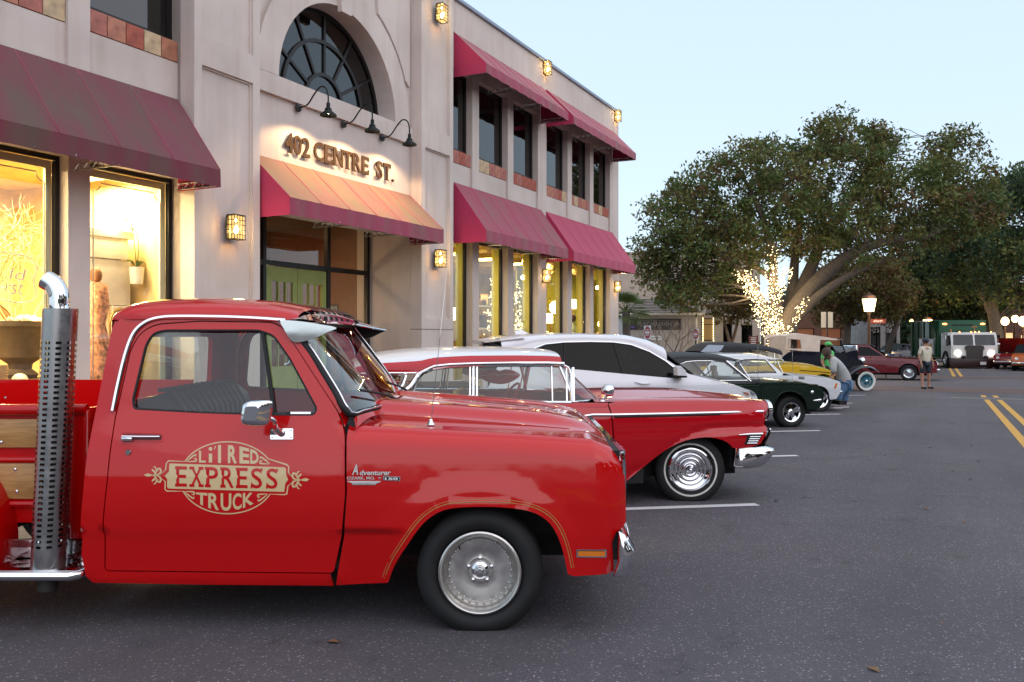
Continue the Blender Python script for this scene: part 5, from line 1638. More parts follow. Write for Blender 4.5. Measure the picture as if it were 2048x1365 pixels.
# ------------------------------------------------------------------ generic body pieces
def top_deck(car, name, xs, yo, zo, zc, mat, p=2.4, n=25, mid=None, drop=None):
 """hood or trunk: grid from one upper edge to the other; yo, zo edge; zc centre height"""
 rows = []
 for x in xs:
  w_, e, c = yo(x), zo(x), zc(x)
  row = []
  for t in np.linspace(-1, 1, n):
   z = e + (c - e) * (1 - abs(t) ** p)
   if mid: z += mid(x, t)
   row.append((x, w_ * t, z))
  rows.append(row)
 mb = MB(); mb.grid(rows, flip=True)
 if drop is not None:
  mb.grid([rows[-1], [(q[0] + 0.005, q[1], drop) for q in rows[-1]]], flip=True)
 return car.part(name, mb, mat, 60)
def roof_grid(car, xs, hw, ze, zt, mat, name="roof", ey=0.5, ez=0.8, n=33, split=None):
 rows = []
 for x in xs:
  row = []
  for a in np.linspace(0, math.pi, n):
   c, s = math.cos(a), math.sin(a)
   row.append((x, -hw(x) * math.copysign(abs(c) ** ey, c), ze(x) + (zt(x) - ze(x)) * s ** ez))
  rows.append(row)
 if split is None:
  mb = MB(); mb.grid(rows, flip=True)
  return car.part(name, mb, mat, 70)
 k0 = split
 outs = []
 for (a, b, nm, m) in ((0, k0 + 1, name + "_side", mat[0]), (k0, n - k0, name, mat[1]), (n - k0 - 1, n, name + "_side", mat[0])):
  mb = MB(); mb.grid([r[a:b] for r in rows], flip=True)
  outs.append(car.part(nm, mb, m, 70))
 return outs
def screen(car, name, base, top, mat, n=17, bow=0.0, trim=None, tr=0.012, tmat=None):
 """windscreen or rear window: base and top are functions of t in -1..1 giving points"""
 rows = []
 for v in np.linspace(0, 1, 9):
  rows.append([tuple(np.array(base(t)) + (np.array(top(t)) - np.array(base(t))) * v + np.array([bow * math.sin(math.pi * v), 0, 0])) for t in np.linspace(-1, 1, n)])
 mb = MB(); mb.grid(rows)
 o = car.part(name, mb, mat, 80)
 if tmat:
  ed = rows[0] + [r[-1] for r in rows[1:]] + rows[-1][-2::-1] + [r[0] for r in rows[-2:0:-1]]
  mb = MB(); mb.tube(ed, tr, 6, closed=True)
  car.part(name + "_trim", mb, tmat, 80)
 return rows
def wheel_at(car, x, y, z, meshes, steer=0.0):
 w = empty("wheel", (x, y, z), parent=car.root)
 w.rotation_euler = (0, 0, rad(steer) + (math.pi if y > 0 else 0))
 for nm, me in meshes:
  obj(nm, me, w)
 return w
def hidden_floor(car, x0, x1, hw, z0, z1):
 mb = MB(); mb.box(x0, x1, -hw, hw, z0, z1)
 car.part("underbody", mb, M['under'], None)
def lin(xs, ys): return lambda x: float(np.interp(x, xs, ys))

# ------------------------------------------------------------------ red and white late-fifties sedan
CRIM = paint("sedan_crimson_paint", (0.46, 0.0015, 0.008), rough=0.30)
IVORY = paint("sedan_white_paint", (0.74, 0.76, 0.80), rough=0.35, coat=0.8)
def sedan():
 HD = 13.0
 org = Car.from_wheel(1386, 1003, HD, -0.84)
 W = 0.96
 def ins(x, z):
  x, z = np.asarray(x, float), np.asarray(z, float)
  b = np.interp(z, [0.15, 0.28, 0.40, 0.62, 0.68, 0.74, 0.80, 0.86, 0.90, 1.30], [0.07, 0.03, 0.012, 0.0, 0.004, 0.0, 0.006, 0.03, 0.07, 0.215])
  # sculpted flare over the front wheel (smooth crest line, swelling below it)
  xx = (x + 0.34) / 0.17
  crest = 0.22 + 0.44 / (1 + np.exp(-xx * 1.15)) - 0.05 * np.clip(-x - 0.5, 0, 1)
  d = np.clip((crest - z) / 0.07, -1.5, 2.5)
  sm = 1 / (1 + np.exp(-4.2 * (d - 0.15)))
  fl = -0.030 * sm + 0.012 * np.exp(-((d + 0.35) / 0.5) ** 2)
  k = np.clip((x + 0.85) / 0.30, 0, 1)
  b = b + fl * k * k * (3 - 2 * k)
  return b + 0.14 * np.clip((x - 0.42) / 0.42, 0, 1.3) ** 2.4
 car = Car("vintage_sedan", org, HD, W, "crimson vintage sedan with white roof panel and whitewall tyres, beside the red pickup", "car", ins)
 S = car.line
 top_px = [(1531, 803), (1480, 802), (1400, 801), (1300, 802), (1231, 804)]
 # front fender
 arch = S(cr([(1466, 896), (1457, 887), (1440, 879), (1410, 875), (1370, 882), (1334, 899), (1299, 925), (1268, 950), (1240, 975)], 6))
 fend = S([(1474, 897)]) + arch + S([(1229, 978), (1229, 890), (1226, 840), (1217, 808)]) + S(top_px[::-1]) + S([(1535, 808), (1535, 818), (1530, 828), (1528, 848), (1534, 856), (1532, 868), (1521, 888), (1500, 895)])
 fn = car.panel("front_fender", [p[:2] for p in fend], CRIM, g=0.04, rim=0.025, both=True)[0]
 # doors and rear quarter (mostly behind the pickup)
 zb = car.side(1224, 808)[1]
 x_d = car.side(1215, 809)[0]; x_d2 = car.side(946, 806)[0]; x_r = -4.15
 zl = 0.24
 def dpan(name, xa, xb):
  return car.panel(name, [(xa, zl), (xb, zl), (xb, zb), (xa, zb)], CRIM, g=0.07, rim=0.02, both=True)[0]
 ed_ = [q_[:2] for q_ in S([(1226.5, 978), (1226.5, 890), (1223.5, 840), (1214.5, 809)])]
 dfr = car.panel("front_door", [(x_d2 + 0.004, zl), (ed_[0][0], zl)] + ed_ + [(x_d2 + 0.004, zb)], CRIM, g=0.07, rim=0.02, both=True)[0]
 x_d3 = x_d2 - 0.95
 dpan("rear_door", x_d3 + 0.004, x_d2 - 0.004)
 qarch = [(-3.0 + 0.40 * math.cos(a), 0.30 + 0.36 * math.sin(a)) for a in np.linspace(0, math.pi, 18)]
 car.panel("rear_quarter", [(x_r, 0.35), (-3.42, 0.35)] + qarch[::-1] + [(-2.58, zl), (x_d3 - 0.004, zl), (x_d3 - 0.004, zb), (x_r, zb + 0.01)], CRIM, g=0.07, rim=0.02, both=True)
 # hood
 tz = S(top_px)
 xs_, zs_ = [p[0] for p in tz][::-1], [p[1] for p in tz][::-1]
 zo = lambda x: float(np.interp(x, xs_, zs_))
 yo = lambda x: -car.Y(x, zo(x)) - 0.002
 xw = car.at(1203, 795, -0.70)[0]
 def mid(x, t):     # fender ridge, valley, and raised centre of the hood
  a = abs(t)
  f = float(np.interp(a, [0, 0.28, 0.42, 0.66, 0.80, 0.92, 1.0], [0.052, 0.050, 0.03, -0.004, 0.010, 0.020, 0.0]))
  return f * float(np.interp(x, [xw - 0.3, 0.2, 0.74], [1.0, 0.8, 0.25]))
 xn = max(xs_)
 top_deck(car, "hood", list(np.linspace(xw - 0.12, xn - 0.12, 26)) + [xn - 0.08, xn - 0.04, xn - 0.015, xn], yo, zo, lambda x: zo(x) + 0.012, CRIM, p=2.2, n=49, mid=mid, drop=0.50)
 # bright trim along the flank with dark underside
 tr = S([(1526, 823), (1440, 825.5), (1330, 828), (1228, 830)])
 car.bead("side_trim", tr, 0.012, M['chrome'], fn, lift=0.004)
 tr2 = S([(1228, 830), (1185, 830), (1165, 833), (1140, 829), (1105, 822), (1060, 815), (1000, 808)])
 car.bead("side_trim", tr2, 0.012, M['chrome'], dfr, lift=0.004)
 car.bead("side_trim_dark", S([(1440, 829), (1330, 832), (1228, 834.5)]), 0.007, M['black'], fn, lift=0.002)
 # louvre ornament behind the bumper
 lo = empty("fender_ornament", parent=fn)
 car.bead("bar", S([(1477, 870), (1500, 868.5), (1524, 868)]), [0.004, 0.010, 0.012], M['chrome'], lo, lift=0.006)
 for k in range(4):
  y = 874 + k * 4.3
  car.bead("bar", S([(1499 - k * 1.8, y), (1520 - k * 2.2, y - 0.3)]), 0.006, M['chrome'], lo, lift=0.006)
 car.panel("dark_field", S([(1488, 890), (1494, 872), (1523, 870), (1514, 889)]), M['black'], lo, g=0.05, rim=0, lift=0.0015)
 # nose strip, headlights, grille
 mb = MB(); 
 for sgn in (-1, 1):
  a, b, c = car.at(1536, 857, -0.80), car.at(1534, 866, -0.80), car.at(1522, 888, -0.80)
  mb = MB(); mb.tube([(a[0], sgn * 0.83, a[1]), (b[0], sgn * 0.84, b[1]), (c[0], sgn * 0.85, c[1])], 0.013, 6); car.part("nose_trim", mb, M['chrome'])
  h = car.at(1536, 815, -0.72)
  hl = empty("headlight", parent=car.root)
  mb = MB(); mb.lathe([(0.0, 0.05), (0.06, 0.04), (0.075, 0.02)], (h[0] - 0.03, sgn * 0.70, h[1] - 0.03), axis='x', seg=20); car.part("lens", mb, M['lens_clear'], 60, parent=hl)
  mb = MB(); mb.lathe([(0.075, 0.0), (0.08, 0.045), (0.095, 0.04), (0.10, 0.0)], (h[0] - 0.03, sgn * 0.70, h[1] - 0.03), axis='x', seg=20); car.part("bezel", mb, M['chrome'], 60, parent=hl)
 xg = car.at(1526, 850, -0.8)[0] - 0.05
 mb = MB(); mb.box(xg - 0.05, xg, -0.80, 0.80, 0.50, 0.80); car.part("grille_back", mb, M['black'], None)
 mb = MB()
 for z in np.linspace(0.53, 0.77, 7): mb.box(xg, xg + 0.02, -0.78, 0.78, z - 0.008, z + 0.008)
 car.part("grille_bar", mb, M['chrome'], None)
 # bumper
 bpx = [(1468, 896), (1490, 893), (1530, 893), (1543, 897), (1545, 905), (1532, 922), (1516, 934), (1490, 937), (1466, 936), (1464, 931)]
 bp = [car.at(p[0], p[1], -0.93) for p in bpx]
 rows = []
 xm = max(p[0] for p in bp)
 for t in np.linspace(-1, 1, 33):
  a = abs(t)
  pull = 0.0 if a > 0.97 else 1.0
  row = []
  for (x, z) in bp:
   xx = x if a > 0.93 else xm - (xm - x) * 0.32
   row.append((xx + 0.10 * (1 - t * t), t * 0.965, z + (0.004 if a > 0.95 else 0)))
  rows.append(row)
 mb = MB(); mb.grid(rows, closed=True)
 dome_caps(mb, rows, 0.06)
 car.part("front_bumper", mb, M['chrome'], 45)
 # greenhouse
 rail_px = [(837, 748), (852, 740), (868, 733), (899, 729.5), (947, 727.5), (1040, 726), (1096, 726), (1128, 727)]
 xf = car.side(1122, 712)[0]; xr0 = car.at(716, 740, -0.72)[0]
 xC = car.side(840, 745)[0]
 ze = lin([xr0 - 0.05, xC, car.side(868, 733)[0], car.side(947, 728)[0], xf], [car.side(721, 747)[1], car.side(837, 747)[1], car.side(868, 734)[1], car.side(947, 728.5)[1], car.side(1120, 727)[1]])
 sil = [(705, 724), (725, 715), (748, 708), (817, 699.5), (899, 695.5), (1008, 695), (1068, 697.5), (1107, 704), (1124, 712)]
 sx, sz = zip(*[car.at(p[0], p[1], -0.15) for p in sil])
 xs = list(np.linspace(min(sx), xf, 30))
 hwf = lin([min(sx), min(sx) + 0.25, xC, xf], [0.60, 0.70, 0.765, 0.765])
 zt = lin(sx, sz)
 roof_grid(car, xs, hwf, lambda x: min(ze(x), zt(x) - 0.02), lambda x: zt(x) + 0.005, (CRIM, IVORY), ey=0.55, ez=0.85, n=41, split=6)
 # side glass with bright frames
 win = S([(816, 804), (834, 760), (846, 747), (866, 738), (899, 734), (947, 732), (1040, 731), (1090, 731), (1126, 731), (1136, 736), (1141, 748), (1142, 805)])
 win = fillet(win, 0.0)
 gl = lambda x, z: car.yn(x, z) + 0.012
 car.panel("side_window", win, CAR_GLASS, g=0.1, rim=0, yfun=gl, both=True)
 fr = empty("window_frame", parent=car.root)
 for sgn_both in (True,):
  car.bead("frame_rail", win, 0.014, M['chrome'], fr, lift=-0.004, closed=True, both=True)
  for (p0, p1, r) in (((940, 732), (940, 806), 0.010), ((947, 732), (947, 806), 0.012), ((954, 732), (954, 806), 0.010), ((1103, 731), (1105, 806), 0.008), ((1133, 734), (1134, 806), 0.008), ((1146, 736), (1147, 805), 0.016)):
   car.bead("frame_post", S([p0, p1]), r, M['chrome'], fr, lift=-0.004, both=True)
  car.bead("drip_rail", S(rail_px), 0.012, M['chrome'], fr, lift=0.004, both=True)
  car.bead("drip_rail", S([(722, 748), (780, 747), (837, 747)]), 0.010, M['chrome'], fr, lift=-0.03, both=True)
  car.bead("pillar_trim", S([(838, 748), (822, 772), (790, 800)]), 0.022, M['chrome'], fr, lift=-0.02, both=True)
  car.bead("pillar_trim", S([(812, 752), (806, 770), (786, 795)]), 0.016, M['chrome'], fr, lift=-0.03, both=True)
 car.panel("belt", S([(1150, 806), (800, 808), (800, 815), (1216, 815), (1216, 806)]), CRIM, g=0.1, rim=0.02, both=True, lift=-0.002)
 # windscreen, rear window
 wb = [car.at(p[0], p[1], -0.80) for p in ((1203, 803),)][0]
 cz = car.side(1150, 804)
 screen(car, "windscreen", lambda t: (wb[0] + 0.10 - (wb[0] + 0.10 - cz[0]) * abs(t) ** 5, 0.86 * t, cz[1] - 0.005), lambda t: (xf + 0.03 - 0.06 * abs(t) ** 3, 0.74 * t, car.at(1122, 711, -0.5)[1] - 0.01 - 0.035 * abs(t) ** 3), CAR_GLASS, n=33, trim=True, tr=0.014, tmat=M['chrome'])
 screen(car, "rear_window", lambda t: (min(sx) - 0.10 + 0.55 * abs(t) ** 4, 0.84 * t, 0.86), lambda t: (min(sx) + 0.06 + 0.45 * abs(t) ** 4, 0.66 * t, 1.10 + 0.04 * (1 - t * t)), CAR_GLASS, n=33, tmat=M['chrome'])
 # trunk, underside
 top_deck(car, "trunk", np.linspace(x_r, xr0 + 0.25, 12), lambda x: 0.93, lambda x: 0.855, lambda x: 0.90, CRIM, n=21, drop=None)
 mb = MB(); mb.box(x_r, x_r + 0.05, -0.92, 0.92, 0.35, 0.85); car.part("tail_panel", mb, CRIM, None)
 hidden_floor(car, -4.0, 0.55, 0.58, 0.20, 0.45)
 mb = MB(); mb.box(-0.95, -0.50, -0.9, 0.9, 0.2, 0.8); mb.box(0.36, 0.5, -0.85, 0.85, 0.30, 0.72); mb.box(-0.5, 0.4, -0.88, 0.88, 0.70, 0.74); car.part("wheel_housing", mb, M['under'], None)
 # cabin
 tan = plain("tan_seat_cloth", (0.42, 0.33, 0.20), 0.7, var=0.1)
 bench(car, -1.85, -1.35, 0.40, 0.62, 0.98, 0.74, tan, "front_seat")
 bench(car, -2.95, -2.40, 0.40, 0.62, 0.96, 0.74, tan, "rear_seat")
 mb = MB(); mb.box(x_d - 0.45, x_d - 0.10, -0.84, 0.84, 0.62, 0.83, b=0.04); car.part("dashboard", mb, CRIM)
 steer_wheel(car, x_d - 0.62, 0.36, 0.86, 0.20, mat=plain("red_wheel_rim", (0.35, 0.01, 0.015), 0.3))
 # bullet mirror
 c = car.at(1217, 782, -0.84); 
 mr = empty("side_mirror", parent=car.root)
 mb = MB(); mb.lathe([(0.0, -0.075), (0.03, -0.065), (0.052, -0.03), (0.056, 0.0), (0.052, 0.022), (0.045, 0.03), (0.0, 0.032)], (c[0], -0.86, c[1] + 0.005), axis='x', seg=20); car.part("mirror_head", mb, M['chrome'], 50, parent=mr)
 mb = MB(); mb.tube([(c[0] - 0.02, -0.86, c[1] - 0.04), (c[0] - 0.06, -0.84, c[1] - 0.09)], 0.012, 8); mb.lathe([(0.03, 0), (0.025, 0.012), (0, 0.015)], (c[0] - 0.06, -0.84, zo(c[0] - 0.06) + 0.002), seg=14); car.part("mirror_stem", mb, M['chrome'], 50, parent=mr)
 # wheels: whitewall, ringed full-width chrome cover
 Rt, rr_, wd, az = 0.316, 0.195, 0.19, 0.290
 ty = tyre_mesh(Rt, rr_, wd, M['rubber'], flat=az - 0.001)
 wwm = MB(); wwm.lathe([(0.226, -0.0975), (0.229, -0.1005), (0.240, -0.1005), (0.243, -0.0970)], axis='y', seg=56)
 ww = wwm.mesh("whitewall", M['whitewall'], 40)
 rc = MB()
 prof = [(0.20, -0.070), (0.198, -0.088), (0.188, -0.092), (0.182, -0.075), (0.165, -0.068), (0.150, -0.062), (0.146, -0.069), (0.132, -0.071), (0.122, -0.062), (0.112, -0.060), (0.107, -0.068), (0.092, -0.070), (0.084, -0.062), (0.074, -0.061), (0.068, -0.072), (0.052, -0.076), (0.044, -0.068), (0.034, -0.071), (0.024, -0.095), (0.008, -0.110), (0.0, -0.112)]
 rc.lathe(prof, axis='y', seg=64)
 rcm = rc.mesh("wheel_cover", M['chrome'], 60)
 for (x, y, st) in ((0, -0.745, -14), (0, 0.745, -14), (-3.0, -0.76, 0), (-3.0, 0.76, 0)):
  wheel_at(car, x, y, az, (("tyre", ty), ("whitewall", ww), ("wheel_cover", rcm)), st)
 return car
SEDAN = sedan()
# lip-shaped balloon riding in the sedan
def lips():
 o = SEDAN
 a = [o.at(p[0], p[1], 0.1) for p in ((957, 750), (975, 741), (990, 739), (1000, 742), (1012, 739), (1028, 742), (1040, 750), (1030, 760), (1010, 768), (990, 768), (970, 762))]
 P = cr(a, 4, True)
 c = np.mean(np.array(P), 0)
 mb = MB(); rows = []
 for k in np.linspace(-1, 1, 9):
  sc_ = max(0.02, math.sqrt(1 - k * k)) ** 0.6
  rows.append([(c[0] + (p[0] - c[0]) * sc_, 0.1 + 0.09 * k, c[1] + (p[1] - c[1]) * sc_) for p in P])
 mb.grid(rows, closed=True)
 r = empty("lips_balloon", o.root.matrix_basis @ Vector((0, 0, 0)), o.h, label="shiny red lip shaped balloon inside the crimson sedan", cat="balloon")
 r.location = o.o
 mb.build("balloon_skin", paint("red_foil", (0.5, 0.01, 0.02), rough=0.2), r, smooth=80)
 s_ = [o.at(p[0], p[1], 0.0) for p in ((962, 752), (985, 749), (1000, 751), (1015, 749), (1036, 751))]
 mb = MB(); mb.tube([(p[0], 0.012, p[1]) for p in cr(s_, 4)], 0.004, 5); mb.build("seam", M['white'], r)
lips()
# ------------------------------------------------------------------ the other parked cars
def std_ins(belt, tumble=0.35, nose=0.8, nose_in=0.14, rocker=0.06, lo=0.15, round_=0.05):
 def ins(x, z):
  x, z = np.asarray(x, float), np.asarray(z, float)
  b = np.interp(z, [lo, lo + 0.12, belt * 0.62, belt - 0.10, belt - 0.03, belt, belt + 0.03, belt + 0.6], [rocker, 0.02, 0.0, 0.004, 0.018, 0.04, 0.055, 0.055 + 0.57 * tumble])
  return b + nose_in * np.clip((x - (nose - 0.45)) / 0.45, 0, 1.3) ** 2.3
 return ins
def body(car, side_px, top_px, arch_px, mat, x_rear, belt_z, hood_c, gap_px=None, arch_rear=None, hood_back=None, hood_w=None, g=0.05, name="front_fender", rise=0.0):
 S = car.line
 arch = S(cr(arch_px, 5))
 sd = S(side_px)
 top = S(top_px)
 zl = 0.20
 xa = arch[-1][0]
 xg = xa - 0.22
 # fender: bottom front -> arch -> bottom rear -> up the door gap -> crest forward -> nose down
 poly = [p[:2] for p in sd[:1]] + arch + [(xg, arch[-1][1]), (xg, top[0][1])] + [p for p in top if p[0] > xg + 0.02] + [p[:2] for p in sd[1:]]
 f = car.panel(name, poly, mat, g=g, rim=0.02, both=True)[0]
 xm = xg - 1.05
 car.panel("door", [(xm + 0.004, zl), (xg - 0.006, zl), (xg - 0.006, belt_z), (xm + 0.004, belt_z)], mat, g=0.09, rim=0.02, both=True)
 rw = x_rear[0]; wb = x_rear[1]
 qa = [(wb + 0.36 * math.cos(a), 0.30 + 0.36 * math.sin(a)) for a in np.linspace(0, math.pi, 14)]
 car.panel("rear_quarter", [(rw, 0.32), (wb - 0.37, 0.32)] + qa[::-1] + [(wb + 0.37, zl), (xm - 0.004, zl), (xm - 0.004, belt_z), (rw, belt_z)], mat, g=0.1, rim=0.02, both=True)
 tx, tz = [p[0] for p in top], [p[1] for p in top]
 o = np.argsort(tx); tx, tz = np.array(tx)[o], np.array(tz)[o]
 zo = lambda x: float(np.interp(x, tx, tz))
 yo = lambda x: -car.Y(x, zo(x)) - 0.002
 xh = hood_back if hood_back is not None else xg - 0.05
 top_deck(car, "hood", list(np.linspace(xh, tx[-1] - 0.1, 16)) + [tx[-1] - 0.06, tx[-1] - 0.02, tx[-1]], yo, zo, lambda x: zo(x) + hood_c(x), mat, p=2.6, n=29, drop=zo(tx[-1]) - 0.22)
 return f, arch, zo
def magnum_wheel(Rt, rr, wd, az, mat=None, spokes=5, name="rim"):
 ty = tyre_mesh(Rt, rr, wd, M['rubber'], seg=40, flat=az - 0.001)
 mb = MB()
 mb.lathe([(rr + 0.005, -wd * 0.40), (rr, -wd * 0.47), (rr - 0.02, -wd * 0.42), (rr - 0.035, -wd * 0.15), (rr - 0.04, 0.0)], axis='y', seg=40)
 for k in range(spokes):
  a = 2 * math.pi * k / spokes + 0.3
  c, s = math.cos(a), math.sin(a)
  w0, w1 = 0.030, 0.042
  P = []
  for (r, h, yy) in ((0.03, w0, -wd * 0.30), (rr - 0.03, w1, -wd * 0.22)):
   P += [(c * r - s * h, yy, s * r + c * h), (c * r + s * h, yy, s * r - c * h)]
  Q = [(p[0], p[1] + 0.02, p[2]) for p in P]
  mb.add(P + Q, [(0, 1, 3, 2), (0, 4, 5, 1), (1, 5, 7, 3), (3, 7, 6, 2), (2, 6, 4, 0)])
 mb.lathe([(0.055, -wd * 0.28), (0.05, -wd * 0.36), (0.03, -wd * 0.42), (0.0, -wd * 0.43)], axis='y', seg=20)
 bk = MB(); bk.lathe([(rr - 0.03, 0.0), (0.0, 0.0)], axis='y', seg=24)
 return (("tyre", ty), (name, mb.mesh(name, mat or M['chrome'], 40)), ("brake", bk.mesh("brake", M['under'])))

# ---- white crossover
def crossover():
 HD = 12.0
 h = rad(HD)
 org = (2.21 - 0.8 * math.sin(h), 10.96 + 0.8 * math.cos(h))
 WHT = paint("crossover_white_paint", (0.72, 0.73, 0.76), rough=0.3)
 car = Car("white_crossover", org, HD, 0.93, "white modern crossover with dark tinted windows behind the crimson sedan", "car", std_ins(1.0, 0.42, nose=0.95, nose_in=0.22))
 S = car.line
 # cabin side with the belt, from tailgate to windscreen
 zbelt = [car.side(p[0], p[1])[1] for p in ((1070, 735), (1189, 741), (1346, 757))]
 rear = car.at(968, 684, -0.75)[0]
 arch = [(0.0 + 0.40 * math.cos(a), 0.33 + 0.38 * math.sin(a)) for a in np.linspace(0, math.pi, 16)]
 arch2 = [(-2.62 + 0.40 * math.cos(a), 0.33 + 0.38 * math.sin(a)) for a in np.linspace(0, math.pi, 16)]
 hood_px = [(1379, 749), (1428, 761), (1475, 773), (1500, 782)]
 hd = S(hood_px)
 nose = S([(1513, 792), (1517, 803)])
 xn = nose[-1][0]
 wtop = S([(1068, 697), (1090, 689), (1130, 685), (1180, 684), (1227, 685), (1262, 690), (1299, 704), (1330, 722), (1353, 740), (1360, 757)])
 wbot = S([(1346, 757), (1245, 748), (1170, 741), (1100, 735), (1062, 731), (1052, 712)])
 win = [p[:2] for p in wtop] + [p[:2] for p in wbot]
 roofl = S([(1374, 746), (1351, 731), (1299, 698), (1270, 685), (1240, 679.5), (1180, 677.5), (1120, 678.5), (1070, 683), (1030, 693), (1010, 700)])
 low = [(xn - 0.02, 0.30), (0.42, 0.22)] + arch + [(-0.42, 0.22), (-2.2, 0.22)] + arch2 + [(-3.04, 0.3), (rear - 0.02, 0.4), (rear + 0.02, 0.9)]
 outline = low + [p[:2] for p in roofl[::-1]] + [p[:2] for p in hd] + [p[:2] for p in nose]
 car.panel("body_side", outline, WHT, holes=[win], g=0.06, rim=0.02, both=True)
 gl = lambda x, z: car.yn(x, z) + 0.006
 car.panel("side_window", win, CAR_GLASS_DARK, g=0.1, rim=0, yfun=gl, both=True)
 fr = empty("window_surround", parent=car.root)
 car.bead("chrome_strip", [p[:2] for p in wtop], 0.010, M['chrome'], fr, lift=0.002, both=True)
 for p0, p1 in (((1130, 686), (1128, 737)), ((1227, 686), (1246, 747))):
  car.bead("window_post", S([p0, p1]), 0.016, M['black'], fr, lift=-0.004, both=True)
 for a, b in (((1246, 749), (1262, 800)), ((1126, 738), (1120, 790)), ((1374, 747), (1400, 800))):
  car.bead("door_gap", S([a, b]), 0.004, M['black'], fr, lift=-0.002)
 hx = S([(1269, 764), (1284, 768), (1299, 767)])
 car.bead("door_handle", hx, [0.008, 0.014, 0.010], WHT, lift=0.02)
 # roof
 rx, rz = zip(*[car.at(p[0], p[1], -0.3) for p in ((990, 676), (1035, 670), (1068, 668.5), (1145, 667), (1240, 670.5), (1280, 678), (1305, 690))])
 ex, ez_ = [p[0] for p in roofl], [p[1] for p in roofl]
 o = np.argsort(ex)
 xs = np.linspace(rx[0], rx[-1], 24)
 zt = lin(rx, rz)
 roof_grid(car, xs, lambda x: -car.Y(x, float(np.interp(x, np.array(ex)[o], np.array(ez_)[o]))) + 0.004, lambda x: float(np.interp(x, np.array(ex)[o], np.array(ez_)[o])) - 0.004, lambda x: zt(x) + 0.01, WHT, ey=0.5, ez=0.7)
 # spoiler, tailgate glass, fin
 sp = car.at(965, 681, -0.6)
 mb = MB(); mb.grid([[(sp[0] + 0.03 * t * t, 0.66 * t, sp[1] - 0.03 * t * t) for t in np.linspace(-1, 1, 13)], [(rx[0], 0.70 * t, rz[0] + 0.012 - 0.05 * t * t) for t in np.linspace(-1, 1, 13)], [(rx[1], 0.72 * t, rz[1] + 0.006 - 0.05 * t * t) for t in np.linspace(-1, 1, 13)]], flip=True)
 mb.grid([[(sp[0] + 0.03 * t * t, 0.66 * t, sp[1] - 0.03 * t * t) for t in np.linspace(-1, 1, 13)], [(rx[0], 0.68 * t, rz[0] - 0.06 - 0.05 * t * t) for t in np.linspace(-1, 1, 13)]])
 car.part("spoiler", mb, WHT, 60)
 mb = MB(); mb.grid([[(rx[0] + 0.05, 0.66 * t, rz[0] - 0.06) for t in np.linspace(-1, 1, 9)], [(rear - 0.05, 0.76 * t, 1.0) for t in np.linspace(-1, 1, 9)]]); car.part("tailgate_glass", mb, CAR_GLASS_DARK, 60)
 mb = MB(); mb.box(rear - 0.03, rear + 0.03, -0.84, 0.84, 0.35, 1.0); car.part("tailgate", mb, WHT, None)
 a = car.at(1036, 667, 0.0); b = car.at(1062, 667, 0.0)
 mb = MB(); mb.add([(a[0] - 0.05, 0, a[1] + 0.03), (b[0], -0.03, b[1] - 0.02), (b[0], 0.03, b[1] - 0.02), (a[0] - 0.03, -0.03, a[1] - 0.02), (a[0] - 0.03, 0.03, a[1] - 0.02), (a[0] + 0.05, 0, a[1] + 0.045)], [(0, 3, 1, 5), (0, 5, 2, 4), (1, 2, 5), (0, 4, 3)]); car.part("antenna_fin", mb, WHT, 60)
 # windscreen, hood, nose
 wb = car.at(1385, 748, -0.7)
 screen(car, "windscreen", lambda t: (wb[0] + 0.12 - 0.16 * t * t, 0.80 * t, wb[1]), lambda t: (rx[-1] - 0.06 * t * t, 0.64 * t, rz[-1] - 0.01 - 0.03 * t * t), CAR_GLASS_DARK, tmat=M['black'], tr=0.012)
 hxs, hzs = [p[0] for p in hd] + [nose[0][0]], [p[1] for p in hd] + [nose[0][1]]
 zo = lambda x: float(np.interp(x, hxs, hzs))
 top_deck(car, "hood", list(np.linspace(hxs[0] - 0.1, hxs[-1], 16)), lambda x: -car.Y(x, zo(x)) - 0.004, zo, lambda x: zo(x) + 0.06, WHT, p=2.2, n=25)
 mb = MB()
 yn_ = -car.Y(nose[0][0], nose[0][1])
 rows = [[(nose[0][0] + 0.10 * (1 - t * t) * (1 - k), yn_ * t, (hzs[-1] + 0.06 * (1 - abs(t) ** 2.2)) * (1 - k) + 0.3 * k) for t in np.linspace(-1, 1, 15)] for k in (0, 0.3, 0.7, 1)]
 mb.grid(rows, flip=True); car.part("nose", mb, WHT, 60)
 for sgn in (1,):
  hl = car.panel("headlight", [p[:2] for p in S([(1484, 781), (1500, 783), (1512, 790), (1515, 799), (1500, 797), (1488, 789)])], M['lens_clear'], g=0.05, rim=0, lift=0.004, both=True)[0]
  car.panel("turn_lens", [p[:2] for p in S([(1486, 784), (1498, 786), (1499, 793), (1489, 789)])], plain("dull_orange_lens", (0.45, 0.12, 0.04), 0.2), hl, g=0.05, rim=0, lift=0.007)
 # mirror
 mm = [car.at(p[0], p[1], -1.02) for p in ((1351, 735), (1358, 732), (1368, 742), (1370, 752), (1352, 751))]
 mr = empty("side_mirror", parent=car.root)
 mb = MB(); mb.prism(mm[::-1], -1.08, -0.95); car.part("mirror_shell", mb, WHT, 40, parent=mr)
 mb = MB(); q = car.at(1360, 754, -1.0); mb.box(q[0] - 0.07, q[0] + 0.07, -1.06, -0.90, q[1] - 0.01, q[1] + 0.012); car.part("mirror_foot", mb, M['black'], None, parent=mr)
 hidden_floor(car, -3.3, 0.7, 0.62, 0.22, 0.9)
 wh = magnum_wheel(0.34, 0.235, 0.22, 0.335, M['alu'], 7)
 for x, y in ((0, -0.82), (0, 0.82), (-2.62, -0.82), (-2.62, 0.82)): wheel_at(car, x, y, 0.335, wh)
crossover()

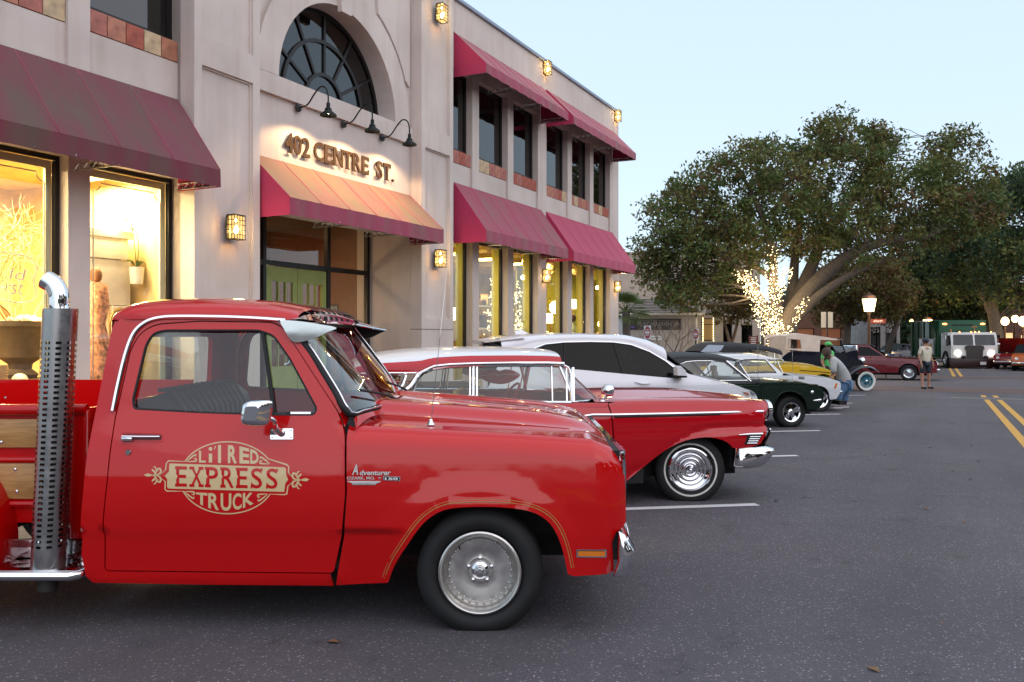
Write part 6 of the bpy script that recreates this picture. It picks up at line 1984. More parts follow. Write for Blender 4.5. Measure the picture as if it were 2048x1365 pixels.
# ---- dark green fastback-nosed coupe
def coupe_green():
 HD = 12.0
 org = Car.from_wheel(1583, 855, HD, -0.78)
 GRN = paint("coupe_dark_green_paint", (0.006, 0.016, 0.010), rough=0.25)
 VIN = plain("black_vinyl_roof", (0.014, 0.017, 0.018), 0.6, bump=0.3, bscale=120)
 car = Car("green_coupe", org, HD, 0.88, "dark green classic coupe with black vinyl roof and chrome spoked wheels", "car", std_ins(0.82, 0.40, nose=0.92, nose_in=0.10))
 S = car.line
 side = [(1614, 817), (1657, 787), (1647, 778)]
 f, arch, zo = body(car, [(1614, 819), (1646, 782), (1648, 792), (1646, 806), (1640, 815), (1632, 820)], [(1470, 768), (1513, 767), (1564, 765), (1613, 767.5), (1634, 772), (1643, 777)],
     [(1614, 818), (1611, 804), (1604, 792), (1592, 785), (1574, 783), (1560, 789), (1551, 802), (1546, 822)], GRN, (-3.6, -2.75), car.side(1490, 768)[1], lambda x: 0.045, g=0.04)
 car.bead("arch_lip", arch, 0.008, GRN, f, lift=0.006)
 # roof, pillars, glass
 win = [p[:2] for p in S([(1330, 762), (1352, 732), (1372, 724), (1392, 722), (1420, 722), (1448, 725), (1495, 761)])]
 roof = S([(1300, 735), (1330, 718), (1370, 716), (1420, 717), (1452, 722)])
 car.panel("cabin_side", [p[:2] for p in S([(1290, 768), (1300, 735), (1330, 719), (1370, 716.5), (1420, 717), (1452, 720.5), (1502, 763), (1500, 768)])], VIN, holes=[win], g=0.06, rim=0.015, both=True)
 car.panel("side_window", win, CAR_GLASS, g=0.1, rim=0, both=True, yfun=lambda x, z: car.yn(x, z) + 0.01)
 fr = empty("window_frame", parent=car.root)
 car.bead("frame_rail", win, 0.007, M['chrome'], fr, closed=True, both=True)
 car.bead("pillar_trim", S([(1453, 722), (1502, 763)]), 0.010, M['chrome'], fr, lift=0.0, both=True)
 rx, rz = zip(*[car.at(p[0], p[1], -0.2) for p in ((1300, 728), (1330, 707), (1381, 704.5), (1418, 707), (1442, 713), (1457, 720))])
 ex = [p[0] for p in roof]; ez = [p[1] for p in roof]
 xs = np.linspace(rx[0], rx[-1], 18)
 zt = lin(rx, rz)
 roof_grid(car, xs, lambda x: -car.Y(x, float(np.interp(x, ex, ez))) + 0.003, lambda x: float(np.interp(x, ex, ez)), lambda x: max(zt(x), float(np.interp(x, ex, ez)) + 0.02), VIN)
 wb = car.at(1502, 762, -0.75)
 screen(car, "windscreen", lambda t: (wb[0] + 0.10 - 0.12 * t * t, 0.80 * t, wb[1]), lambda t: (rx[-1] + 0.01 - 0.05 * t * t, 0.66 * t, rz[-1] - 0.03 * t * t), CAR_GLASS, tmat=M['chrome'], tr=0.010)
 # nose: bumper, headlight ring, emblem
 b = car.at(1622, 801, -0.84); c = car.at(1645, 799, -0.84)
 mb = MB()
 rows = []
 for t in np.linspace(-1, 1, 25):
  rows.append([(c[0] + 0.12 * (1 - t * t) + dx, 0.82 * t, c[1] + dz) for dx, dz in ((-0.03, 0.03), (0.015, 0.03), (0.03, 0.0), (0.015, -0.035), (-0.03, -0.03))])
 mb.grid(rows); 
 mb.tube([(b[0], -0.865, b[1] - 0.003), (b[0] + 0.12, -0.87, b[1]), (c[0] + 0.01, -0.835, c[1])], [0.008, 0.026, 0.030], 8)
 car.part("front_bumper", mb, M['chrome'], 50)
 e = S([(1625, 785)])[0]
 mb = MB(); mb.lathe([(0.0, -0.01), (0.02, -0.006), (0.03, 0.0)], (e[0], car.Y(*e), e[1]), axis='y', seg=12); car.part("fender_emblem", mb, M['chrome'], 60, parent=f)
 for sg in (-1, 1):
  q = car.at(1642, 795, -0.62)
  hl = empty("headlight", parent=car.root)
  mb = MB(); mb.lathe([(0.0, 0.03), (0.06, 0.02), (0.08, 0.0)], (q[0] - 0.02, sg * 0.60, q[1]), axis='x', seg=20); car.part("lens", mb, M['lens_clear'], 60, parent=hl)
  mb = MB(); mb.lathe([(0.08, 0.0), (0.09, 0.03), (0.11, 0.02), (0.11, -0.02)], (q[0] - 0.02, sg * 0.60, q[1]), axis='x', seg=20); car.part("bezel", mb, M['chrome'], 60, parent=hl)
 xg = car.at(1640, 800, -0.7)[0] - 0.05
 mb = MB(); mb.box(xg - 0.05, xg, -0.72, 0.72, 0.33, 0.72); car.part("grille", mb, M['black'], None)
 a = car.at(1517, 758, -0.72)
 mb = MB(); mb.tube([(a[0], -0.70, a[1]), (a[0], -0.70, a[1] + 0.55)], 0.004, 5); car.part("antenna", mb, M['chrome'])
 hidden_floor(car, -3.4, 0.5, 0.55, 0.20, 0.45)
 mb = MB(); mb.box(-0.42, 0.46, -0.55, 0.55, 0.3, 0.66); mb.box(-0.55, -0.42, -0.83, 0.83, 0.2, 0.7); car.part("wheel_housing", mb, M['under'], None)
 bench(car, -1.75, -1.25, 0.3, 0.48, 0.86, 0.66, M['cabin_black'])
 steer_wheel(car, -0.98, 0.35, 0.80, 0.18)
 mb = MB(); mb.box(-0.9, -0.55, -0.78, 0.78, 0.6, 0.82, b=0.03); car.part("dashboard", mb, M['cabin_black'])
 # chrome door mirror
 m_ = car.at(1369, 729, -0.9)
 wh = magnum_wheel(0.272, 0.165, 0.20, 0.262)
 for x, y in ((0, -0.69), (0, 0.69), (-2.75, -0.69), (-2.75, 0.69)): wheel_at(car, x, y, 0.262, wh)
 # fuzzy dice under the inner mirror
 dz = [car.at(1427, 737, 0.0), car.at(1430, 748, 0.05)]
 g = empty("fuzzy_dice", car.o, car.h, label="pair of pale fuzzy dice hanging inside the dark green coupe", cat="dice")
 for k, p in enumerate(dz):
  mb = MB(); mb.box(p[0] - 0.05, p[0] + 0.05, -0.05 + 0.06 * k, 0.05 + 0.06 * k, p[1] - 0.05, p[1] + 0.05, b=0.02)
  mb.build("die", plain("plush_cream", (0.5, 0.47, 0.40), 0.95), g, smooth=40)
 mb = MB(); mb.tube([(dz[0][0], 0.0, dz[0][1] + 0.05), (dz[0][0], 0.03, dz[0][1] + 0.13)], 0.004, 5); mb.build("string", M['white'], g)
coupe_green()

# ---- white coupe
def coupe_white():
 HD = 11.0
 org = Car.from_wheel(1641, 824, HD, -0.78)
 WH = paint("coupe_white_paint", (0.70, 0.72, 0.74), rough=0.32)
 car = Car("white_coupe", org, HD, 0.90, "white classic coupe between the dark green coupe and the yellow convertible", "car", std_ins(0.80, 0.45, nose=0.95, nose_in=0.10))
 S = car.line
 f, arch, zo = body(car, [(1662, 800), (1681, 766), (1682, 774), (1680, 786), (1673, 798)], [(1530, 752), (1564, 750), (1613, 753), (1662, 757.5), (1678, 763)],
     [(1660, 799), (1658, 786), (1652, 777), (1640, 772), (1625, 772), (1613, 778), (1606, 790), (1603, 806)], WH, (-3.6, -2.75), car.side(1530, 752)[1], lambda x: 0.05, g=0.05)
 win = [p[:2] for p in S([(1466, 748), (1470, 727), (1488, 720), (1510, 719), (1530, 720), (1553, 746)])]
 car.panel("cabin_side", [p[:2] for p in S([(1400, 752), (1425, 722), (1450, 715), (1490, 713), (1525, 715), (1534, 719), (1566, 748), (1564, 752)])], WH, holes=[win], g=0.07, rim=0.015, both=True)
 car.panel("side_window", win, CAR_GLASS, g=0.1, rim=0, both=True, yfun=lambda x, z: car.yn(x, z) + 0.01)
 car.bead("window_frame", win, 0.008, M['black'], closed=True, both=True)
 roof = S([(1400, 736), (1425, 721), (1450, 715), (1490, 713), (1525, 715), (1535, 719)])
 ex = [p[0] for p in roof]; ez = [p[1] for p in roof]
 rx, rz = zip(*[car.at(p[0], p[1], -0.2) for p in ((1400, 718), (1430, 706), (1491, 706), (1522, 712), (1537, 719))])
 zt = lin(rx, rz)
 roof_grid(car, np.linspace(rx[0], rx[-1], 16), lambda x: -car.Y(x, float(np.interp(x, ex, ez))) + 0.003, lambda x: float(np.interp(x, ex, ez)), lambda x: max(zt(x), float(np.interp(x, ex, ez)) + 0.02), WH)
 wb = car.at(1566, 748, -0.75)
 screen(car, "windscreen", lambda t: (wb[0] + 0.10 - 0.12 * t * t, 0.80 * t, wb[1]), lambda t: (rx[-1] + 0.01 - 0.05 * t * t, 0.64 * t, rz[-1] - 0.03 * t * t), CAR_GLASS, tmat=M['chrome'], tr=0.010)
 car.panel("side_marker", [p[:2] for p in S([(1668, 777), (1671, 767), (1675, 767), (1672, 777)])], M['lens_amber'], f, g=0.1, rim=-0.004, lift=0.005)
 b = car.at(1668, 785, -0.84); c = car.at(1682, 784, -0.84)
 mb = MB(); mb.tube([(b[0], -0.87, b[1]), (c[0], -0.85, c[1]), (c[0] + 0.10, 0, c[1]), (c[0], 0.85, c[1])], 0.028, 8); car.part("front_bumper", mb, M['chrome'], 60)
 # black stripes of print on the fender
 q = [car.side(1596 + 0, 752 + k * 2.0) for k in range(3)]
 for k in range(3):
  car.panel("fender_print", [p[:2] for p in S([(1597, 753.5 + k * 1.9), (1609, 754 + k * 1.9), (1609, 755.1 + k * 1.9), (1597, 754.6 + k * 1.9)])], M['black'], f, g=0.2, rim=0, lift=0.003)
 mb = MB(); mb.box(0.45, 0.62, -0.75, 0.75, 0.14, 0.22); car.part("chin_spoiler", mb, M['black'], None)
 xg = car.at(1676, 784, -0.7)[0] - 0.08
 mb = MB(); mb.box(xg - 0.05, xg, -0.75, 0.75, 0.3, 0.66); car.part("grille", mb, M['black'], None)
 hidden_floor(car, -3.4, 0.5, 0.55, 0.20, 0.45)
 mb = MB(); mb.box(-0.42, 0.46, -0.58, 0.58, 0.3, 0.62); mb.box(-0.55, -0.42, -0.83, 0.83, 0.2, 0.66); car.part("wheel_housing", mb, M['under'], None)
 bench(car, -1.75, -1.25, 0.3, 0.48, 0.86, 0.66, M['cabin_black'])
 a = car.at(1580, 748, -0.5)
 mb = MB(); mb.tube([(a[0], -0.6, a[1] - 0.03), (a[0], -0.6, a[1] + 0.6)], 0.004, 5); car.part("antenna", mb, M['chrome'])
 wh = magnum_wheel(0.275, 0.17, 0.20, 0.265)
 for x, y in ((0, -0.69), (0, 0.69), (-2.75, -0.69), (-2.75, 0.69)): wheel_at(car, x, y, 0.265, wh)
coupe_white()

# ---- yellow convertible
def convertible():
 HD = 11.0
 g = ST(22.2, 2.55)
 h = rad(HD)
 org = (g.x - 0.8 * math.sin(h), g.y + 0.8 * math.cos(h))
 YE = paint("convertible_yellow_paint", (0.72, 0.44, 0.03), rough=0.3)
 TOP = plain("black_soft_top", (0.014, 0.014, 0.018), 0.75, bump=0.2, bscale=40)
 car = Car("yellow_convertible", org, HD, 0.92, "yellow convertible with raised black soft top behind the white coupe", "car", std_ins(0.95, 0.38, nose=0.95, nose_in=0.10))
 S = car.line
 top = [(1500, 733), (1540, 731.5), (1601, 732), (1637, 735), (1660, 741)]
 noz = S([(1667, 748), (1668, 756)])
 zf = noz[-1][1]
 x0 = S([(1400, 735)])[0][0]
 poly = [(noz[-1][0] - 0.03, 0.35), (0.42, 0.28)] + [(0.38 * math.cos(a), 0.30 + 0.37 * math.sin(a)) for a in np.linspace(0, math.pi, 14)] + [(-0.42, 0.25), (-3.5, 0.3), (-3.6, S(top)[0][1])] + [p[:2] for p in S(top)] + [p[:2] for p in noz]
 car.panel("body_side", poly, YE, g=0.07, rim=0.02, both=True)
 tp = S(top)
 zo = lin([p[0] for p in tp], [p[1] for p in tp])
 top_deck(car, "hood", np.linspace(S([(1540, 731)])[0][0] - 0.2, tp[-1][0], 16), lambda x: -car.Y(x, zo(x)), zo, lambda x: zo(x) + 0.09, YE, n=25, drop=zo(tp[-1][0]) - 0.25)
 car.bead("side_trim", S([(1600, 741), (1640, 744), (1660, 746)]), 0.010, M['black'], lift=0.002)
 # soft top
 sil = [(1398, 703), (1410, 692), (1425, 686), (1457, 684.5), (1515, 689), (1545, 697)]
 rx, rz = zip(*[car.at(p[0], p[1], -0.3) for p in sil])
 zt = lin(rx, rz)
 base = S([(1393, 733)])[0][1]
 rows = []
 for x in np.linspace(rx[0], rx[-1], 16):
  row = []
  for a in np.linspace(0, math.pi, 23):
   c, s = math.cos(a), math.sin(a)
   e = max(base + 0.0, zt(x) - 0.16 - 0.9 * max(0.0, (rx[2] - x)) * 0.3)
   row.append((x, -0.80 * math.copysign(abs(c) ** 0.5, c), e + (zt(x) - e) * s ** 0.7))
  rows.append(row)
 mb = MB(); mb.grid(rows, flip=True)
 mb.grid([[r[0] for r in rows[:9]], [(r[0][0], -0.86, base) for r in rows[:9]]], flip=True); mb.grid([[r[-1] for r in rows[:9]], [(r[0][0], 0.86, base) for r in rows[:9]]])
 car.part("soft_top", mb, TOP, 70)
 p = [car.at(q[0], q[1], -0.68) for q in ((1397, 704), (1412, 690), (1444, 691), (1436, 704))]
 mb = MB(); mb.add([(a, -0.80, b) for a, b in p], [(0, 1, 2, 3)][:1]); mb.f = [f[::-1] for f in mb.f]
 car.part("clear_window", mb, plain("vinyl_window", (0.45, 0.52, 0.62), 0.15), None)
 wb = car.at(1569, 726, -0.78); wt = car.at(1545, 699, -0.72)
 screen(car, "windscreen", lambda t: (wb[0] + 0.08 - 0.08 * t * t, 0.80 * t, wb[1]), lambda t: (wt[0] + 0.02 - 0.02 * t * t, 0.72 * t, wt[1]), CAR_GLASS, tmat=M['chrome'], tr=0.014)
 win = [p[:2] for p in S([(1480, 732), (1490, 712), (1540, 704), (1565, 730)])]
 car.panel("side_window", win, CAR_GLASS, g=0.1, rim=0, both=True)
 car.bead("vent_post", S([(1548, 702), (1550, 730)]), 0.012, M['chrome'], both=True)
 bench(car, -1.75, -1.25, 0.4, 0.6, 0.98, 0.66, M['cabin_black'])
 hidden_floor(car, -3.4, 0.6, 0.55, 0.20, 0.6)
 wh = magnum_wheel(0.30, 0.18, 0.20, 0.29)
 for x, y in ((0, -0.70), (0, 0.70), (-2.75, -0.70), (-2.75, 0.70)): wheel_at(car, x, y, 0.29, wh)
convertible()

# ---- antique roadster
def roadster():
 HD = 14.0
 org = Car.from_wheel(1733, 783, HD, -0.72)
 NV = paint("roadster_black_paint", (0.006, 0.008, 0.016), rough=0.22)
 TAN = plain("tan_canvas", (0.72, 0.59, 0.48), 0.85, var=0.08, bump=0.1)
 TEAL = plain("teal_wheel_paint", (0.01, 0.22, 0.30), 0.35, coat=0.5)
 car = Car("antique_roadster", org, HD, 0.62, "black antique roadster with tan folding top and teal spoked whitewall wheels", "car")
 at = car.at
 # body tub
 y0 = -0.62
 tub = [at(p[0], p[1], y0) for p in ((1560, 745), (1568, 712), (1590, 703), (1640, 704), (1690, 706), (1714, 700), (1716, 716), (1716, 745))]
 for sgn in (1, -1):
  mb = MB(); plate(cr(tub, 2, True)[::-1], [], -0.62, -0.60, mb, g=0.2); mb.v = [(a, b * sgn, c) for a, b, c in mb.v]
  if sgn < 0: mb.f = [f[::-1] for f in mb.f]
  car.part("body_side", mb, NV, None)
 cowl = at(1684, 700, -0.5)
 rad_x = at(1716, 706, -0.4)[0]
 zt = at(1714, 693, -0.3)[1]
 rows = []
 for x, hw, z1 in ((cowl[0] - 0.25, 0.60, zt + 0.05), (cowl[0], 0.52, zt + 0.03), (rad_x - 0.1, 0.30, zt), (rad_x, 0.28, zt)):
  rows.append([(x, -hw * math.copysign(abs(math.cos(a)) ** 0.5, math.cos(a)), 0.45 + (z1 - 0.45) * math.sin(a) ** 0.5) for a in np.linspace(0, math.pi, 17)])
 mb = MB(); mb.grid(rows, flip=True); mb.add(rows[-1], [tuple(range(17))]); car.part("hood", mb, NV, 60)
 mb = MB(); mb.box(rad_x, rad_x + 0.06, -0.30, 0.30, 0.42, zt + 0.03, b=0.02); sh = car.part("radiator_shell", mb, M['chrome'], 40)
 mb = MB(); mb.box(rad_x + 0.061, rad_x + 0.065, -0.25, 0.25, 0.46, zt - 0.02); car.part("radiator_core", mb, M['black'], None, parent=sh)
 # canvas top
 cor = [at(p[0], p[1], -0.58) for p in ((1571, 699), (1572, 672), (1580, 669), (1600, 668.5), (1640, 673), (1672, 678), (1674, 681), (1640, 680), (1638, 707), (1600, 702))]
 for sgn in (1, -1):
  mb = MB(); plate(cor[::-1], [[(p[0], p[1]) for p in [at(1574, 697, -0.58), at(1575, 678, -0.58), at(1600, 680, -0.58), at(1602, 698, -0.58)]]], -0.60, -0.585, mb, g=0.2); mb.v = [(a, b * sgn, c) for a, b, c in mb.v]
  if sgn < 0: mb.f = [f[::-1] for f in mb.f]
  car.part("canvas_side", mb, TAN, None)
 zz = [at(p[0], p[1], -0.3) for p in ((1571, 672), (1580, 668), (1600, 667), (1640, 672), (1672, 677))]
 mb = MB(); mb.grid([[(p[0], 0.60 * t, p[1] - 0.05 * t * t) for t in np.linspace(-1, 1, 11)] for p in zz], flip=True); mb.grid([[(zz[0][0], 0.60 * t, zz[0][1] - 0.05 * t * t) for t in np.linspace(-1, 1, 5)], [(zz[0][0] - 0.05, 0.60 * t, 0.95) for t in np.linspace(-1, 1, 5)]], flip=False)
 car.part("canvas_roof", mb, TAN, 60)
 car_w = [at(1681, 678, -0.55), at(1690, 705, -0.55)]
 wsr = screen(car, "windscreen", lambda t: (car_w[1][0], 0.55 * t, car_w[1][1]), lambda t: (car_w[0][0], 0.55 * t, car_w[0][1]), CAR_GLASS, n=5, tmat=NV, tr=0.02)
 # fenders
 for sgn in (-1, 1):
  pts = [at(p[0], p[1], -0.72) for p in ((1690, 752), (1700, 744), (1711, 737), (1722, 733), (1735, 732), (1746, 736), (1754, 742))]
  rows = [[(p[0], sgn * y, p[1] + dz) for p in cr(pts, 4)] for y, dz in ((0.50, -0.03), (0.58, 0.005), (0.68, 0.012), (0.78, 0.0), (0.82, -0.05))]
  mb = MB(); mb.grid(rows, flip=(sgn < 0)); mb.grid([[(p[0], p[1], p[2] - 0.006) for p in r] for r in rows], flip=(sgn > 0)); car.part("front_fender", mb, NV, 60)
  rr = [(-2.62 + 0.42 * math.cos(a), 0.32 + 0.42 * math.sin(a)) for a in np.linspace(0.1, math.pi, 14)]
  mb = MB(); mb.grid([[(x, sgn * y, z + dz) for x, z in rr] for y, dz in ((0.5, -0.03), (0.68, 0.01), (0.82, -0.04))], flip=(sgn > 0)); car.part("rear_fender", mb, NV, 60)
  mb = MB(); mb.box(-2.2, -0.55, sgn * 0.62 if sgn > 0 else -0.84, 0.84 if sgn > 0 else -0.62, 0.25, 0.28); car.part("running_board", mb, M['black'], None)
  h = at(1726, 722, -0.45)
  hl = empty("headlight", parent=car.root)
  mb = MB(); mb.lathe([(0.0, -0.11), (0.05, -0.10), (0.09, -0.05), (0.105, 0.0), (0.11, 0.01), (0.10, 0.02)], (h[0], sgn * 0.42, h[1]), axis='x', seg=20); car.part("shell", mb, M['chrome'], 60, parent=hl)
  mb = MB(); mb.lathe([(0.10, 0.02), (0.06, 0.035), (0.0, 0.04)], (h[0], sgn * 0.42, h[1]), axis='x', seg=20); car.part("lens", mb, M['lens_clear'], 60, parent=hl)
  mb = MB(); mb.tube([(h[0] - 0.02, sgn * 0.42, h[1] - 0.1), (h[0] - 0.02, sgn * 0.40, h[1] - 0.3)], 0.02, 6); car.part("stalk", mb, NV, None, parent=hl)
 bb = at(1753, 756, -0.6)
 mb = MB()
 for dz in (0.03, -0.03): mb.tube([(bb[0] - 0.06, -0.68, bb[1] + dz), (bb[0], -0.55, bb[1] + dz), (bb[0] + 0.06, 0, bb[1] + dz), (bb[0], 0.55, bb[1] + dz), (bb[0] - 0.06, 0.68, bb[1] + dz)], 0.014, 6)
 car.part("front_bumper", mb, M['chrome'])
 hidden_floor(car, -2.9, 0.3, 0.45, 0.30, 0.5)
 bench(car, -1.75, -1.25, 0.5, 0.7, 1.0, 0.5, plain("brown_leather", (0.12, 0.06, 0.03), 0.5))
 Rt, rr_, az = 0.305, 0.215, 0.302
 ty = tyre_mesh(Rt, 0.21, 0.12, M['rubber'], seg=40)
 wm = MB(); wm.lathe([(0.208, -0.046), (0.225, -0.062), (0.25, -0.0645), (0.275, -0.063), (0.282, -0.060)], axis='y', seg=40)
 rm = MB(); rm.lathe([(0.21, -0.045), (0.20, -0.055), (0.185, -0.045), (0.18, -0.02)], axis='y', seg=40)
 for k in range(14):
  a = 2 * math.pi * k / 14
  rm.tube([(0.04 * math.cos(a), -0.05, 0.04 * math.sin(a)), (0.19 * math.cos(a + 0.12), -0.03, 0.19 * math.sin(a + 0.12))], 0.009, 5)
 rm.lathe([(0.11, -0.02), (0.10, -0.03), (0.0, -0.032)], axis='y', seg=20)
 hb = MB(); hb.lathe([(0.05, -0.035), (0.048, -0.065), (0.02, -0.08), (0.0, -0.082)], axis='y', seg=16)
 ms = (("tyre", ty), ("whitewall", wm.mesh("whitewall", M['whitewall'], 60)), ("rim", rm.mesh("rim", TEAL, 40)), ("hub_cap", hb.mesh("hub_cap", M['chrome'], 60)))
 for x, y, st in ((0, -0.68, -6), (0, 0.68, -6), (-2.62, -0.68, 0), (-2.62, 0.68, 0)): wheel_at(car, x, y, az, ms, st)
roadster()
# ------------------------------------------------------------------ trees
LEAF = {}
def leaf_mat(name, col, var=0.35):
 m, N, L, b = node_mat(name)
 setp(b, rough=0.65, spec=0.25)
 tc = N.new("ShaderNodeTexCoord")
 nz = N.new("ShaderNodeTexNoise"); nz.inputs["Scale"].default_value = 0.9; nz.inputs["Detail"].default_value = 6
 L.new(tc.outputs["Object"], nz.inputs["Vector"])
 rp = N.new("ShaderNodeValToRGB")
 c = np.array(col)
 rp.color_ramp.elements[0].position, rp.color_ramp.elements[1].position = 0.3, 0.7
 rp.color_ramp.elements[0].color = (*(c * (1 - var)), 1); rp.color_ramp.elements[1].color = (*(c * (1 + var)), 1)
 L.new(nz.outputs["Fac"], rp.inputs[0]); L.new(rp.outputs[0], b.inputs["Base Color"])
 tr = N.new("ShaderNodeBsdfTranslucent"); L.new(rp.outputs[0], tr.inputs[0])
 mx = N.new("ShaderNodeMixShader"); mx.inputs[0].default_value = 0.25
 out = [n for n in N if n.type == 'OUTPUT_MATERIAL'][0]
 L.new(b.outputs[0], mx.inputs[1]); L.new(tr.outputs[0], mx.inputs[2]); L.new(mx.outputs[0], out.inputs[0])
 return m
LEAF['green'] = leaf_mat("leaf_green", (0.090, 0.128, 0.038))
LEAF['olive'] = leaf_mat("leaf_olive", (0.145, 0.145, 0.042))
LEAF['brown'] = leaf_mat("leaf_brown", (0.130, 0.080, 0.035))
LEAF['dark'] = leaf_mat("leaf_dark", (0.040, 0.068, 0.032))
LEAF['gold'] = leaf_mat("leaf_gold", (0.15, 0.095, 0.025))
BARK = plain("oak_bark", (0.13, 0.105, 0.085), 0.95, var=0.4, scale=5, bump=0.6, bscale=9, stretch=(6, 6, 1.2))
BARK2 = plain("smooth_bark", (0.22, 0.16, 0.12), 0.9, var=0.3, scale=4, bump=0.2)
def leaves(rng, centres, radii, per, size, weights, squash=0.75):
 """leaf quads scattered round clump centres; returns verts, faces, material index"""
 C = np.repeat(np.asarray(centres, float), per, axis=0)
 R = np.repeat(np.asarray(radii, float), per)
 n = len(C)
 d = rng.normal(size=(n, 3)); d /= np.linalg.norm(d, axis=1)[:, None]
 r = R * rng.random(n) ** 0.45
 P = C + d * r[:, None] * np.array([1, 1, squash])
 a = rng.normal(size=(n, 3)); a /= np.linalg.norm(a, axis=1)[:, None]
 b = np.cross(a, rng.normal(size=(n, 3))); b /= np.linalg.norm(b, axis=1)[:, None]
 L = size * (0.6 + 0.8 * rng.random(n))
 a *= L[:, None]; b *= (L * 0.42)[:, None]
 c = np.cross(a, b); c /= np.linalg.norm(c, axis=1)[:, None]
 V = np.stack([P - a, P - b + c * (L * 0.12)[:, None], P + a, P + b + c * (L * 0.12)[:, None]], 1).reshape(-1, 3)
 k = len(weights)
 clump_m = rng.choice(k, size=len(centres), p=np.array(weights) / sum(weights))
 mi = np.where(rng.random(n) < 0.7, np.repeat(clump_m, per), rng.choice(k, size=n, p=np.array(weights) / sum(weights)))
 return V, mi
def quad_mesh(name, V, mi, mats):
 n = len(V) // 4
 me = bpy.data.meshes.new(name)
 me.vertices.add(len(V)); me.vertices.foreach_set("co", V.astype(np.float32).ravel())
 me.loops.add(4 * n); me.loops.foreach_set("vertex_index", np.arange(4 * n, dtype=np.int32))
 me.polygons.add(n); me.polygons.foreach_set("loop_start", np.arange(0, 4 * n, 4, dtype=np.int32))
 me.polygons.foreach_set("material_index", mi.astype(np.int32))
 for m in mats: me.materials.append(m)
 me.update(calc_edges=True)
 return me
def pct(px, py, depth):
 return np.array(PX(px, py, depth))
def tree(name, base, outline, depth, thick, limbs, n_clump, per, size, label, mats=('green', 'olive', 'brown'), weights=(5, 3, 2), bark=BARK, seed=1, clump_r=0.75, group=None, twig=0.02):
 """crown filling an outline traced in photo pixels at its own distance, with real depth; limbs: lists of (px, py, depth offset, radius)"""
 rng = np.random.default_rng(seed)
 t = empty(name, base, label=label, cat="tree", **({'group': group} if group else {}))
 B = np.array(base)
 poly = np.array(outline, float)
 lo, hi = poly.min(0), poly.max(0)
 cen = []
 mid = (lo + hi) / 2
 while len(cen) < n_clump:
  q = lo + rng.random((400, 2)) * (hi - lo)
  q = q[inside(q, poly)]
  for p in q:
   # depth profile: thick in the middle of the crown, thin at its rim
   r = min(1.0, np.hypot((p[0] - mid[0]) / (hi[0] - lo[0]) * 2, (p[1] - mid[1]) / (hi[1] - lo[1]) * 2))
   d = rng.uniform(-1, 1) * thick * math.sqrt(max(0.05, 1 - r * r))
   cen.append(pct(p[0], p[1], depth + d) - B)
 cen = np.array(cen[:n_clump])
 L = []
 mb = MB()
 for lb in limbs:
  P = [np.append(pct(p[0], p[1], depth + p[2]) - B, p[3]) for p in lb]
  C = cr(P, 6)
  mb.tube([c[:3] for c in C], [max(0.01, c[3]) for c in C], 9)
  L += [np.array(c) for c in C]
 mb.build("trunk", bark, t, smooth=80)
 LP = np.array(L)
 mb = MB()
 for c in cen[:: 2]:
  d = np.linalg.norm(LP[:, :3] - c, axis=1) + np.maximum(0, LP[:, 2] - c[2]) * 1.5
  k = int(np.argmin(d))
  a = LP[k, :3]
  m1 = a + (c - a) * 0.5 + rng.normal(size=3) * 0.12 * np.linalg.norm(c - a) + np.array([0, 0, 0.06 * np.linalg.norm(c - a)])
  C = cr([a, m1, c + rng.normal(size=3) * 0.2], 3)
  r0 = min(LP[k, 3] * 0.45, twig * 2.5)
  mb.tube(C, list(np.linspace(r0, twig * 0.5, len(C))), 4, cap=False)
 mb.build("branches", bark, t, smooth=80)
 V, mi = leaves(rng, cen, clump_r * (0.5 + 0.8 * rng.random(len(cen))), per, size, weights)
 obj("crown", quad_mesh("crown", V, mi, [LEAF[m] for m in mats]), t)
 return t
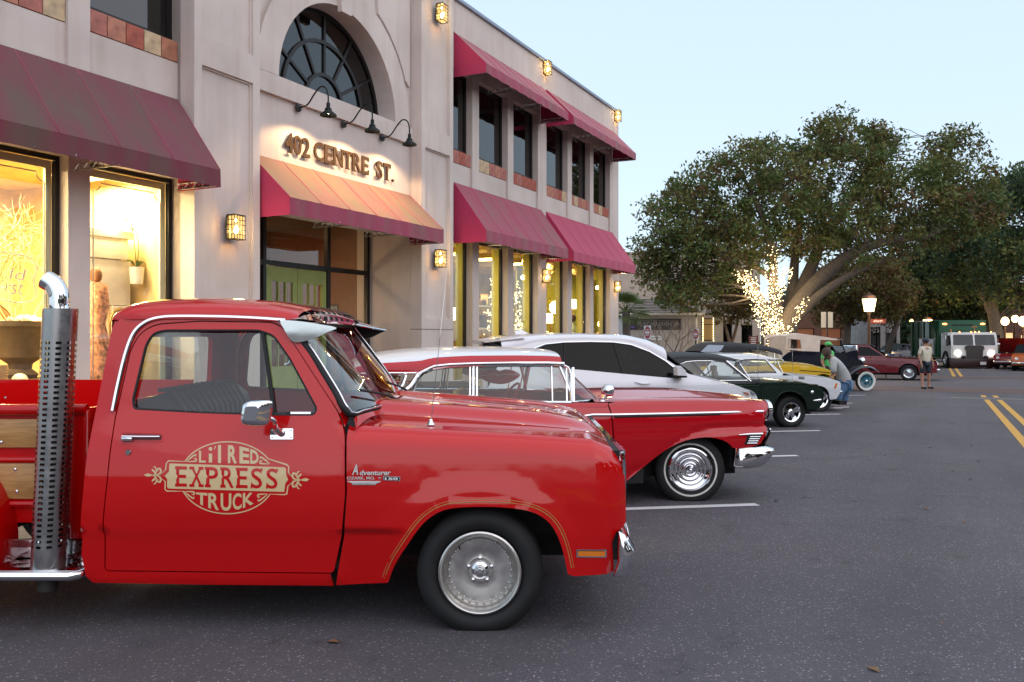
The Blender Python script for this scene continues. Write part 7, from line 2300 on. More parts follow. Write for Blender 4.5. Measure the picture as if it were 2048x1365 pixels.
# the lit oak on the far corner
oak_d = 42.0
ob = PX(1562, 700, oak_d); ob.z = gz(ob) + 0.15
crown = [(1290, 560), (1278, 500), (1300, 420), (1340, 370), (1400, 340), (1420, 318), (1478, 300), (1500, 285), (1560, 290), (1610, 285), (1640, 235), (1680, 225), (1700, 245), (1760, 250), (1790, 270), (1815, 300), (1835, 315), (1850, 290), (1905, 265), (1950, 280), (1965, 320), (1985, 330), (1995, 375), (2010, 400), (1985, 450), (1920, 480), (1860, 500), (1800, 520), (1740, 530), (1690, 500), (1620, 520), (1560, 505), (1520, 520), (1480, 545), (1440, 590), (1400, 610), (1370, 615), (1330, 605)]
OAK = tree("oak_tree", ob, crown, oak_d, 4.6,
 [[(1566, 715, 0, 0.80), (1568, 680, 0, 0.62), (1578, 640, -0.3, 0.50), (1612, 590, -0.8, 0.40), (1655, 545, -1.2, 0.34), (1720, 500, -1.5, 0.27), (1790, 480, -1.5, 0.2), (1860, 470, -1.2, 0.14), (1930, 430, -0.8, 0.07)],
 [(1575, 660, 0, 0.46), (1600, 590, 0.3, 0.38), (1625, 530, 0.6, 0.30), (1650, 470, 0.8, 0.24), (1700, 410, 1.0, 0.18), (1740, 330, 1.0, 0.10), (1760, 280, 1.0, 0.05)],
 [(1560, 690, 0, 0.40), (1556, 640, -0.2, 0.34), (1548, 580, -0.6, 0.26), (1545, 520, -0.9, 0.2), (1530, 450, -1.0, 0.15), (1500, 380, -1.0, 0.10), (1470, 330, -1.0, 0.05)],
 [(1556, 700, -0.1, 0.36), (1535, 640, -0.4, 0.30), (1510, 585, -0.8, 0.25), (1482, 545, -1.2, 0.2), (1430, 500, -1.4, 0.14), (1370, 470, -1.2, 0.09), (1310, 450, -1.0, 0.04)],
 [(1575, 650, 0.2, 0.36), (1585, 580, 0.6, 0.28), (1590, 520, 1.2, 0.22), (1600, 440, 1.6, 0.16), (1620, 350, 1.8, 0.10), (1660, 260, 1.8, 0.05)],
 [(1582, 645, -0.4, 0.30), (1640, 590, -1.4, 0.22), (1700, 550, -2.0, 0.15), (1760, 525, -2.3, 0.08), (1810, 505, -2.4, 0.03)],
 [(1548, 560, -0.5, 0.16), (1480, 510, -0.2, 0.12), (1400, 440, 0.3, 0.08), (1340, 420, 0.5, 0.04)]],
 720, 78, 0.118, "wide spreading oak with string lights round its trunk on the far corner", weights=(5, 4, 2), seed=4, clump_r=0.85)
# string lights wound round its lower limbs
M['fairy'] = emit("fairy_light_glow", (1.0, 0.76, 0.38), 8.0)
def fairy():
 rng = np.random.default_rng(9)
 t = empty("string_lights", ob, label="dense warm white string lights wound round the oak's trunk and lower limbs", cat="string lights")
 B = np.array(ob)
 segs = [([(1545, 705), (1530, 640), (1512, 590), (1484, 545)], -1.7, 20, 420), ([(1556, 690), (1552, 620), (1544, 560), (1546, 495)], -1.7, 14, 280), ([(1572, 690), (1590, 640), (1612, 598)], -1.5, 9, 90), ([(1556, 600), (1570, 560), (1575, 540)], -1.6, 11, 110), ([(1535, 694), (1560, 694), (1585, 692)], -1.0, 7, 50), ([(1550, 680), (1540, 620)], -0.9, 22, 90)]
 mb = MB()
 for pts, dd, wd, n in segs:
  C = np.array(cr([np.array(p, float) for p in pts], 10))
  for _ in range(n):
   c = C[rng.integers(len(C))] + np.array([rng.uniform(-wd, wd), rng.uniform(-6, 6)])
   p = pct(c[0], c[1], oak_d + dd + rng.uniform(-0.25, 0.35)) - B
   r = 0.021 * rng.uniform(0.7, 1.2)
   mb.add([(p[0] - r, p[1], p[2]), (p[0] + r, p[1], p[2]), (p[0], p[1] - r, p[2]), (p[0], p[1] + r, p[2]), (p[0], p[1], p[2] - r), (p[0], p[1], p[2] + r)], [(0, 2, 5), (2, 1, 5), (1, 3, 5), (3, 0, 5), (2, 0, 4), (1, 2, 4), (3, 1, 4), (0, 3, 4)])
 o = mb.build("bulbs", M['fairy'], t, kind="stuff")
 wires = MB()
 for pts, dd, wd, n in segs[:4]:
  C = cr([np.array(p, float) for p in pts], 30)
  wires.tube([pct(c[0] + wd * 0.9 * math.sin(i * 0.9), c[1], oak_d + dd + 0.25 * math.cos(i * 0.9)) - B for i, c in enumerate(C)], 0.008, 4)
 wires.build("cable", M['black'], t, smooth=80)
 for px, py, e in ((1512, 590, 90), (1548, 560, 90), (1550, 660, 100)):
  lamp_point("string_glow", Vector(pct(px, py, oak_d - 1.6) - B), e, (1.0, 0.76, 0.42), 0.5, parent=t)
fairy()
# trees further back and to the right
def simple_tree(name, px, d, outline, thick, trunk, n, per, size, label, **kw):
 b = PX(px, 700, d); b.z = gz(b) + 0.1
 return tree(name, b, outline, d, thick, trunk, n, per, size, label, **kw)
simple_tree("live_oak_tree", 1985, 58, [(1850, 520), (1870, 440), (1920, 400), (1960, 380), (1990, 350), (2050, 330), (2150, 320), (2260, 360), (2300, 480), (2260, 590), (2150, 620), (2040, 600), (1960, 600), (1900, 590)], 6.0,
 [[(1995, 745, 0, 0.55), (1992, 660, 0, 0.4), (1985, 600, 0, 0.34), (2010, 520, 0, 0.25), (2060, 450, 0, 0.15), (2120, 400, 0, 0.08)], [(1990, 640, 0, 0.3), (1950, 560, 0.5, 0.2), (1900, 510, 1, 0.1)]],
 460, 100, 0.16, "dark evergreen oak at the right edge beyond the white refuse truck", mats=('dark', 'green', 'olive'), weights=(6, 3, 1), seed=21, clump_r=1.2)
simple_tree("live_oak_tree", 1840, 66, [(1760, 600), (1770, 540), (1830, 500), (1900, 480), (1980, 500), (2010, 560), (2000, 640), (1950, 655), (1880, 640), (1800, 640)], 5.0,
 [[(1828, 735, 0, 0.50), (1832, 680, 0, 0.42), (1842, 620, 0, 0.34), (1870, 570, 0, 0.22), (1920, 540, 0, 0.1)], [(1838, 640, 0, 0.3), (1810, 590, 0, 0.18), (1780, 560, 0, 0.08)]],
 320, 100, 0.17, "shaded evergreen oak with lamplit pale trunk in the middle of the far street", mats=('dark', 'green', 'brown'), weights=(6, 3, 1), seed=22, clump_r=1.2, bark=BARK2)
simple_tree("street_tree", 1700, 52, [(1610, 610), (1620, 560), (1660, 530), (1720, 515), (1790, 520), (1830, 560), (1825, 610), (1780, 640), (1700, 640), (1640, 640)], 4.0,
 [[(1692, 735, 0, 0.30), (1694, 680, 0, 0.22), (1702, 620, 0, 0.16), (1730, 570, 0, 0.1), (1760, 540, 0, 0.05)], [(1698, 640, 0, 0.15), (1672, 590, 0, 0.1), (1650, 560, 0, 0.05)], [(1770, 720, 1, 0.2), (1790, 660, 1, 0.16), (1810, 610, 1, 0.1)]],
 230, 60, 0.13, "thin leaved brownish street tree behind the tall lit lamp post", mats=('brown', 'olive', 'gold'), weights=(4, 4, 2), seed=23, clump_r=0.8)
simple_tree("street_tree", 1462, 46, [(1400, 600), (1410, 570), (1450, 550), (1500, 560), (1520, 600), (1505, 640), (1450, 650), (1415, 640)], 2.0,
 [[(1462, 725, 0, 0.14), (1460, 690, 0, 0.10), (1448, 640, 0, 0.07), (1440, 590, 0, 0.04)], [(1463, 690, 0, 0.1), (1475, 640, 0, 0.07), (1470, 580, 0, 0.04)]],
 70, 45, 0.12, "slender two stemmed tree with sparse golden leaves left of the lit oak", mats=('gold', 'olive', 'brown'), weights=(3, 4, 3), bark=BARK2, seed=24, clump_r=0.6)
# bare crape myrtle in front of the small shop
def bare_tree():
 d = 37.0
 b = PX(1342, 700, d); b.z = gz(b) + 0.15
 t = empty("bare_tree", b, label="leafless slim tree in front of the small board-sided shop", cat="tree")
 B = np.array(b)
 rng = np.random.default_rng(5)
 mb = MB()
 def grow(p, dirn, L, r, lev):
  q = p + dirn * L
  mb.tube([p, p + dirn * L * 0.5 + rng.normal(size=3) * 0.03 * L, q], [r, r * 0.85, r * 0.7], 5, cap=False)
  if lev == 0: return
  for _ in range(3 if lev > 2 else 2):
   nd = dirn + rng.normal(size=3) * np.array([0.55, 0.4, 0.25]); nd[2] = abs(nd[2]) * 0.8 + 0.25; nd /= np.linalg.norm(nd)
   grow(q, nd, L * rng.uniform(0.55, 0.8), r * 0.62, lev - 1)
 for s in (-0.35, 0.1, 0.4):
  v = np.array([s, rng.uniform(-.2, .2), 1.0]); v /= np.linalg.norm(v)
  grow(np.array([0, 0, -0.1]) + np.array([s * 0.05, 0, 0]), v, 0.95, 0.045, 4)
 mb.build("branches", BARK2, t, smooth=80)
bare_tree()
# palmetto at the corner of the shop building
def palm():
 d = 34.0
 b = PX(1252, 700, d); b.z = gz(b) + 0.15
 t = empty("cabbage_palm", b, label="small cabbage palm standing past the corner of the shop building", cat="palm")
 H = 2.55
 mb = MB(); mb.tube([(0, 0, -0.1), (0.03, 0, 1.2), (0.0, 0, H)], [0.17, 0.15, 0.16], 10); mb.build("trunk", BARK, t, smooth=60)
 rng = np.random.default_rng(3)
 for k in range(26):
  az = rng.uniform(0, 6.28); el = rng.uniform(-0.5, 1.2)
  L = rng.uniform(0.7, 1.05)
  D = np.array([math.cos(az) * math.cos(el), math.sin(az) * math.cos(el), math.sin(el)])
  hub = np.array([0, 0, H]) + D * L * 0.6
  mb = MB(); mb.tube([(0, 0, H - 0.05), tuple(hub)], [0.02, 0.012], 5)
  side = np.cross(D, [0, 0, 1.0]); side /= np.linalg.norm(side); upv = np.cross(side, D)
  for j in range(17):
   a = -1.35 + 2.7 * j / 16
   dd = D * math.cos(a) + side * math.sin(a)
   l2 = L * 0.75 * (0.75 + 0.25 * math.cos(a))
   tip = hub + dd * l2 + np.array([0, 0, -0.30 * l2 * l2])
   m_ = hub + dd * l2 * 0.55 + np.array([0, 0, -0.02])
   n_ = np.cross(dd, upv) * 0.022
   mb.add([tuple(hub), tuple(m_ + n_), tuple(tip), tuple(m_ - n_)], [(0, 1, 2, 3)])
  mb.build("frond", LEAF['green'], t)
palm()
# far-off wood that closes the street, and shrubs
def leaf_mass(name, boxes, n, size, mats, weights, seed, label, kind="stuff"):
 rng = np.random.default_rng(seed)
 cen, rr = [], []
 for (px0, px1, py0, py1, d0, d1, k) in boxes:
  for _ in range(k):
   px = rng.uniform(px0, px1); u = (px - px0) / (px1 - px0)
   top = py0 + (math.sin(px * 0.021 + seed) + math.sin(px * 0.05)) * 10
   cen.append(pct(px, rng.uniform(top, py1), rng.uniform(d0, d1))); rr.append(rng.uniform(0.8, 2.0) * d0 / 90)
 V, mi = leaves(rng, cen, rr, n, size, weights)
 return obj(name, quad_mesh(name, V, mi, [LEAF[m] for m in mats]), label=label, kind=kind)
leaf_mass("distant_wood", [(1560, 2150, 585, 690, 92, 110, 330), (2100, 2700, 520, 690, 90, 110, 160)], 75, 0.42, ('dark', 'green', 'brown'), (5, 4, 1), 31, "far-off dark wood closing the end of the street")
def shrub(px, py, d, r, label, seed, mats=('dark', 'green', 'olive'), h=0.8):
 b = PX(px, py, d); b.z = gz(b) + 0.12
 t = empty("shrub", b, label=label, cat="shrub", group="shrubs along the far pavements")
 rng = np.random.default_rng(seed)
 cen = np.stack([rng.uniform(-r, r, 26), rng.uniform(-r * .6, r * .6, 26), rng.uniform(0.1, h, 26)], 1)
 V, mi = leaves(rng, cen, 0.25 + 0.2 * rng.random(26), 60, 0.07, (5, 4, 1))
 obj("foliage", quad_mesh("foliage", V, mi, [LEAF[m] for m in mats]), t)
 mb = MB()
 for k in range(5): mb.tube([(0.1 * k - 0.2, 0, -0.1), (r * (k / 2 - 1) * 0.7, 0, h * 0.7)], 0.015, 4)
 mb.build("stems", BARK2, t)
shrub(1485, 700, 43, 0.9, "dark green shrub between the slender tree and the brown notice board", 41, h=1.2)
shrub(1275, 705, 36, 1.3, "low shrub under the board-sided shop's sign", 42, h=0.5)
shrub(1370, 705, 36, 0.8, "low shrub at the right corner of the board-sided shop", 43, h=0.45)
shrub(2012, 705, 50, 1.3, "round shrub between the refuse truck and the raised red car hood", 44, h=1.0)

# ------------------------------------------------------------------ buildings beyond the crossing
def block(name, px0, px1, d, top, depth, mat, label, rz=0.0, wins=(), wmat=None, roof=None):
 a, b = PX(px0, 672, d), PX(px1, 672, d)
 zb = gz(a)
 w = (b - a).length
 t = empty(name, (a.x, a.y, zb), rz, label=label, cat="building")
 H = top - zb
 hs = [rect(x * w, (x + ww) * w, z, z + h) for (x, ww, z, h) in wins]
 plate(rect(0, w, -0.3, H), hs, 0, 0.25, g=5).build("front_wall", mat, t)
 mb = MB(); mb.box(0, 0.25, 0.251, depth, -0.3, H); mb.box(w - 0.25, w, 0.251, depth, -0.3, H); mb.box(0.251, w - 0.251, depth - 0.25, depth, -0.3, H); mb.box(0.251, w - 0.251, 0.251, depth - 0.251, H - 0.4, H - 0.2)
 mb.build("side_wall", mat, t)
 mb = MB(); mb.box(-0.08, w + 0.08, -0.08, 0.32, H, H + 0.14); mb.build("cornice", roof or mat, t)
 for (x, ww, z, h) in wins:
  mb = MB(); plate(rect(x * w, (x + ww) * w, z, z + h), [rect(x * w + 0.05, (x + ww) * w - 0.05, z + 0.05, z + h - 0.05)], 0.12, 0.2, mb); f = mb.build("window", M['frame'], t)
  mb = MB(); mb.box(x * w + 0.05, (x + ww) * w - 0.05, 0.15, 0.16, z + 0.05, z + h - 0.05); mb.build("pane", wmat or M['darkglass'], f)
 return t
BEIGE = plain("beige_render", (0.46, 0.37, 0.30), 0.9, var=0.08, scale=1.5, bump=0.1)
block("beige_building", 1150, 1520, 62, 7.4, 14, BEIGE, "large plain beige building rising behind the board-sided shop", wins=[(0.80, 0.05, 0.4, 2.4), (0.90, 0.06, 0.5, 2.2)])
block("brick_shop", 1585, 1700, 70, 4.6, 9, plain("brown_brick", (0.17, 0.085, 0.055), 0.9, var=0.25, scale=4), "low brown shop front seen behind the lit oak's trunk", wins=[(0.08, 0.3, 0.4, 2.2), (0.5, 0.35, 0.4, 2.2)], wmat=emit("dim_lit_pane", (0.30, 0.10, 0.04), 0.15))
block("white_shop", 1735, 1800, 76, 4.4, 9, plain("grey_white_render", (0.30, 0.29, 0.28), 0.9, var=0.2, scale=2), "pale shop front with dark windows behind the street name sign", wins=[(0.1, 0.3, 0.5, 2.3), (0.55, 0.35, 0.5, 2.3)])
block("corner_shop", 2000, 2120, 74, 3.6, 9, plain("dark_red_brick", (0.12, 0.05, 0.035), 0.9, var=0.3, scale=4), "dark low shop with a lit doorway at the right edge", wins=[(0.08, 0.16, 0.3, 2.0), (0.35, 0.2, 0.5, 1.6)], wmat=emit("lit_doorway", (1.0, 0.62, 0.28), 0.7))
# small board-sided shop with shingle roof
def kiosk():
 d = 44.0
 a, b = PX(1245, 672, d), PX(1392, 672, d)
 zb = gz(a); w = b.x - a.x
 t = empty("board_shop", (a.x, a.y, zb), label="small grey board-sided shop with dark shingle roof and black sign", cat="building")
 ez = PX(1300, 630, d).z - zb
 H = ez
 gw = plain("grey_board", (0.42, 0.38, 0.35), 0.85, var=0.1, scale=3)
 mb = MB(); mb.box(0.1, w - 0.02, 0.05, 4.0, -0.2, H); mb.build("wall", gw, t)
 nb = 22
 bm_ = MB(); bm_.box(0, w / nb - 0.02, 0.0, 0.045, -0.2, H - 0.002); bme = bm_.mesh("board", gw)
 for k in range(nb): obj("board", bme, t, (0.1 + k * (w - 0.14) / nb, 0, 0))
 mb = MB(); mb.box(w - 0.03, w + 0.08, -0.03, 0.1, -0.2, H); mb.build("corner_board", M['white_wood'], t)
 mb = MB(); mb.box(-0.3, w + 0.35, -0.42, -0.36, H - 0.02, H + 0.10); mb.build("fascia", M['white_wood'], t)
 rz = PX(1300, 598, d).z - zb
 sh = plain("slate_shingle", (0.055, 0.055, 0.065), 0.85, var=0.4, scale=9, stretch=(1, 1, 6), bump=0.5, bscale=8)
 x0, x1 = -0.3, w + 0.35
 # hipped roof in courses
 rows = 9
 for k in range(rows):
  v0, v1 = k / rows, (k + 1) / rows
  def P(v, lift):
   ins_ = 1.2 * v
   return [(x0 + ins_, -0.40 + 2.2 * v, H + 0.06 + (rz - H) * v + lift), (x1 - ins_, -0.40 + 2.2 * v, H + 0.06 + (rz - H) * v + lift)]
  A, Bq = P(v0, 0.03), P(v1, 0.0)
  mb = MB(); mb.add(A + Bq[::-1], [(0, 1, 2, 3)])
  C = [(x1 - 1.2 * v0, -0.40 + 2.2 * v0, A[1][2]), (x1 - 1.2 * v0, 4.4 - 2.2 * v0, A[1][2]), (x1 - 1.2 * v1, 4.4 - 2.2 * v1, Bq[1][2]), (x1 - 1.2 * v1, -0.4 + 2.2 * v1, Bq[1][2])]
  mb.add(C, [(0, 1, 2, 3)])
  mb.build("shingle_course", sh, t)
 # sign
 s0, s1 = PX(1257, 638, d), PX(1362, 660, d)
 sg = empty("shop_sign", parent=t)
 mb = MB(); mb.box(s0.x - a.x, s1.x - a.x, -0.05, -0.001, s1.z - zb, s0.z - zb); mb.build("board_face", plain("sign_black", (0.010, 0.010, 0.013), 0.5), sg)
 W = s1.x - s0.x
 Lm = plain("sign_letter_grey", (0.30, 0.26, 0.22), 0.6)
 V, F = text_fit("PELINDABA LAVENDER", s0.x - a.x + W * 0.17, s1.x - a.x - W * 0.05, s1.z - zb + 0.17, s0.z - zb - 0.14, bold=0.01)
 mb = MB(); mb.add([(p[0], -0.056, p[2]) for p in V], F); mb.build("lettering", Lm, sg)
 for z in (s1.z - zb + 0.09, s0.z - zb - 0.08):
  mb = MB(); mb.box(s0.x - a.x + W * 0.17, s1.x - a.x - W * 0.05, -0.056, -0.051, z - 0.008, z + 0.008); mb.build("rule", Lm, sg)
 mb = MB(); mb.lathe([(0.0, 0.0), (0.13, 0.02), (0.10, 0.12), (0.02, 0.14)], (s0.x - a.x + W * 0.08, -0.06, s1.z - zb + 0.06), seg=12); mb.tube([(s0.x - a.x + W * 0.08, -0.06, s1.z - zb + 0.2), (s0.x - a.x + W * 0.075, -0.06, s0.z - zb - 0.06)], 0.012, 5); mb.build("emblem", plain("lavender_purple", (0.12, 0.06, 0.25), 0.6), sg)
 # lit window round the corner
 q0, q1 = PX(1404, 637, d + 1.0), PX(1428, 682, d + 1.0)
 mb = MB(); mb.box(w + 0.02, q1.x - a.x + 0.5, 1.05, 4.0, -0.2, H); mb.build("wing_wall", gw, t)
 mb = MB(); plate(rect(q0.x - a.x, q1.x - a.x, q1.z - zb, q0.z - zb), [rect(q0.x - a.x + 0.05, q1.x - a.x - 0.05, q1.z - zb + 0.05, q0.z - zb - 0.35), rect(q0.x - a.x + 0.05, q1.x - a.x - 0.05, q0.z - zb - 0.31, q0.z - zb - 0.05)], 0.98, 1.04, mb); wf = mb.build("window", M['frame'], t)
 mb = MB(); mb.box(q0.x - a.x + 0.05, q1.x - a.x - 0.05, 1.0, 1.01, q1.z - zb + 0.05, q0.z - zb - 0.05); mb.build("pane", emit("amber_pane", (0.28, 0.17, 0.05), 0.15), wf)
 mb = MB()
 for k in range(14):
  u = k / 13
  for (x, z) in ((q0.x - a.x + 0.04, q1.z - zb + u * (q0.z - q1.z)), (q1.x - a.x - 0.04, q1.z - zb + u * (q0.z - q1.z))):
   mb.sphere((x, 0.96, z), 0.022, 6, 4)
 mb.build("window_lights", M['fairy'], wf)
kiosk()

# ------------------------------------------------------------------ street furniture
def post_sign_do_not_enter(px, py0, py1, d, label, turn):
 c = PX(px, (py0 + py1) / 2, d)
 zb = gz(c)
 t = empty("do_not_enter_sign", (c.x, c.y, zb), rad(turn), label=label, cat="road sign", group="red and white road signs by the small shop")
 h = (py1 - py0) / FPX * d / 2
 z = c.z - zb
 mb = MB(); mb.tube([(0, 0.03, 0), (0, 0.03, z + h)], 0.03, 8); mb.build("post", M['iron'], t)
 mb = MB(); mb.prism(fillet([(-h, z - h), (h, z - h), (h, z + h), (-h, z + h)], 0.05), -0.004, 0.0); mb.build("plate", M['white'], t)
 mb = MB(); mb.prism([(h * 0.92 * math.cos(a), z + h * 0.92 * math.sin(a)) for a in np.linspace(0, 2 * math.pi, 28, endpoint=False)], -0.008, -0.0045); mb.build("red_disc", plain("sign_red", (0.40, 0.012, 0.015), 0.5), t)
 mb = MB(); mb.box(-h * 0.66, h * 0.66, -0.011, -0.0085, z - h * 0.15, z + h * 0.15); mb.build("white_bar", M['white'], t)
 for txt, z0 in (("DO NOT", z + h * 0.25), ("ENTER", z - h * 0.52)):
  V, F = text_fit(txt, -h * 0.5, h * 0.5, z0, z0 + h * 0.27, bold=0.02); mb = MB(); mb.add([(p[0], -0.0115, p[2]) for p in V], F); mb.build("lettering", M['white'], t)
post_sign_do_not_enter(1295, 652, 679, 36, "red and white no entry sign in front of the black shop sign", -68)
post_sign_do_not_enter(1391, 658, 680, 42, "red and white no entry sign at the corner of the board-sided shop", -68)
c = PX(1312, 676, 43.6)
t = empty("parking_notice", (c.x, c.y, gz(c)), label="small white private parking notice on the board wall", cat="sign")
mb = MB(); mb.box(-0.28, 0.28, -0.02, 0, c.z - gz(c) - 0.1, c.z - gz(c) + 0.1); mb.build("plate", M['white'], t)
V, F = text_fit("PRIVATE PARKING", -0.24, 0.24, c.z - gz(c) - 0.05, c.z - gz(c) + 0.05, bold=0.01); mb = MB(); mb.add([(p[0], -0.023, p[2]) for p in V], F); mb.build("lettering", M['black'], t)
# back of a road sign
c = PX(1654, 640, 36)
t = empty("road_sign_back", (c.x, c.y, gz(c)), label="pale blank back of a square road sign on a thin post", cat="road sign")
zc_ = c.z - gz(c)
mb = MB(); mb.box(-0.25, 0.25, 0, 0.004, zc_ - 0.33, zc_ + 0.33); mb.build("plate", plain("bare_aluminium", (0.55, 0.52, 0.42), 0.5, metal=0.2), t)
mb = MB(); mb.box(-0.025, 0.025, -0.04, -0.001, -0.1, zc_ + 0.34); mb.build("post", M['iron'], t)
# street name sign
c = PX(1757, 643, 34)
t = empty("street_name_sign", (c.x, c.y, gz(c)), label="brown street name sign on a slim post under the lit lamp", cat="street sign")
zc_ = c.z - gz(c)
mb = MB(); mb.box(-0.31, 0.29, -0.01, 0.01, zc_ - 0.09, zc_ + 0.09); mb.build("plate", plain("sign_brown", (0.16, 0.03, 0.015), 0.5), t)
V, F = text_fit("4TH ST.", -0.2, 0.18, zc_ - 0.045, zc_ + 0.045, bold=0.02); mb = MB(); mb.add([(p[0], -0.013, p[2]) for p in V], F); mb.build("lettering", M['white'], t)
mb = MB(); mb.tube([(0.31, 0.02, -0.1), (0.31, 0.02, zc_ + 0.14)], 0.02, 8); mb.build("post", M['iron'], t)
# brown notice board left of the oak
c = PX(1507, 684, 38)
t = empty("notice_board", (c.x, c.y, gz(c)), label="brown wooden notice board with lines of pale lettering left of the oak", cat="sign")
zc_ = c.z - gz(c)
mb = MB(); mb.box(-0.18, 0.18, -0.02, 0.02, zc_ - 0.25, zc_ + 0.25); mb.box(-0.2, -0.15, -0.03, 0.03, -0.1, zc_ + 0.28); mb.box(0.15, 0.2, -0.03, 0.03, -0.1, zc_ + 0.28); mb.build("board", plain("board_brown", (0.14, 0.03, 0.015), 0.6), t)
for k in range(5):
 mb = MB(); mb.box(-0.12, 0.12 - 0.03 * (k % 2), -0.026, -0.021, zc_ + 0.16 - k * 0.08, zc_ + 0.185 - k * 0.08); mb.build("lettering", M['white_wood'], t)
# street lamps
M['lamp_glow'] = emit("lamp_globe_glow", (1.0, 0.70, 0.32), 5.0)
M['lamp_post'] = plain("lamp_post_brown", (0.07, 0.035, 0.02), 0.5, metal=0.3)
def street_lamp(px, py, d, label, size=0.2, energy=220, kind="lantern"):
 c = PX(px, py, d)
 zb = gz(c)
 t = empty("street_lamp", (c.x, c.y, zb), label=label, cat="street lamp", group="lit street lamps along the far street")
 z = c.z - zb
 mb = MB(); mb.lathe([(0.18, -0.05), (0.16, 0.3), (0.10, 0.4), (0.06, 0.5), (0.05, z - 0.5), (0.07, z - 0.42), (0.05, z - 0.38), (0.09, z - size * 1.3), (0.1, z - size * 1.2)], seg=12); mb.build("post", M['lamp_post'], t, smooth=50)
 mb = MB()
 if kind == "lantern":
  mb.lathe([(0.0, z - size * 1.2), (size * 0.62, z - size * 1.15), (size * 0.9, z + size * 0.5), (size * 0.7, z + size * 0.9), (0.0, z + size * 1.1)], seg=14)
 else:
  mb.sphere((0, 0, z), (size * 0.8, size * 0.8, size * 0.95), 14, 8)
 mb.build("lamp_globe", M['lamp_glow'], t, smooth=60)
 if kind == "lantern":
  mb = MB()
  for k in range(6):
   a = 2 * math.pi * k / 6
   mb.tube([(size * 0.66 * math.cos(a), size * 0.66 * math.sin(a), z - size * 1.15), (size * 0.95 * math.cos(a), size * 0.95 * math.sin(a), z + size * 0.5)], 0.012, 4)
  mb.lathe([(size * 0.95, z + size * 0.5), (size * 0.75, z + size * 0.95), (0.05, z + size * 1.25), (0.0, z + size * 1.5)], seg=12)
  mb.build("lamp_cage", M['lamp_post'], t)
 if energy: lamp_point("lamp_light", (0, -size * 1.6, z), energy, (1.0, 0.68, 0.34), size, parent=t)
street_lamp(1738, 606, 34, "tall lit lantern street lamp behind the antique roadster", 0.30, 130)
street_lamp(1855, 645, 60, "bright lit street lamp left of the refuse truck", 0.34, 240)
street_lamp(1824, 642, 72, "small lit globe lamp, leftmost of the far lamps", 0.26, 60, "globe")
street_lamp(1836, 644, 78, "small lit globe lamp half behind the pale oak trunk", 0.24, 0, "globe")
street_lamp(2010, 643, 56, "lit globe lamp just right of the refuse truck", 0.30, 120, "globe")
street_lamp(2030, 638, 64, "lit globe lamp second from the right edge", 0.30, 60, "globe")
street_lamp(2046, 643, 54, "large lit globe lamp on the right edge of the view", 0.34, 140, "globe")
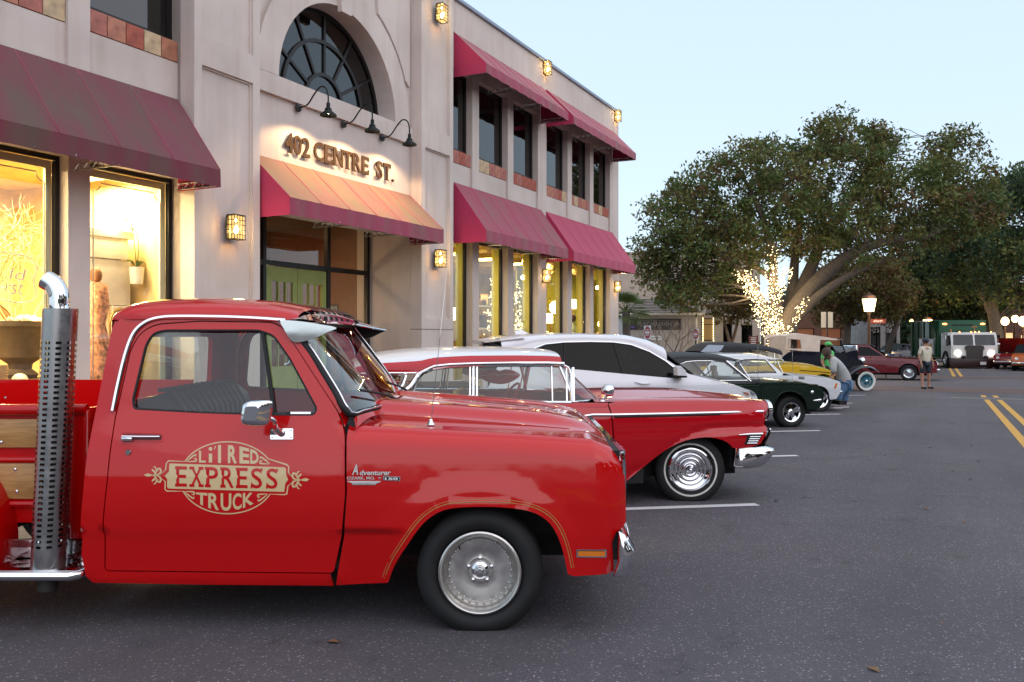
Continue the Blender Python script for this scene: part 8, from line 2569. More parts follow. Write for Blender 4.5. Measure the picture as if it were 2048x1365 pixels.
# ------------------------------------------------------------------ refuse truck
def refuse_truck():
 d = 46.5
 c = PX(1949, 735, d)
 th = rad(10)
 fx = Vector((-math.sin(th), -math.cos(th), 0))     # forward
 rz = math.atan2(fx.y, fx.x)
 zb = gz(c)
 t = empty("refuse_truck", (c.x, c.y, zb), rz, label="white cabbed refuse truck with green body facing the camera in the far street", cat="truck")
 # local: x forward (towards camera), y to its left (image right), z up; cab front at x = 0
 WH = paint("truck_white_paint", (0.72, 0.72, 0.70), rough=0.35)
 GN = paint("truck_green_paint", (0.008, 0.075, 0.030), rough=0.4, coat=0.4)
 def lz(py): return PX(1949, py, d).z - zb
 zt, zw1, zw0, zg0, zbm, zbb = lz(665), lz(670), lz(691), lz(700), lz(717), lz(735)
 hw = 1.19
 mb = MB()
 rows = []
 for (z, x, w_) in ((zbm, 0.0, hw), (zw0 - 0.05, -0.02, hw), (zw0, -0.05, hw * 0.99), (zw1, -0.16, hw * 0.95), (zt, -0.22, hw * 0.92)):
  rows.append([(x, y * w_, z) for y in np.linspace(-1, 1, 9)])
 hs = [fillet([(-0.96, zw0), (-0.04, zw0), (-0.04, zw1), (-0.93, zw1)], 0.06), fillet([(0.04, zw0), (0.96, zw0), (0.93, zw1), (0.04, zw1)], 0.06)]
 hs = [[(p[0] * 1.12, p[1]) for p in h] for h in hs]
 P_, T_, LL, lp = cdt([(-hw, zbm), (hw, zbm), (hw * 0.97, zw1 + 0.05), (hw * 0.93, zt), (-hw * 0.93, zt), (-hw * 0.97, zw1 + 0.05)], hs, 0.3)
 fx_ = lambda z: float(np.interp(z, [zbm, zw0, zt], [0.0, -0.03, -0.2]))
 mb.add([(fx_(p[1]), p[0], p[1]) for p in P_], [tuple(q) for q in T_])
 mb.box(-1.7, -0.21, -hw * 0.93, hw * 0.93, zt - 0.04, zt); mb.box(-1.7, -1.65, -hw, hw, zbm, zt - 0.05)
 cab = mb.build("cab", WH, t)
 for sg in (-1, 1):
  m2 = MB(); plate([(-1.66, zbm), (0.0, zbm), (-0.03, zw0), (-0.2, zt - 0.04), (-1.66, zt - 0.04)], [[(-1.1, zw0), (-0.2, zw0), (-0.3, zw1), (-1.1, zw1)]], sg * hw * 0.96, sg * (hw * 0.96 - 0.04), m2, g=0.5); m2.build("cab_door", WH, t)
  m2 = MB(); m2.add([(-1.1, sg * hw * 0.94, zw0), (-0.2, sg * hw * 0.94, zw0), (-0.3, sg * hw * 0.94, zw1), (-1.1, sg * hw * 0.94, zw1)], [(0, 1, 2, 3)]); m2.build("door_window", CAR_GLASS_DARK, t)
 for h in hs:
  m2 = MB(); m2.add([(fx_(p[1]) - 0.015, p[0], p[1]) for p in h], [tuple(range(len(h)))]); m2.build("windscreen", CAR_GLASS, t)
 m2 = MB(); m2.box(-1.4, -1.3, -1.0, 1.0, zbm, zt - 0.1); m2.build("cab_back", M['cabin_black'], t)
 # dark grille, lamps, bumper
 m2 = MB(); plate([(-0.42, zbm - 0.02), (0.42, zbm - 0.02), (0.42, zg0), (0.50, zg0), (0.46, zw0 - 0.04), (0.34, zw0 - 0.005), (-0.34, zw0 - 0.005), (-0.46, zw0 - 0.04), (-0.50, zg0), (-0.42, zg0)], [], -0.0, 0.02, m2, g=0.3)
 m2.v = [(0.012 + y, x, z) for x, y, z in m2.v]; m2.build("grille", plain("grille_grey", (0.05, 0.045, 0.04), 0.5, var=0.3, scale=20), t)
 m2 = MB(); m2.box(-0.1, 0.12, -hw - 0.06, hw + 0.06, zbb, zbm - 0.03, b=0.03); m2.build("bumper", plain("dark_bumper", (0.035, 0.012, 0.012), 0.4), t, smooth=40)
 m2 = MB(); m2.box(0.121, 0.126, 0.25, 0.55, zbb + 0.14, zbb + 0.30); m2.build("number_plate", M['white'], t)
 M['headlamp'] = emit("headlamp_glow", (1.0, 0.92, 0.80), 22.0); M['marker'] = emit("marker_glow", (1.0, 0.28, 0.06), 9.0)
 for sg in (-1, 1):
  m2 = MB(); m2.lathe([(0.0, 0.03), (0.09, 0.02), (0.13, 0.0)], (0.01, sg * 0.84, lz(707)), axis='x', seg=16); m2.build("headlight", M['headlamp'], t)
  m2 = MB(); m2.sphere((0.02, sg * 0.56, zbm + 0.03), (0.05, 0.14, 0.12), 10, 6); m2.build("tow_cover", M['black'], t)
 for y in (-0.7, -0.1, 0.1, 0.3, 0.9):
  m2 = MB(); m2.sphere((-0.2, y, zt + 0.02), 0.035, 8, 5); m2.build("marker_light", M['marker'], t)
 m2 = MB(); m2.tube([(-0.6, -1.02, zt), (-0.6, -1.02, zt + 0.18)], 0.04, 8); m2.tube([(-0.5, 0.15, zt), (-0.5, 0.15, zt + 0.3)], 0.02, 6); m2.lathe([(0.13, 0), (0.13, 0.05), (0, 0.06)], (-0.5, 0.15, zt + 0.28), seg=12); m2.build("roof_beacon", plain("beacon_amber", (0.5, 0.2, 0.05), 0.4), t)
 # mirrors
 for sg in (-1, 1):
  m2 = MB(); m2.box(-0.35, -0.25, sg * (hw + 0.12) - 0.06, sg * (hw + 0.12) + 0.06, zw0 - 0.05, zw1 - 0.02); m2.tube([(-0.3, sg * hw * 0.95, zw1), (-0.3, sg * (hw + 0.12), zw1 - 0.03)], 0.015, 5); m2.build("mirror", M['chrome'], t)
 # green body
 zgt = PX(1940, 641, d + 2.5).z - zb
 m2 = MB(); m2.box(-7.6, -1.9, -1.25, 1.25, 0.55, zgt, b=0.05)
 body_ = m2.build("refuse_body", GN, t, smooth=40)
 for x in np.linspace(-7.0, -2.4, 5):
  m2 = MB(); m2.box(x - 0.06, x + 0.06, -1.31, -1.25, 0.6, zgt - 0.05); m2.build("body_rib", GN, body_)
 m2 = MB(); m2.box(-1.905, -1.88, -0.55, 0.55, zgt - 0.32, zgt - 0.25); m2.build("slot", M['black'], body_)
 for y in (-0.95, 1.05):
  m2 = MB(); m2.sphere((-1.86, y, zgt - 0.22), (0.05, 0.13, 0.05), 8, 5); m2.build("body_light", M['marker'], body_)
 # banner on the body side
 bn = empty("banner", parent=body_)
 m2 = MB(); n = 12
 fl = lambda u, z: (-2.3 - 0.25 * u + 0.03 * math.sin(u * 7), -1.42 - 0.72 * u + 0.04 * (1.6 - z), z)
 m2.grid([[fl(i / n, z) for i in range(n + 1)] for z in (0.72, 1.1, 1.58)]); m2.tube([(-2.3, -1.26, 1.6), fl(1.02, 1.6)], 0.012, 5); m2.build("cloth", plain("banner_white", (0.6, 0.6, 0.64), 0.7), bn)
 for ch, u0, u1, mt in (("W", 0.86, 0.50, plain("logo_green", (0.012, 0.05, 0.02), 0.6)), ("M", 0.50, 0.14, plain("logo_gold", (0.55, 0.30, 0.02), 0.6))):
  V, F = text_fit(ch, u0, u1, 0.98, 1.36, bold=0.03); m2 = MB(); m2.add([(fl(p[0], p[2])[0] + 0.012, fl(p[0], p[2])[1], p[2]) for p in V], F); m2.build("logo_letter", mt, bn)
 ty = tyre_mesh(0.48, 0.29, 0.28, M['rubber'], seg=32)
 rm = MB(); rm.lathe([(0.29, -0.10), (0.26, -0.12), (0.24, -0.04), (0.10, -0.05), (0.08, -0.09), (0, -0.1)], axis='y', seg=24); rmm = rm.mesh("rim", M['steel'], 40)
 for x in (-1.0, -5.6, -6.9):
  for y in (-1.08, 1.08):
   w = empty("wheel", (x, y, 0.48), parent=t)
   if y > 0: w.rotation_euler = (0, 0, math.pi)
   obj("tyre", ty, w); obj("rim", rmm, w)
refuse_truck()

# ------------------------------------------------------------------ smaller far cars from one pattern
def far_car(px, py, d, rz, mat, label, hood_up=False, roof=True, L=4.6, lights=False, Hs=1.0):
 """small complete car: origin under its middle, x forward"""
 c = PX(px, py, d); c.z = gz(c)
 t = empty("far_car", c, rad(rz), label=label, cat="car", group="cars beyond the crossing")
 prof = [(-L / 2, 0.40), (-L / 2, 0.78), (-L * 0.28, 0.86), (-L * 0.17, 0.88), (L * 0.14, 0.86), (L * 0.42, 0.80), (L / 2 - 0.05, 0.70), (L / 2, 0.55), (L / 2 - 0.02, 0.32), (L * 0.40, 0.26)]
 xa, xb, r = L * 0.30, -L * 0.29, 0.36
 arch = lambda x0: [(x0 + r * math.cos(a), 0.30 + r * math.sin(a)) for a in np.linspace(0, math.pi, 9)]
 out = prof[:-1] + [(xa + r + 0.03, 0.26)] + arch(xa) + [(xb + r, 0.24)] + arch(xb) + [(-L / 2 + 0.1, 0.3)]
 hw = 0.88
 mb = MB()
 P_, T_, LL, lp = cdt([(p[0], p[1] * Hs) for p in out], [], 0.15)
 for sg in (-1, 1):
  V = [(p[0] , sg * (hw - 0.10 * max(0, (abs(p[0]) - L * 0.35) / (L * 0.15)) ** 2 - 0.05 * max(0, p[1] / Hs - 0.7) / 0.15), p[1]) for p in P_]
  mb.add(V, [tuple(q) if sg < 0 else tuple(q[::-1]) for q in T_])
 mb.build("body_side", mat, t, smooth=60)
 top = [(-L / 2, 0.42), (-L / 2 - 0.02, 0.79), (-L * 0.28, 0.88), (-L * 0.17, 0.90)]
 fr = [(L * 0.14, 0.88), (L * 0.42, 0.83), (L / 2 - 0.05, 0.73), (L / 2 + 0.02, 0.55), (L / 2 + 0.0, 0.30)]
 def strip_(pp, name, m):
  q = MB(); q.grid([[(x, y * (hw - 0.10 * max(0, (abs(x) - L * 0.35) / (L * 0.15)) ** 2 - (0.04 if z > 0.8 else 0)), z * Hs + 0.02 * (1 - y * y)) for y in np.linspace(-1, 1, 9)] for x, z in pp], flip=True)
  return q.build(name, m, t, smooth=50)
 strip_(top, "trunk", mat)
 if hood_up:
  strip_(fr[1:], "nose", mat)
  q = MB(); q.grid([[(L * 0.15 + 1.15 * v * 0.6, y * 0.72, (0.92 + 0.75 * v) * Hs) for y in np.linspace(-1, 1, 5)] for v in (0, 1)], flip=True); q.grid([[(L * 0.15 + 1.15 * v * 0.6, y * 0.72, (0.90 + 0.75 * v) * Hs) for y in np.linspace(-1, 1, 5)] for v in (0, 1)]); q.build("raised_hood", mat, t)
  q = MB(); q.box(L * 0.16, L * 0.42, -0.6, 0.6, 0.5, 0.74 * Hs); q.build("engine", M['under'], t)
 else: strip_(fr, "hood", mat)
 cab = [(-L * 0.27, 0.87), (-L * 0.17, 1.27), (-L * 0.10, 1.33), (L * 0.02, 1.32), (L * 0.15, 0.87)]
 gwin = [[(-L * 0.235, 0.92), (-L * 0.16, 1.23), (-L * 0.075, 1.26), (-L * 0.075, 0.92)], [(-L * 0.06, 0.92), (-L * 0.06, 1.265), (L * 0.015, 1.26), (L * 0.12, 0.92)]]
 P_, T_, _, _ = cdt(cab, gwin, 0.3)
 q = MB()
 for sg in (-1, 1):
  cv = lambda p, o=0.0: (p[0], sg * (0.825 - o - 0.30 * (p[1] - 0.87)), p[1] * Hs)
  q.add([cv(p) for p in P_], [tuple(f) if sg < 0 else tuple(f[::-1]) for f in T_])
  for w_ in gwin:
   q2 = MB(); q2.add([cv(p, 0.012) for p in w_], [(0, 1, 2, 3)]); q2.build("side_window", CAR_GLASS_DARK, t)
 q.build("cabin_side", mat, t)
 q = MB(); q.grid([[(x, y * (0.83 - 0.30 * (z - 0.87)), z * Hs + 0.012 + 0.02 * (1 - y * y)) for y in np.linspace(-1, 1, 7)] for x, z in cab[1:4]], flip=True); q.build("roof", mat, t, smooth=60)
 for k, nm in ((0, "rear_window"), (3, "windscreen")):
  q = MB(); q.grid([[(x, y * (0.82 - 0.30 * (z - 0.87)), z * Hs) for y in np.linspace(-1, 1, 5)] for x, z in cab[k:k + 2]], flip=True); q.build(nm, CAR_GLASS_DARK, t)
 for sg in (-1, 1):
  q = MB(); q.lathe([(0.0, 0.03), (0.07, 0.02), (0.09, 0.0)], (L / 2 - 0.01, sg * 0.60, 0.60 * Hs), axis='x', seg=12); q.build("headlight", M['headlamp'] if lights else M['lens_clear'], t)
  q = MB(); q.box(-L / 2 - 0.03, -L / 2 + 0.02, sg * 0.62 - 0.12, sg * 0.62 + 0.12, 0.58, 0.70); q.build("tail_light", M['lens_red'], t)
 q = MB(); q.box(L / 2 - 0.04, L / 2 + 0.07, -0.80, 0.80, 0.36, 0.46, b=0.02); q.build("front_bumper", M['chrome'], t, smooth=40)
 q = MB(); q.box(-L / 2 - 0.07, -L / 2 + 0.04, -0.80, 0.80, 0.38, 0.48, b=0.02); q.build("rear_bumper", M['chrome'], t, smooth=40)
 q = MB(); q.box(-L / 2 + 0.2, L / 2 - 0.2, -0.6, 0.6, 0.2, 0.6); q.build("underbody", M['under'], t)
 wh = far_wheel
 for x in (xa, xb):
  for y in (-0.76, 0.76):
   w = empty("wheel", (x, y, 0.30), parent=t)
   if y > 0: w.rotation_euler = (0, 0, math.pi)
   for nm, me in wh: obj(nm, me, w)
 return t
_ty = tyre_mesh(0.30, 0.19, 0.19, M['rubber'], seg=28)
_rm = MB(); _rm.lathe([(0.19, -0.085), (0.17, -0.06), (0.10, -0.055), (0.04, -0.07), (0, -0.07)], axis='y', seg=24)
far_wheel = (("tyre", _ty), ("hub_cap", _rm.mesh("hub_cap", M['chrome'], 40)))
cross_dir = math.degrees(math.atan2(-NS.y, -NS.x))      # along the cross street, towards the right
far_car(1736, 775, 33.5, cross_dir, paint("maroon_paint", (0.16, 0.018, 0.022), rough=0.35), "maroon car crossing the junction behind the antique roadster", L=4.9)
far_car(2034, 740, 47, 232, paint("deep_red_paint", (0.22, 0.012, 0.01), rough=0.3), "dark red classic car with its hood raised at the right edge", hood_up=True)
far_car(2066, 740, 44, 236, paint("orange_paint", (0.55, 0.12, 0.02), rough=0.3), "orange classic car cut off by the right edge of the view")
far_car(1790, 730, 58, 200, paint("navy_paint", (0.02, 0.03, 0.07), rough=0.3), "dark blue car parked beyond the junction under the street sign", L=4.4)
far_car(1705, 735, 47, 205, paint("steel_blue_paint", (0.04, 0.07, 0.14), rough=0.3), "blue car with bright headlights behind the antique roadster", lights=True)
far_car(1855, 728, 64, 200, paint("olive_paint", (0.07, 0.09, 0.03), rough=0.3), "olive green car parked far beyond the junction", L=4.4)
# ------------------------------------------------------------------ shop rooms and displays (building frame: x along the facade, y inwards)
def room(s0, s1, y0, y1, wall, ceil, back):
 mb = MB(); mb.box(s0, s1, y1, y1 + 0.08, 0.1, 3.6); mb.build("room_wall", back, B)
 for a in (s0 - 0.08, s1):
  mb = MB(); mb.box(a, a + 0.08, y0, y1, 0.1, 3.6); mb.build("room_wall", wall, B)
 mb = MB(); mb.box(s0, s1, y0, y1, 3.6, 3.68); mb.build("room_ceiling", ceil, B)
 mb = MB(); mb.box(s0, s1, y0, y1, 0.06, 0.12); mb.build("room_floor", M['shop_floor'], B)
M['ceil_y'] = plain("ochre_ceiling", (0.62, 0.47, 0.16), 0.8, var=0.1)
room(2.2, 8.0, 0.22, 3.4, M['shop_wall_warm'], M['ceil_y'], M['shop_wall_warm'])
room(14.65, 24.9, 0.22, 4.2, M['shop_wall_lime'], M['ceil_y'], plain("tan_back_wall", (0.30, 0.21, 0.10), 0.8, var=0.25, scale=2))
# lime return behind each pier, pale casing in the left windows, ceiling beams
for a, b in bays_right:
 mb = MB(); mb.box(b + 0.0, b + 0.02, 0.225, 0.42, 0.5, 3.55); mb.build("lime_return", M['shop_wall_lime'], B)
for a, b in [(23.4, 24.85), (19.75, 20.5)]:
 mb = MB(); mb.box(a + 0.05, b - 0.02, 0.9, 0.92, 0.15, 3.3); mb.build("lime_screen", M['shop_wall_lime'], B)
for a, b in bays_left[1:]:
 mb = MB(); plate(rect(a + 0.056, b - 0.056, 0.56, 3.46), [rect(a + 0.13, b - 0.13, 0.66, 3.37)], 0.212, 0.25, mb); mb.build("window_casing", M['trim_pale'], B)
 c = 0.10; x0, x1, z0, z1 = a + 0.17, b - 0.17, 0.75, 3.30
 pts = [(x0 + c, z1), (x1 - c, z1)] + [(x1 - c * math.sin(t), z1 - c * (1 - math.cos(t)) - 0) for t in ()]
 loop = [(x0 + c, z1), (x1 - c, z1), (x1 - c * .92, z1 - c * .5), (x1 - c * .5, z1 - c * .92), (x1, z1 - c), (x1, z0), (x0, z0), (x0, z1 - c), (x0 + c * .5, z1 - c * .92), (x0 + c * .92, z1 - c * .5)]
 mb = MB(); mb.tube([(p[0], 0.172, p[1]) for p in loop], 0.008, 4, closed=True); mb.build("glass_border", plain("etched_line", (0.45, 0.40, 0.33), 0.7), B)
for s in np.arange(15.2, 24.8, 0.8):
 mb = MB(); mb.box(s, s + 0.12, 0.9, 4.1, 3.38, 3.5); mb.build("ceiling_beam", M['ceil_y'], B)
def area(name, s, y, z, sx, sy, e, col=(1.0, 0.80, 0.42)):
 l = bpy.data.lights.new(name, 'AREA'); l.shape = 'RECTANGLE'; l.size, l.size_y = sx, sy; l.energy = e; l.color = col
 o = bpy.data.objects.new(name, l); COL.objects.link(o); o.parent = B; o.location = (s, y, z)
 return o
def fixture(s, y, w, d_):
 mb = MB(); mb.box(s - w / 2, s + w / 2, y - d_ / 2, y + d_ / 2, 3.53, 3.60); f = mb.build("ceiling_light", M['white'], B)
 mb = MB(); mb.box(s - w / 2 + 0.03, s + w / 2 - 0.03, y - d_ / 2 + 0.03, y + d_ / 2 - 0.03, 3.524, 3.529); mb.build("diffuser", emit("warm_diffuser", (1.0, 0.82, 0.45), 5) if "warm_diffuser" not in bpy.data.materials else bpy.data.materials["warm_diffuser"], f)
for s in (3.9, 5.7, 7.4):
 fixture(s, 1.1, 0.6, 0.6); area("room_light", s, 1.1, 3.51, 0.6, 0.6, 260)
for s in (15.4, 17.2, 18.9, 20.7, 22.4, 24.0):
 fixture(s, 1.4, 0.5, 0.5); area("room_light", s, 1.4, 3.51, 0.5, 0.5, 75)
area("hall_light", 11.3, 2.2, 3.58, 0.5, 0.5, 34, (1.0, 0.62, 0.3))
def prop(name, s, y, z, label, cat, **kw):
 return empty(name, ST(s, FAC_W + y, z), ST_ROT, label=label, cat=cat, **kw)
# urn with lit twisted branches
t = prop("branch_urn", 6.42, 0.85, 0.42, "tall glowing twisted branches standing in a stone urn in the left window", "planter")
mb = MB(); mb.lathe([(0.0, 0.55), (0.17, 0.55), (0.19, 0.60), (0.12, 0.66), (0.13, 0.72), (0.24, 0.80), (0.30, 1.12), (0.34, 1.16), (0.34, 1.22), (0.30, 1.22), (0.28, 1.15), (0.0, 1.15)], seg=20); mb.box(-0.3, 0.3, -0.3, 0.3, 0, 0.55, b=0.02); mb.build("urn", plain("brown_stone", (0.10, 0.07, 0.045), 0.8, var=0.3, scale=8), t, smooth=40)
rng = np.random.default_rng(12)
def twigs(n, H, spread, r0):
 mb = MB()
 def g(p, d, L, r, lev):
  P = [p]
  for _ in range(4):
   d = d + rng.normal(size=3) * 0.28; d[2] += 0.10; d /= np.linalg.norm(d)
   P.append(P[-1] + d * L / 4)
  mb.tube(P, list(np.linspace(r, r * 0.6, 5)), 4, cap=False)
  if lev:
   for k in (2, 3, 4): g(P[k], d + rng.normal(size=3) * 0.7, L * 0.62, r * 0.55, lev - 1)
 for k in range(n):
  a = rng.uniform(0, 6.28); v = np.array([math.cos(a) * spread, math.sin(a) * spread * 0.5, 1.0]); v /= np.linalg.norm(v)
  g(np.array([math.cos(a) * 0.1, math.sin(a) * 0.1, 1.15]), v, H, r0, 3)
 return mb
twigs(9, 0.95, 0.30, 0.015).build("branches", plain("pale_twig", (0.55, 0.36, 0.16), 0.7), t, smooth=80)
mb = MB()
for k in range(40): a = rng.uniform(0, 6.28); r = rng.uniform(0, 0.25); mb.sphere((r * math.cos(a), r * math.sin(a), 1.2 + rng.uniform(-.02, .05)), rng.uniform(0.03, 0.06), 7, 5)
mb.build("pebbles", plain("white_pebble", (0.7, 0.58, 0.42), 0.7), t, smooth=180)
lamp_point("urn_light", (0.25, -0.35, 1.5), 22, parent=t)
t = prop("rope_ball", 6.0, 0.6, 0.12, "white ball and coil of rope on the sill of the left window", "ornament")
mb = MB(); mb.sphere((0.25, 0.0, 0.83), 0.09, 16, 10); mb.build("ball", M['white_wood'], t, smooth=180)
mb = MB()
for k in range(7): mb.tube([(0.12 * math.cos(a) - 0.05, 0.12 * math.sin(a), 0.80 + 0.035 * k) for a in np.linspace(0, 6.28, 14, endpoint=False)], 0.02, 6, closed=True)
mb.box(-0.6, 0.6, -0.25, 0.25, 0.45, 0.78, b=0.01); mb.build("rope_coil", plain("rope", (0.42, 0.28, 0.14), 0.9), t, smooth=60)
# white mantel, orchid, printed dress in the second window
t = prop("mantelpiece", 7.62, 0.75, 0.12, "white mantelpiece with deep cornice in the bright display window", "mantel")
mb = MB(); mb.box(-0.50, 0.26, -0.05, 0.45, 2.62, 2.72, b=0.01); mb.box(-0.45, 0.22, 0.0, 0.45, 2.35, 2.62, b=0.01); mb.build("shelf", M['white_wood'], t, smooth=40)
mb = MB(); mb.box(-0.45, 0.30, 0.06, 0.45, 1.75, 2.34); mb.box(-0.02, 0.36, 0.0, 0.45, 0.3, 1.74, b=0.01); mb.build("surround", M['white_wood'], t, smooth=40)
mb = MB(); mb.tube([(0.08 + 0.16 * math.cos(a), -0.02, 1.50 + 0.2 * math.sin(a)) for a in np.linspace(0, math.pi, 14)], 0.018, 6)
for x in (-0.08, 0.08, 0.24): mb.tube([(x, -0.02, 0.9), (x, -0.02, 1.5 if x != 0.08 else 1.7)], 0.014, 6)
mb.build("arched_grille", plain("gilt", (0.5, 0.33, 0.10), 0.4, metal=0.4), t, smooth=60)
t = prop("orchid", 7.86, 0.62, 2.05, "white potted orchid on the mantel of the bright display window", "plant")
mb = MB(); mb.lathe([(0.0, 0.1), (0.08, 0.1), (0.10, 0.32), (0.09, 0.32), (0.0, 0.30)], seg=14); mb.build("pot", M['white'], t, smooth=40)
mb = MB(); mb.tube(cr([(0, 0, 0.3), (-0.03, 0, 0.6), (-0.08, 0, 0.85), (-0.2, 0, 0.95)], 5), 0.006, 5); mb.tube(cr([(0, 0, 0.3), (0.03, 0, 0.55), (0.0, 0, 0.78), (-0.08, 0, 0.82)], 5), 0.006, 5)
for a in range(5): mb.add([(0, 0, 0.3), (0.10 * math.cos(a * 1.3), 0.05, 0.42), (0.2 * math.cos(a * 1.3), 0.1 * math.sin(a), 0.38), (0.1 * math.cos(a * 1.3), -0.02, 0.40)], [(0, 1, 2, 3)])
mb.build("stems", LEAF['green'], t)
mb = MB()
for k in range(12):
 c = np.array([-0.22 + 0.18 * rng.random(), -0.03 + 0.06 * rng.random(), 0.80 + 0.16 * rng.random()])
 for a in np.linspace(0, 6.28, 6)[:5]: mb.add([tuple(c), tuple(c + 0.035 * np.array([math.cos(a), -0.2, math.sin(a)])), tuple(c + 0.05 * np.array([math.cos(a + .4), -0.3, math.sin(a + .4)])), tuple(c + 0.035 * np.array([math.cos(a + .8), -0.2, math.sin(a + .8)]))], [(0, 1, 2, 3)])
mb.build("blossoms", plain("orchid_white", (0.85, 0.82, 0.72), 0.6), t)
t = prop("floral_dress", 7.20, 0.55, 0.12, "red and white floral dress on a stand at the left of the bright window", "dress")
mb = MB(); mb.lathe([(0.05, 2.02), (0.13, 1.98), (0.15, 1.75), (0.11, 1.5), (0.17, 1.2), (0.24, 0.5)], seg=18); mb.build("cloth", plain("floral_print", (0.55, 0.25, 0.14), 0.8, var=0.8, scale=22), t, smooth=60)
mb = MB(); mb.tube([(0, 0, 0), (0, 0, 2.0)], 0.02, 8); mb.sphere((0, 0, 2.1), (0.07, 0.08, 0.1)); mb.build("stand", M['wood'], t, smooth=60)
lamp_point("display_light", (0.35, -0.1, 2.9), 20, parent=t)
# white script on the left pane
scr = plain("white_vinyl", (0.6, 0.56, 0.48), 0.7)
t = prop("window_lettering", 0, 0.165, 0, "white scroll and script lettering on the left display pane", "lettering")
sw = cr([(5.2, 2.30), (5.6, 2.36), (5.9, 2.36), (6.08, 2.33), (6.16, 2.22), (6.12, 2.08), (6.15, 1.95), (6.10, 1.86), (5.95, 1.83), (5.7, 1.86), (5.3, 1.84)], 5)
mb = MB(); mb.tube([(p[0], 0, p[1]) for p in sw], 0.007, 4); mb.build("scroll", scr, t)
for w_, a, b, z in (("ld", 5.84, 6.0, 2.08), ("rst", 5.78, 5.98, 1.92)):
 V, F = text_fit(w_, a, b, z, z + 0.12, bold=-0.012); V = V.copy(); V[:, 0] += (V[:, 2] - z) * 0.25
 mb = MB(); mb.add([(p[0], -0.004, p[2]) for p in V], F); mb.build("script", scr, t)
# right-hand windows
t = prop("shelf_unit", 17.95, 0.95, 0.12, "white open shelf unit with small boxes in the window right of the entrance", "shelf")
mb = MB()
for x in (-0.45, 0.45): mb.box(x - 0.02, x + 0.02, -0.18, 0.18, 0, 2.05)
mb.build("upright", M['white_wood'], t)
for z in (0.5, 0.95, 1.5, 2.03):
 mb = MB(); mb.box(-0.50, 0.50, -0.2, 0.2, z, z + 0.04); mb.build("shelf_board", M['white_wood'], t)
bx_m = [plain("box_%d" % i, c, 0.7) for i, c in enumerate(((0.4, 0.2, 0.08), (0.15, 0.09, 0.05), (0.5, 0.4, 0.25)))]
k = 0
for z in (0.54, 0.99, 1.54, 2.07):
 for x in (-0.3, 0.0, 0.28):
  q = prop("gift_box", 17.95 + x, 0.95, 0.12 + z, "%s gift box on the %s shelf of the white shelf unit" % ({-0.3: "left", 0.0: "middle", 0.28: "right"}[x], {0.54: "lowest", 0.99: "second", 1.54: "third", 2.07: "top"}[z]), "box", group="gift boxes on the white shelf unit")
  h = 0.12 + 0.2 * ((k * 37) % 10) / 10
  mb = MB(); mb.box(-0.10, 0.10, -0.1, 0.1, 0.001, h, b=0.01); mb.build("carton", bx_m[k % 3], q); mb = MB(); mb.box(-0.105, 0.105, -0.105, 0.105, h, h + 0.03); mb.build("lid", bx_m[(k + 1) % 3], q); k += 1
def lamp(s, y, z, lab, e=9):
 t = prop("table_lamp", s, y, 0.12, lab, "lamp", group="lit lamps in the shop windows")
 mb = MB(); mb.lathe([(0.0, 0.9), (0.12, 0.9), (0.11, 0.93), (0.03, 0.98), (0.05, 1.15), (0.02, z - 0.2), (0.015, z)], seg=14); mb.box(-0.25, 0.25, -0.2, 0.2, 0, 0.899, b=0.01); mb.build("base", M['wood'], t, smooth=40)
 mb = MB(); mb.lathe([(0.20, z - 0.05), (0.12, z + 0.22)], seg=20); mb.build("lamp_shade", emit("shade_glow", (1.0, 0.80, 0.48), 6) if "shade_glow" not in bpy.data.materials else bpy.data.materials["shade_glow"], t, smooth=60)
 lamp_point("table_light", (0, -0.3, z), e, parent=t)
lamp(16.35, 0.7, 1.75, "glowing table lamp in the first window right of the entrance")
lamp(21.75, 0.8, 1.75, "glowing table lamp in the window beside the ground floor lantern")
lamp(23.3, 0.8, 2.2, "glowing lamp high in the fifth window of the right wing")
def lit_tree(s, y, H, n, lab):
 t = prop("lit_twig_tree", s, y, 0.12, lab, "ornament tree")
 mb = MB()
 mb.tube([(0, 0, 0), (0, 0, H)], [0.04, 0.01], 6)
 L = []
 for k in range(60):
  z = H * (0.25 + 0.75 * rng.random()); r = 0.45 * (1.15 - z / H); a = rng.uniform(0, 6.28)
  e = (r * math.cos(a), r * math.sin(a) * 0.7, z + 0.1); mb.tube([(0, 0, z - 0.1), e], [0.01, 0.004], 4); L.append(e)
 mb.build("twigs", M['wood_dark'], t)
 mb = MB()
 for k in range(n):
  e = L[rng.integers(len(L))]; u = rng.uniform(0.3, 1.05); mb.sphere((e[0] * u + rng.normal() * .03, e[1] * u + rng.normal() * .03, e[2] - 0.1 * (1 - u) + rng.normal() * .04), 0.011, 5, 4)
 mb.build("lights", M['fairy'], t, kind="stuff")
lit_tree(17.75, 0.5, 2.6, 130, "twig tree with tiny lights beside the white shelf unit")
lit_tree(19.35, 0.65, 2.7, 230, "bushy twig tree full of tiny lights before the lime screen")
lit_tree(21.5, 0.6, 2.6, 60, "twig tree with few tiny lights beside the table lamp")
t = prop("dress_form", 23.0, 0.65, 0.12, "pale dress form with dark head in the fifth window of the right wing", "mannequin")
mb = MB(); mb.lathe([(0.03, 1.75), (0.05, 1.66), (0.17, 1.58), (0.18, 1.35), (0.13, 1.15), (0.20, 0.9), (0.26, 0.35)], seg=16); mb.build("gown", plain("pale_green_cloth", (0.40, 0.45, 0.28), 0.8), t, smooth=60)
mb = MB(); mb.sphere((0, 0, 1.86), (0.09, 0.10, 0.12)); mb.tube([(0, 0, 0), (0, 0, 1.8)], 0.03, 8); mb.build("form_head", M['wood_dark'], t, smooth=60)
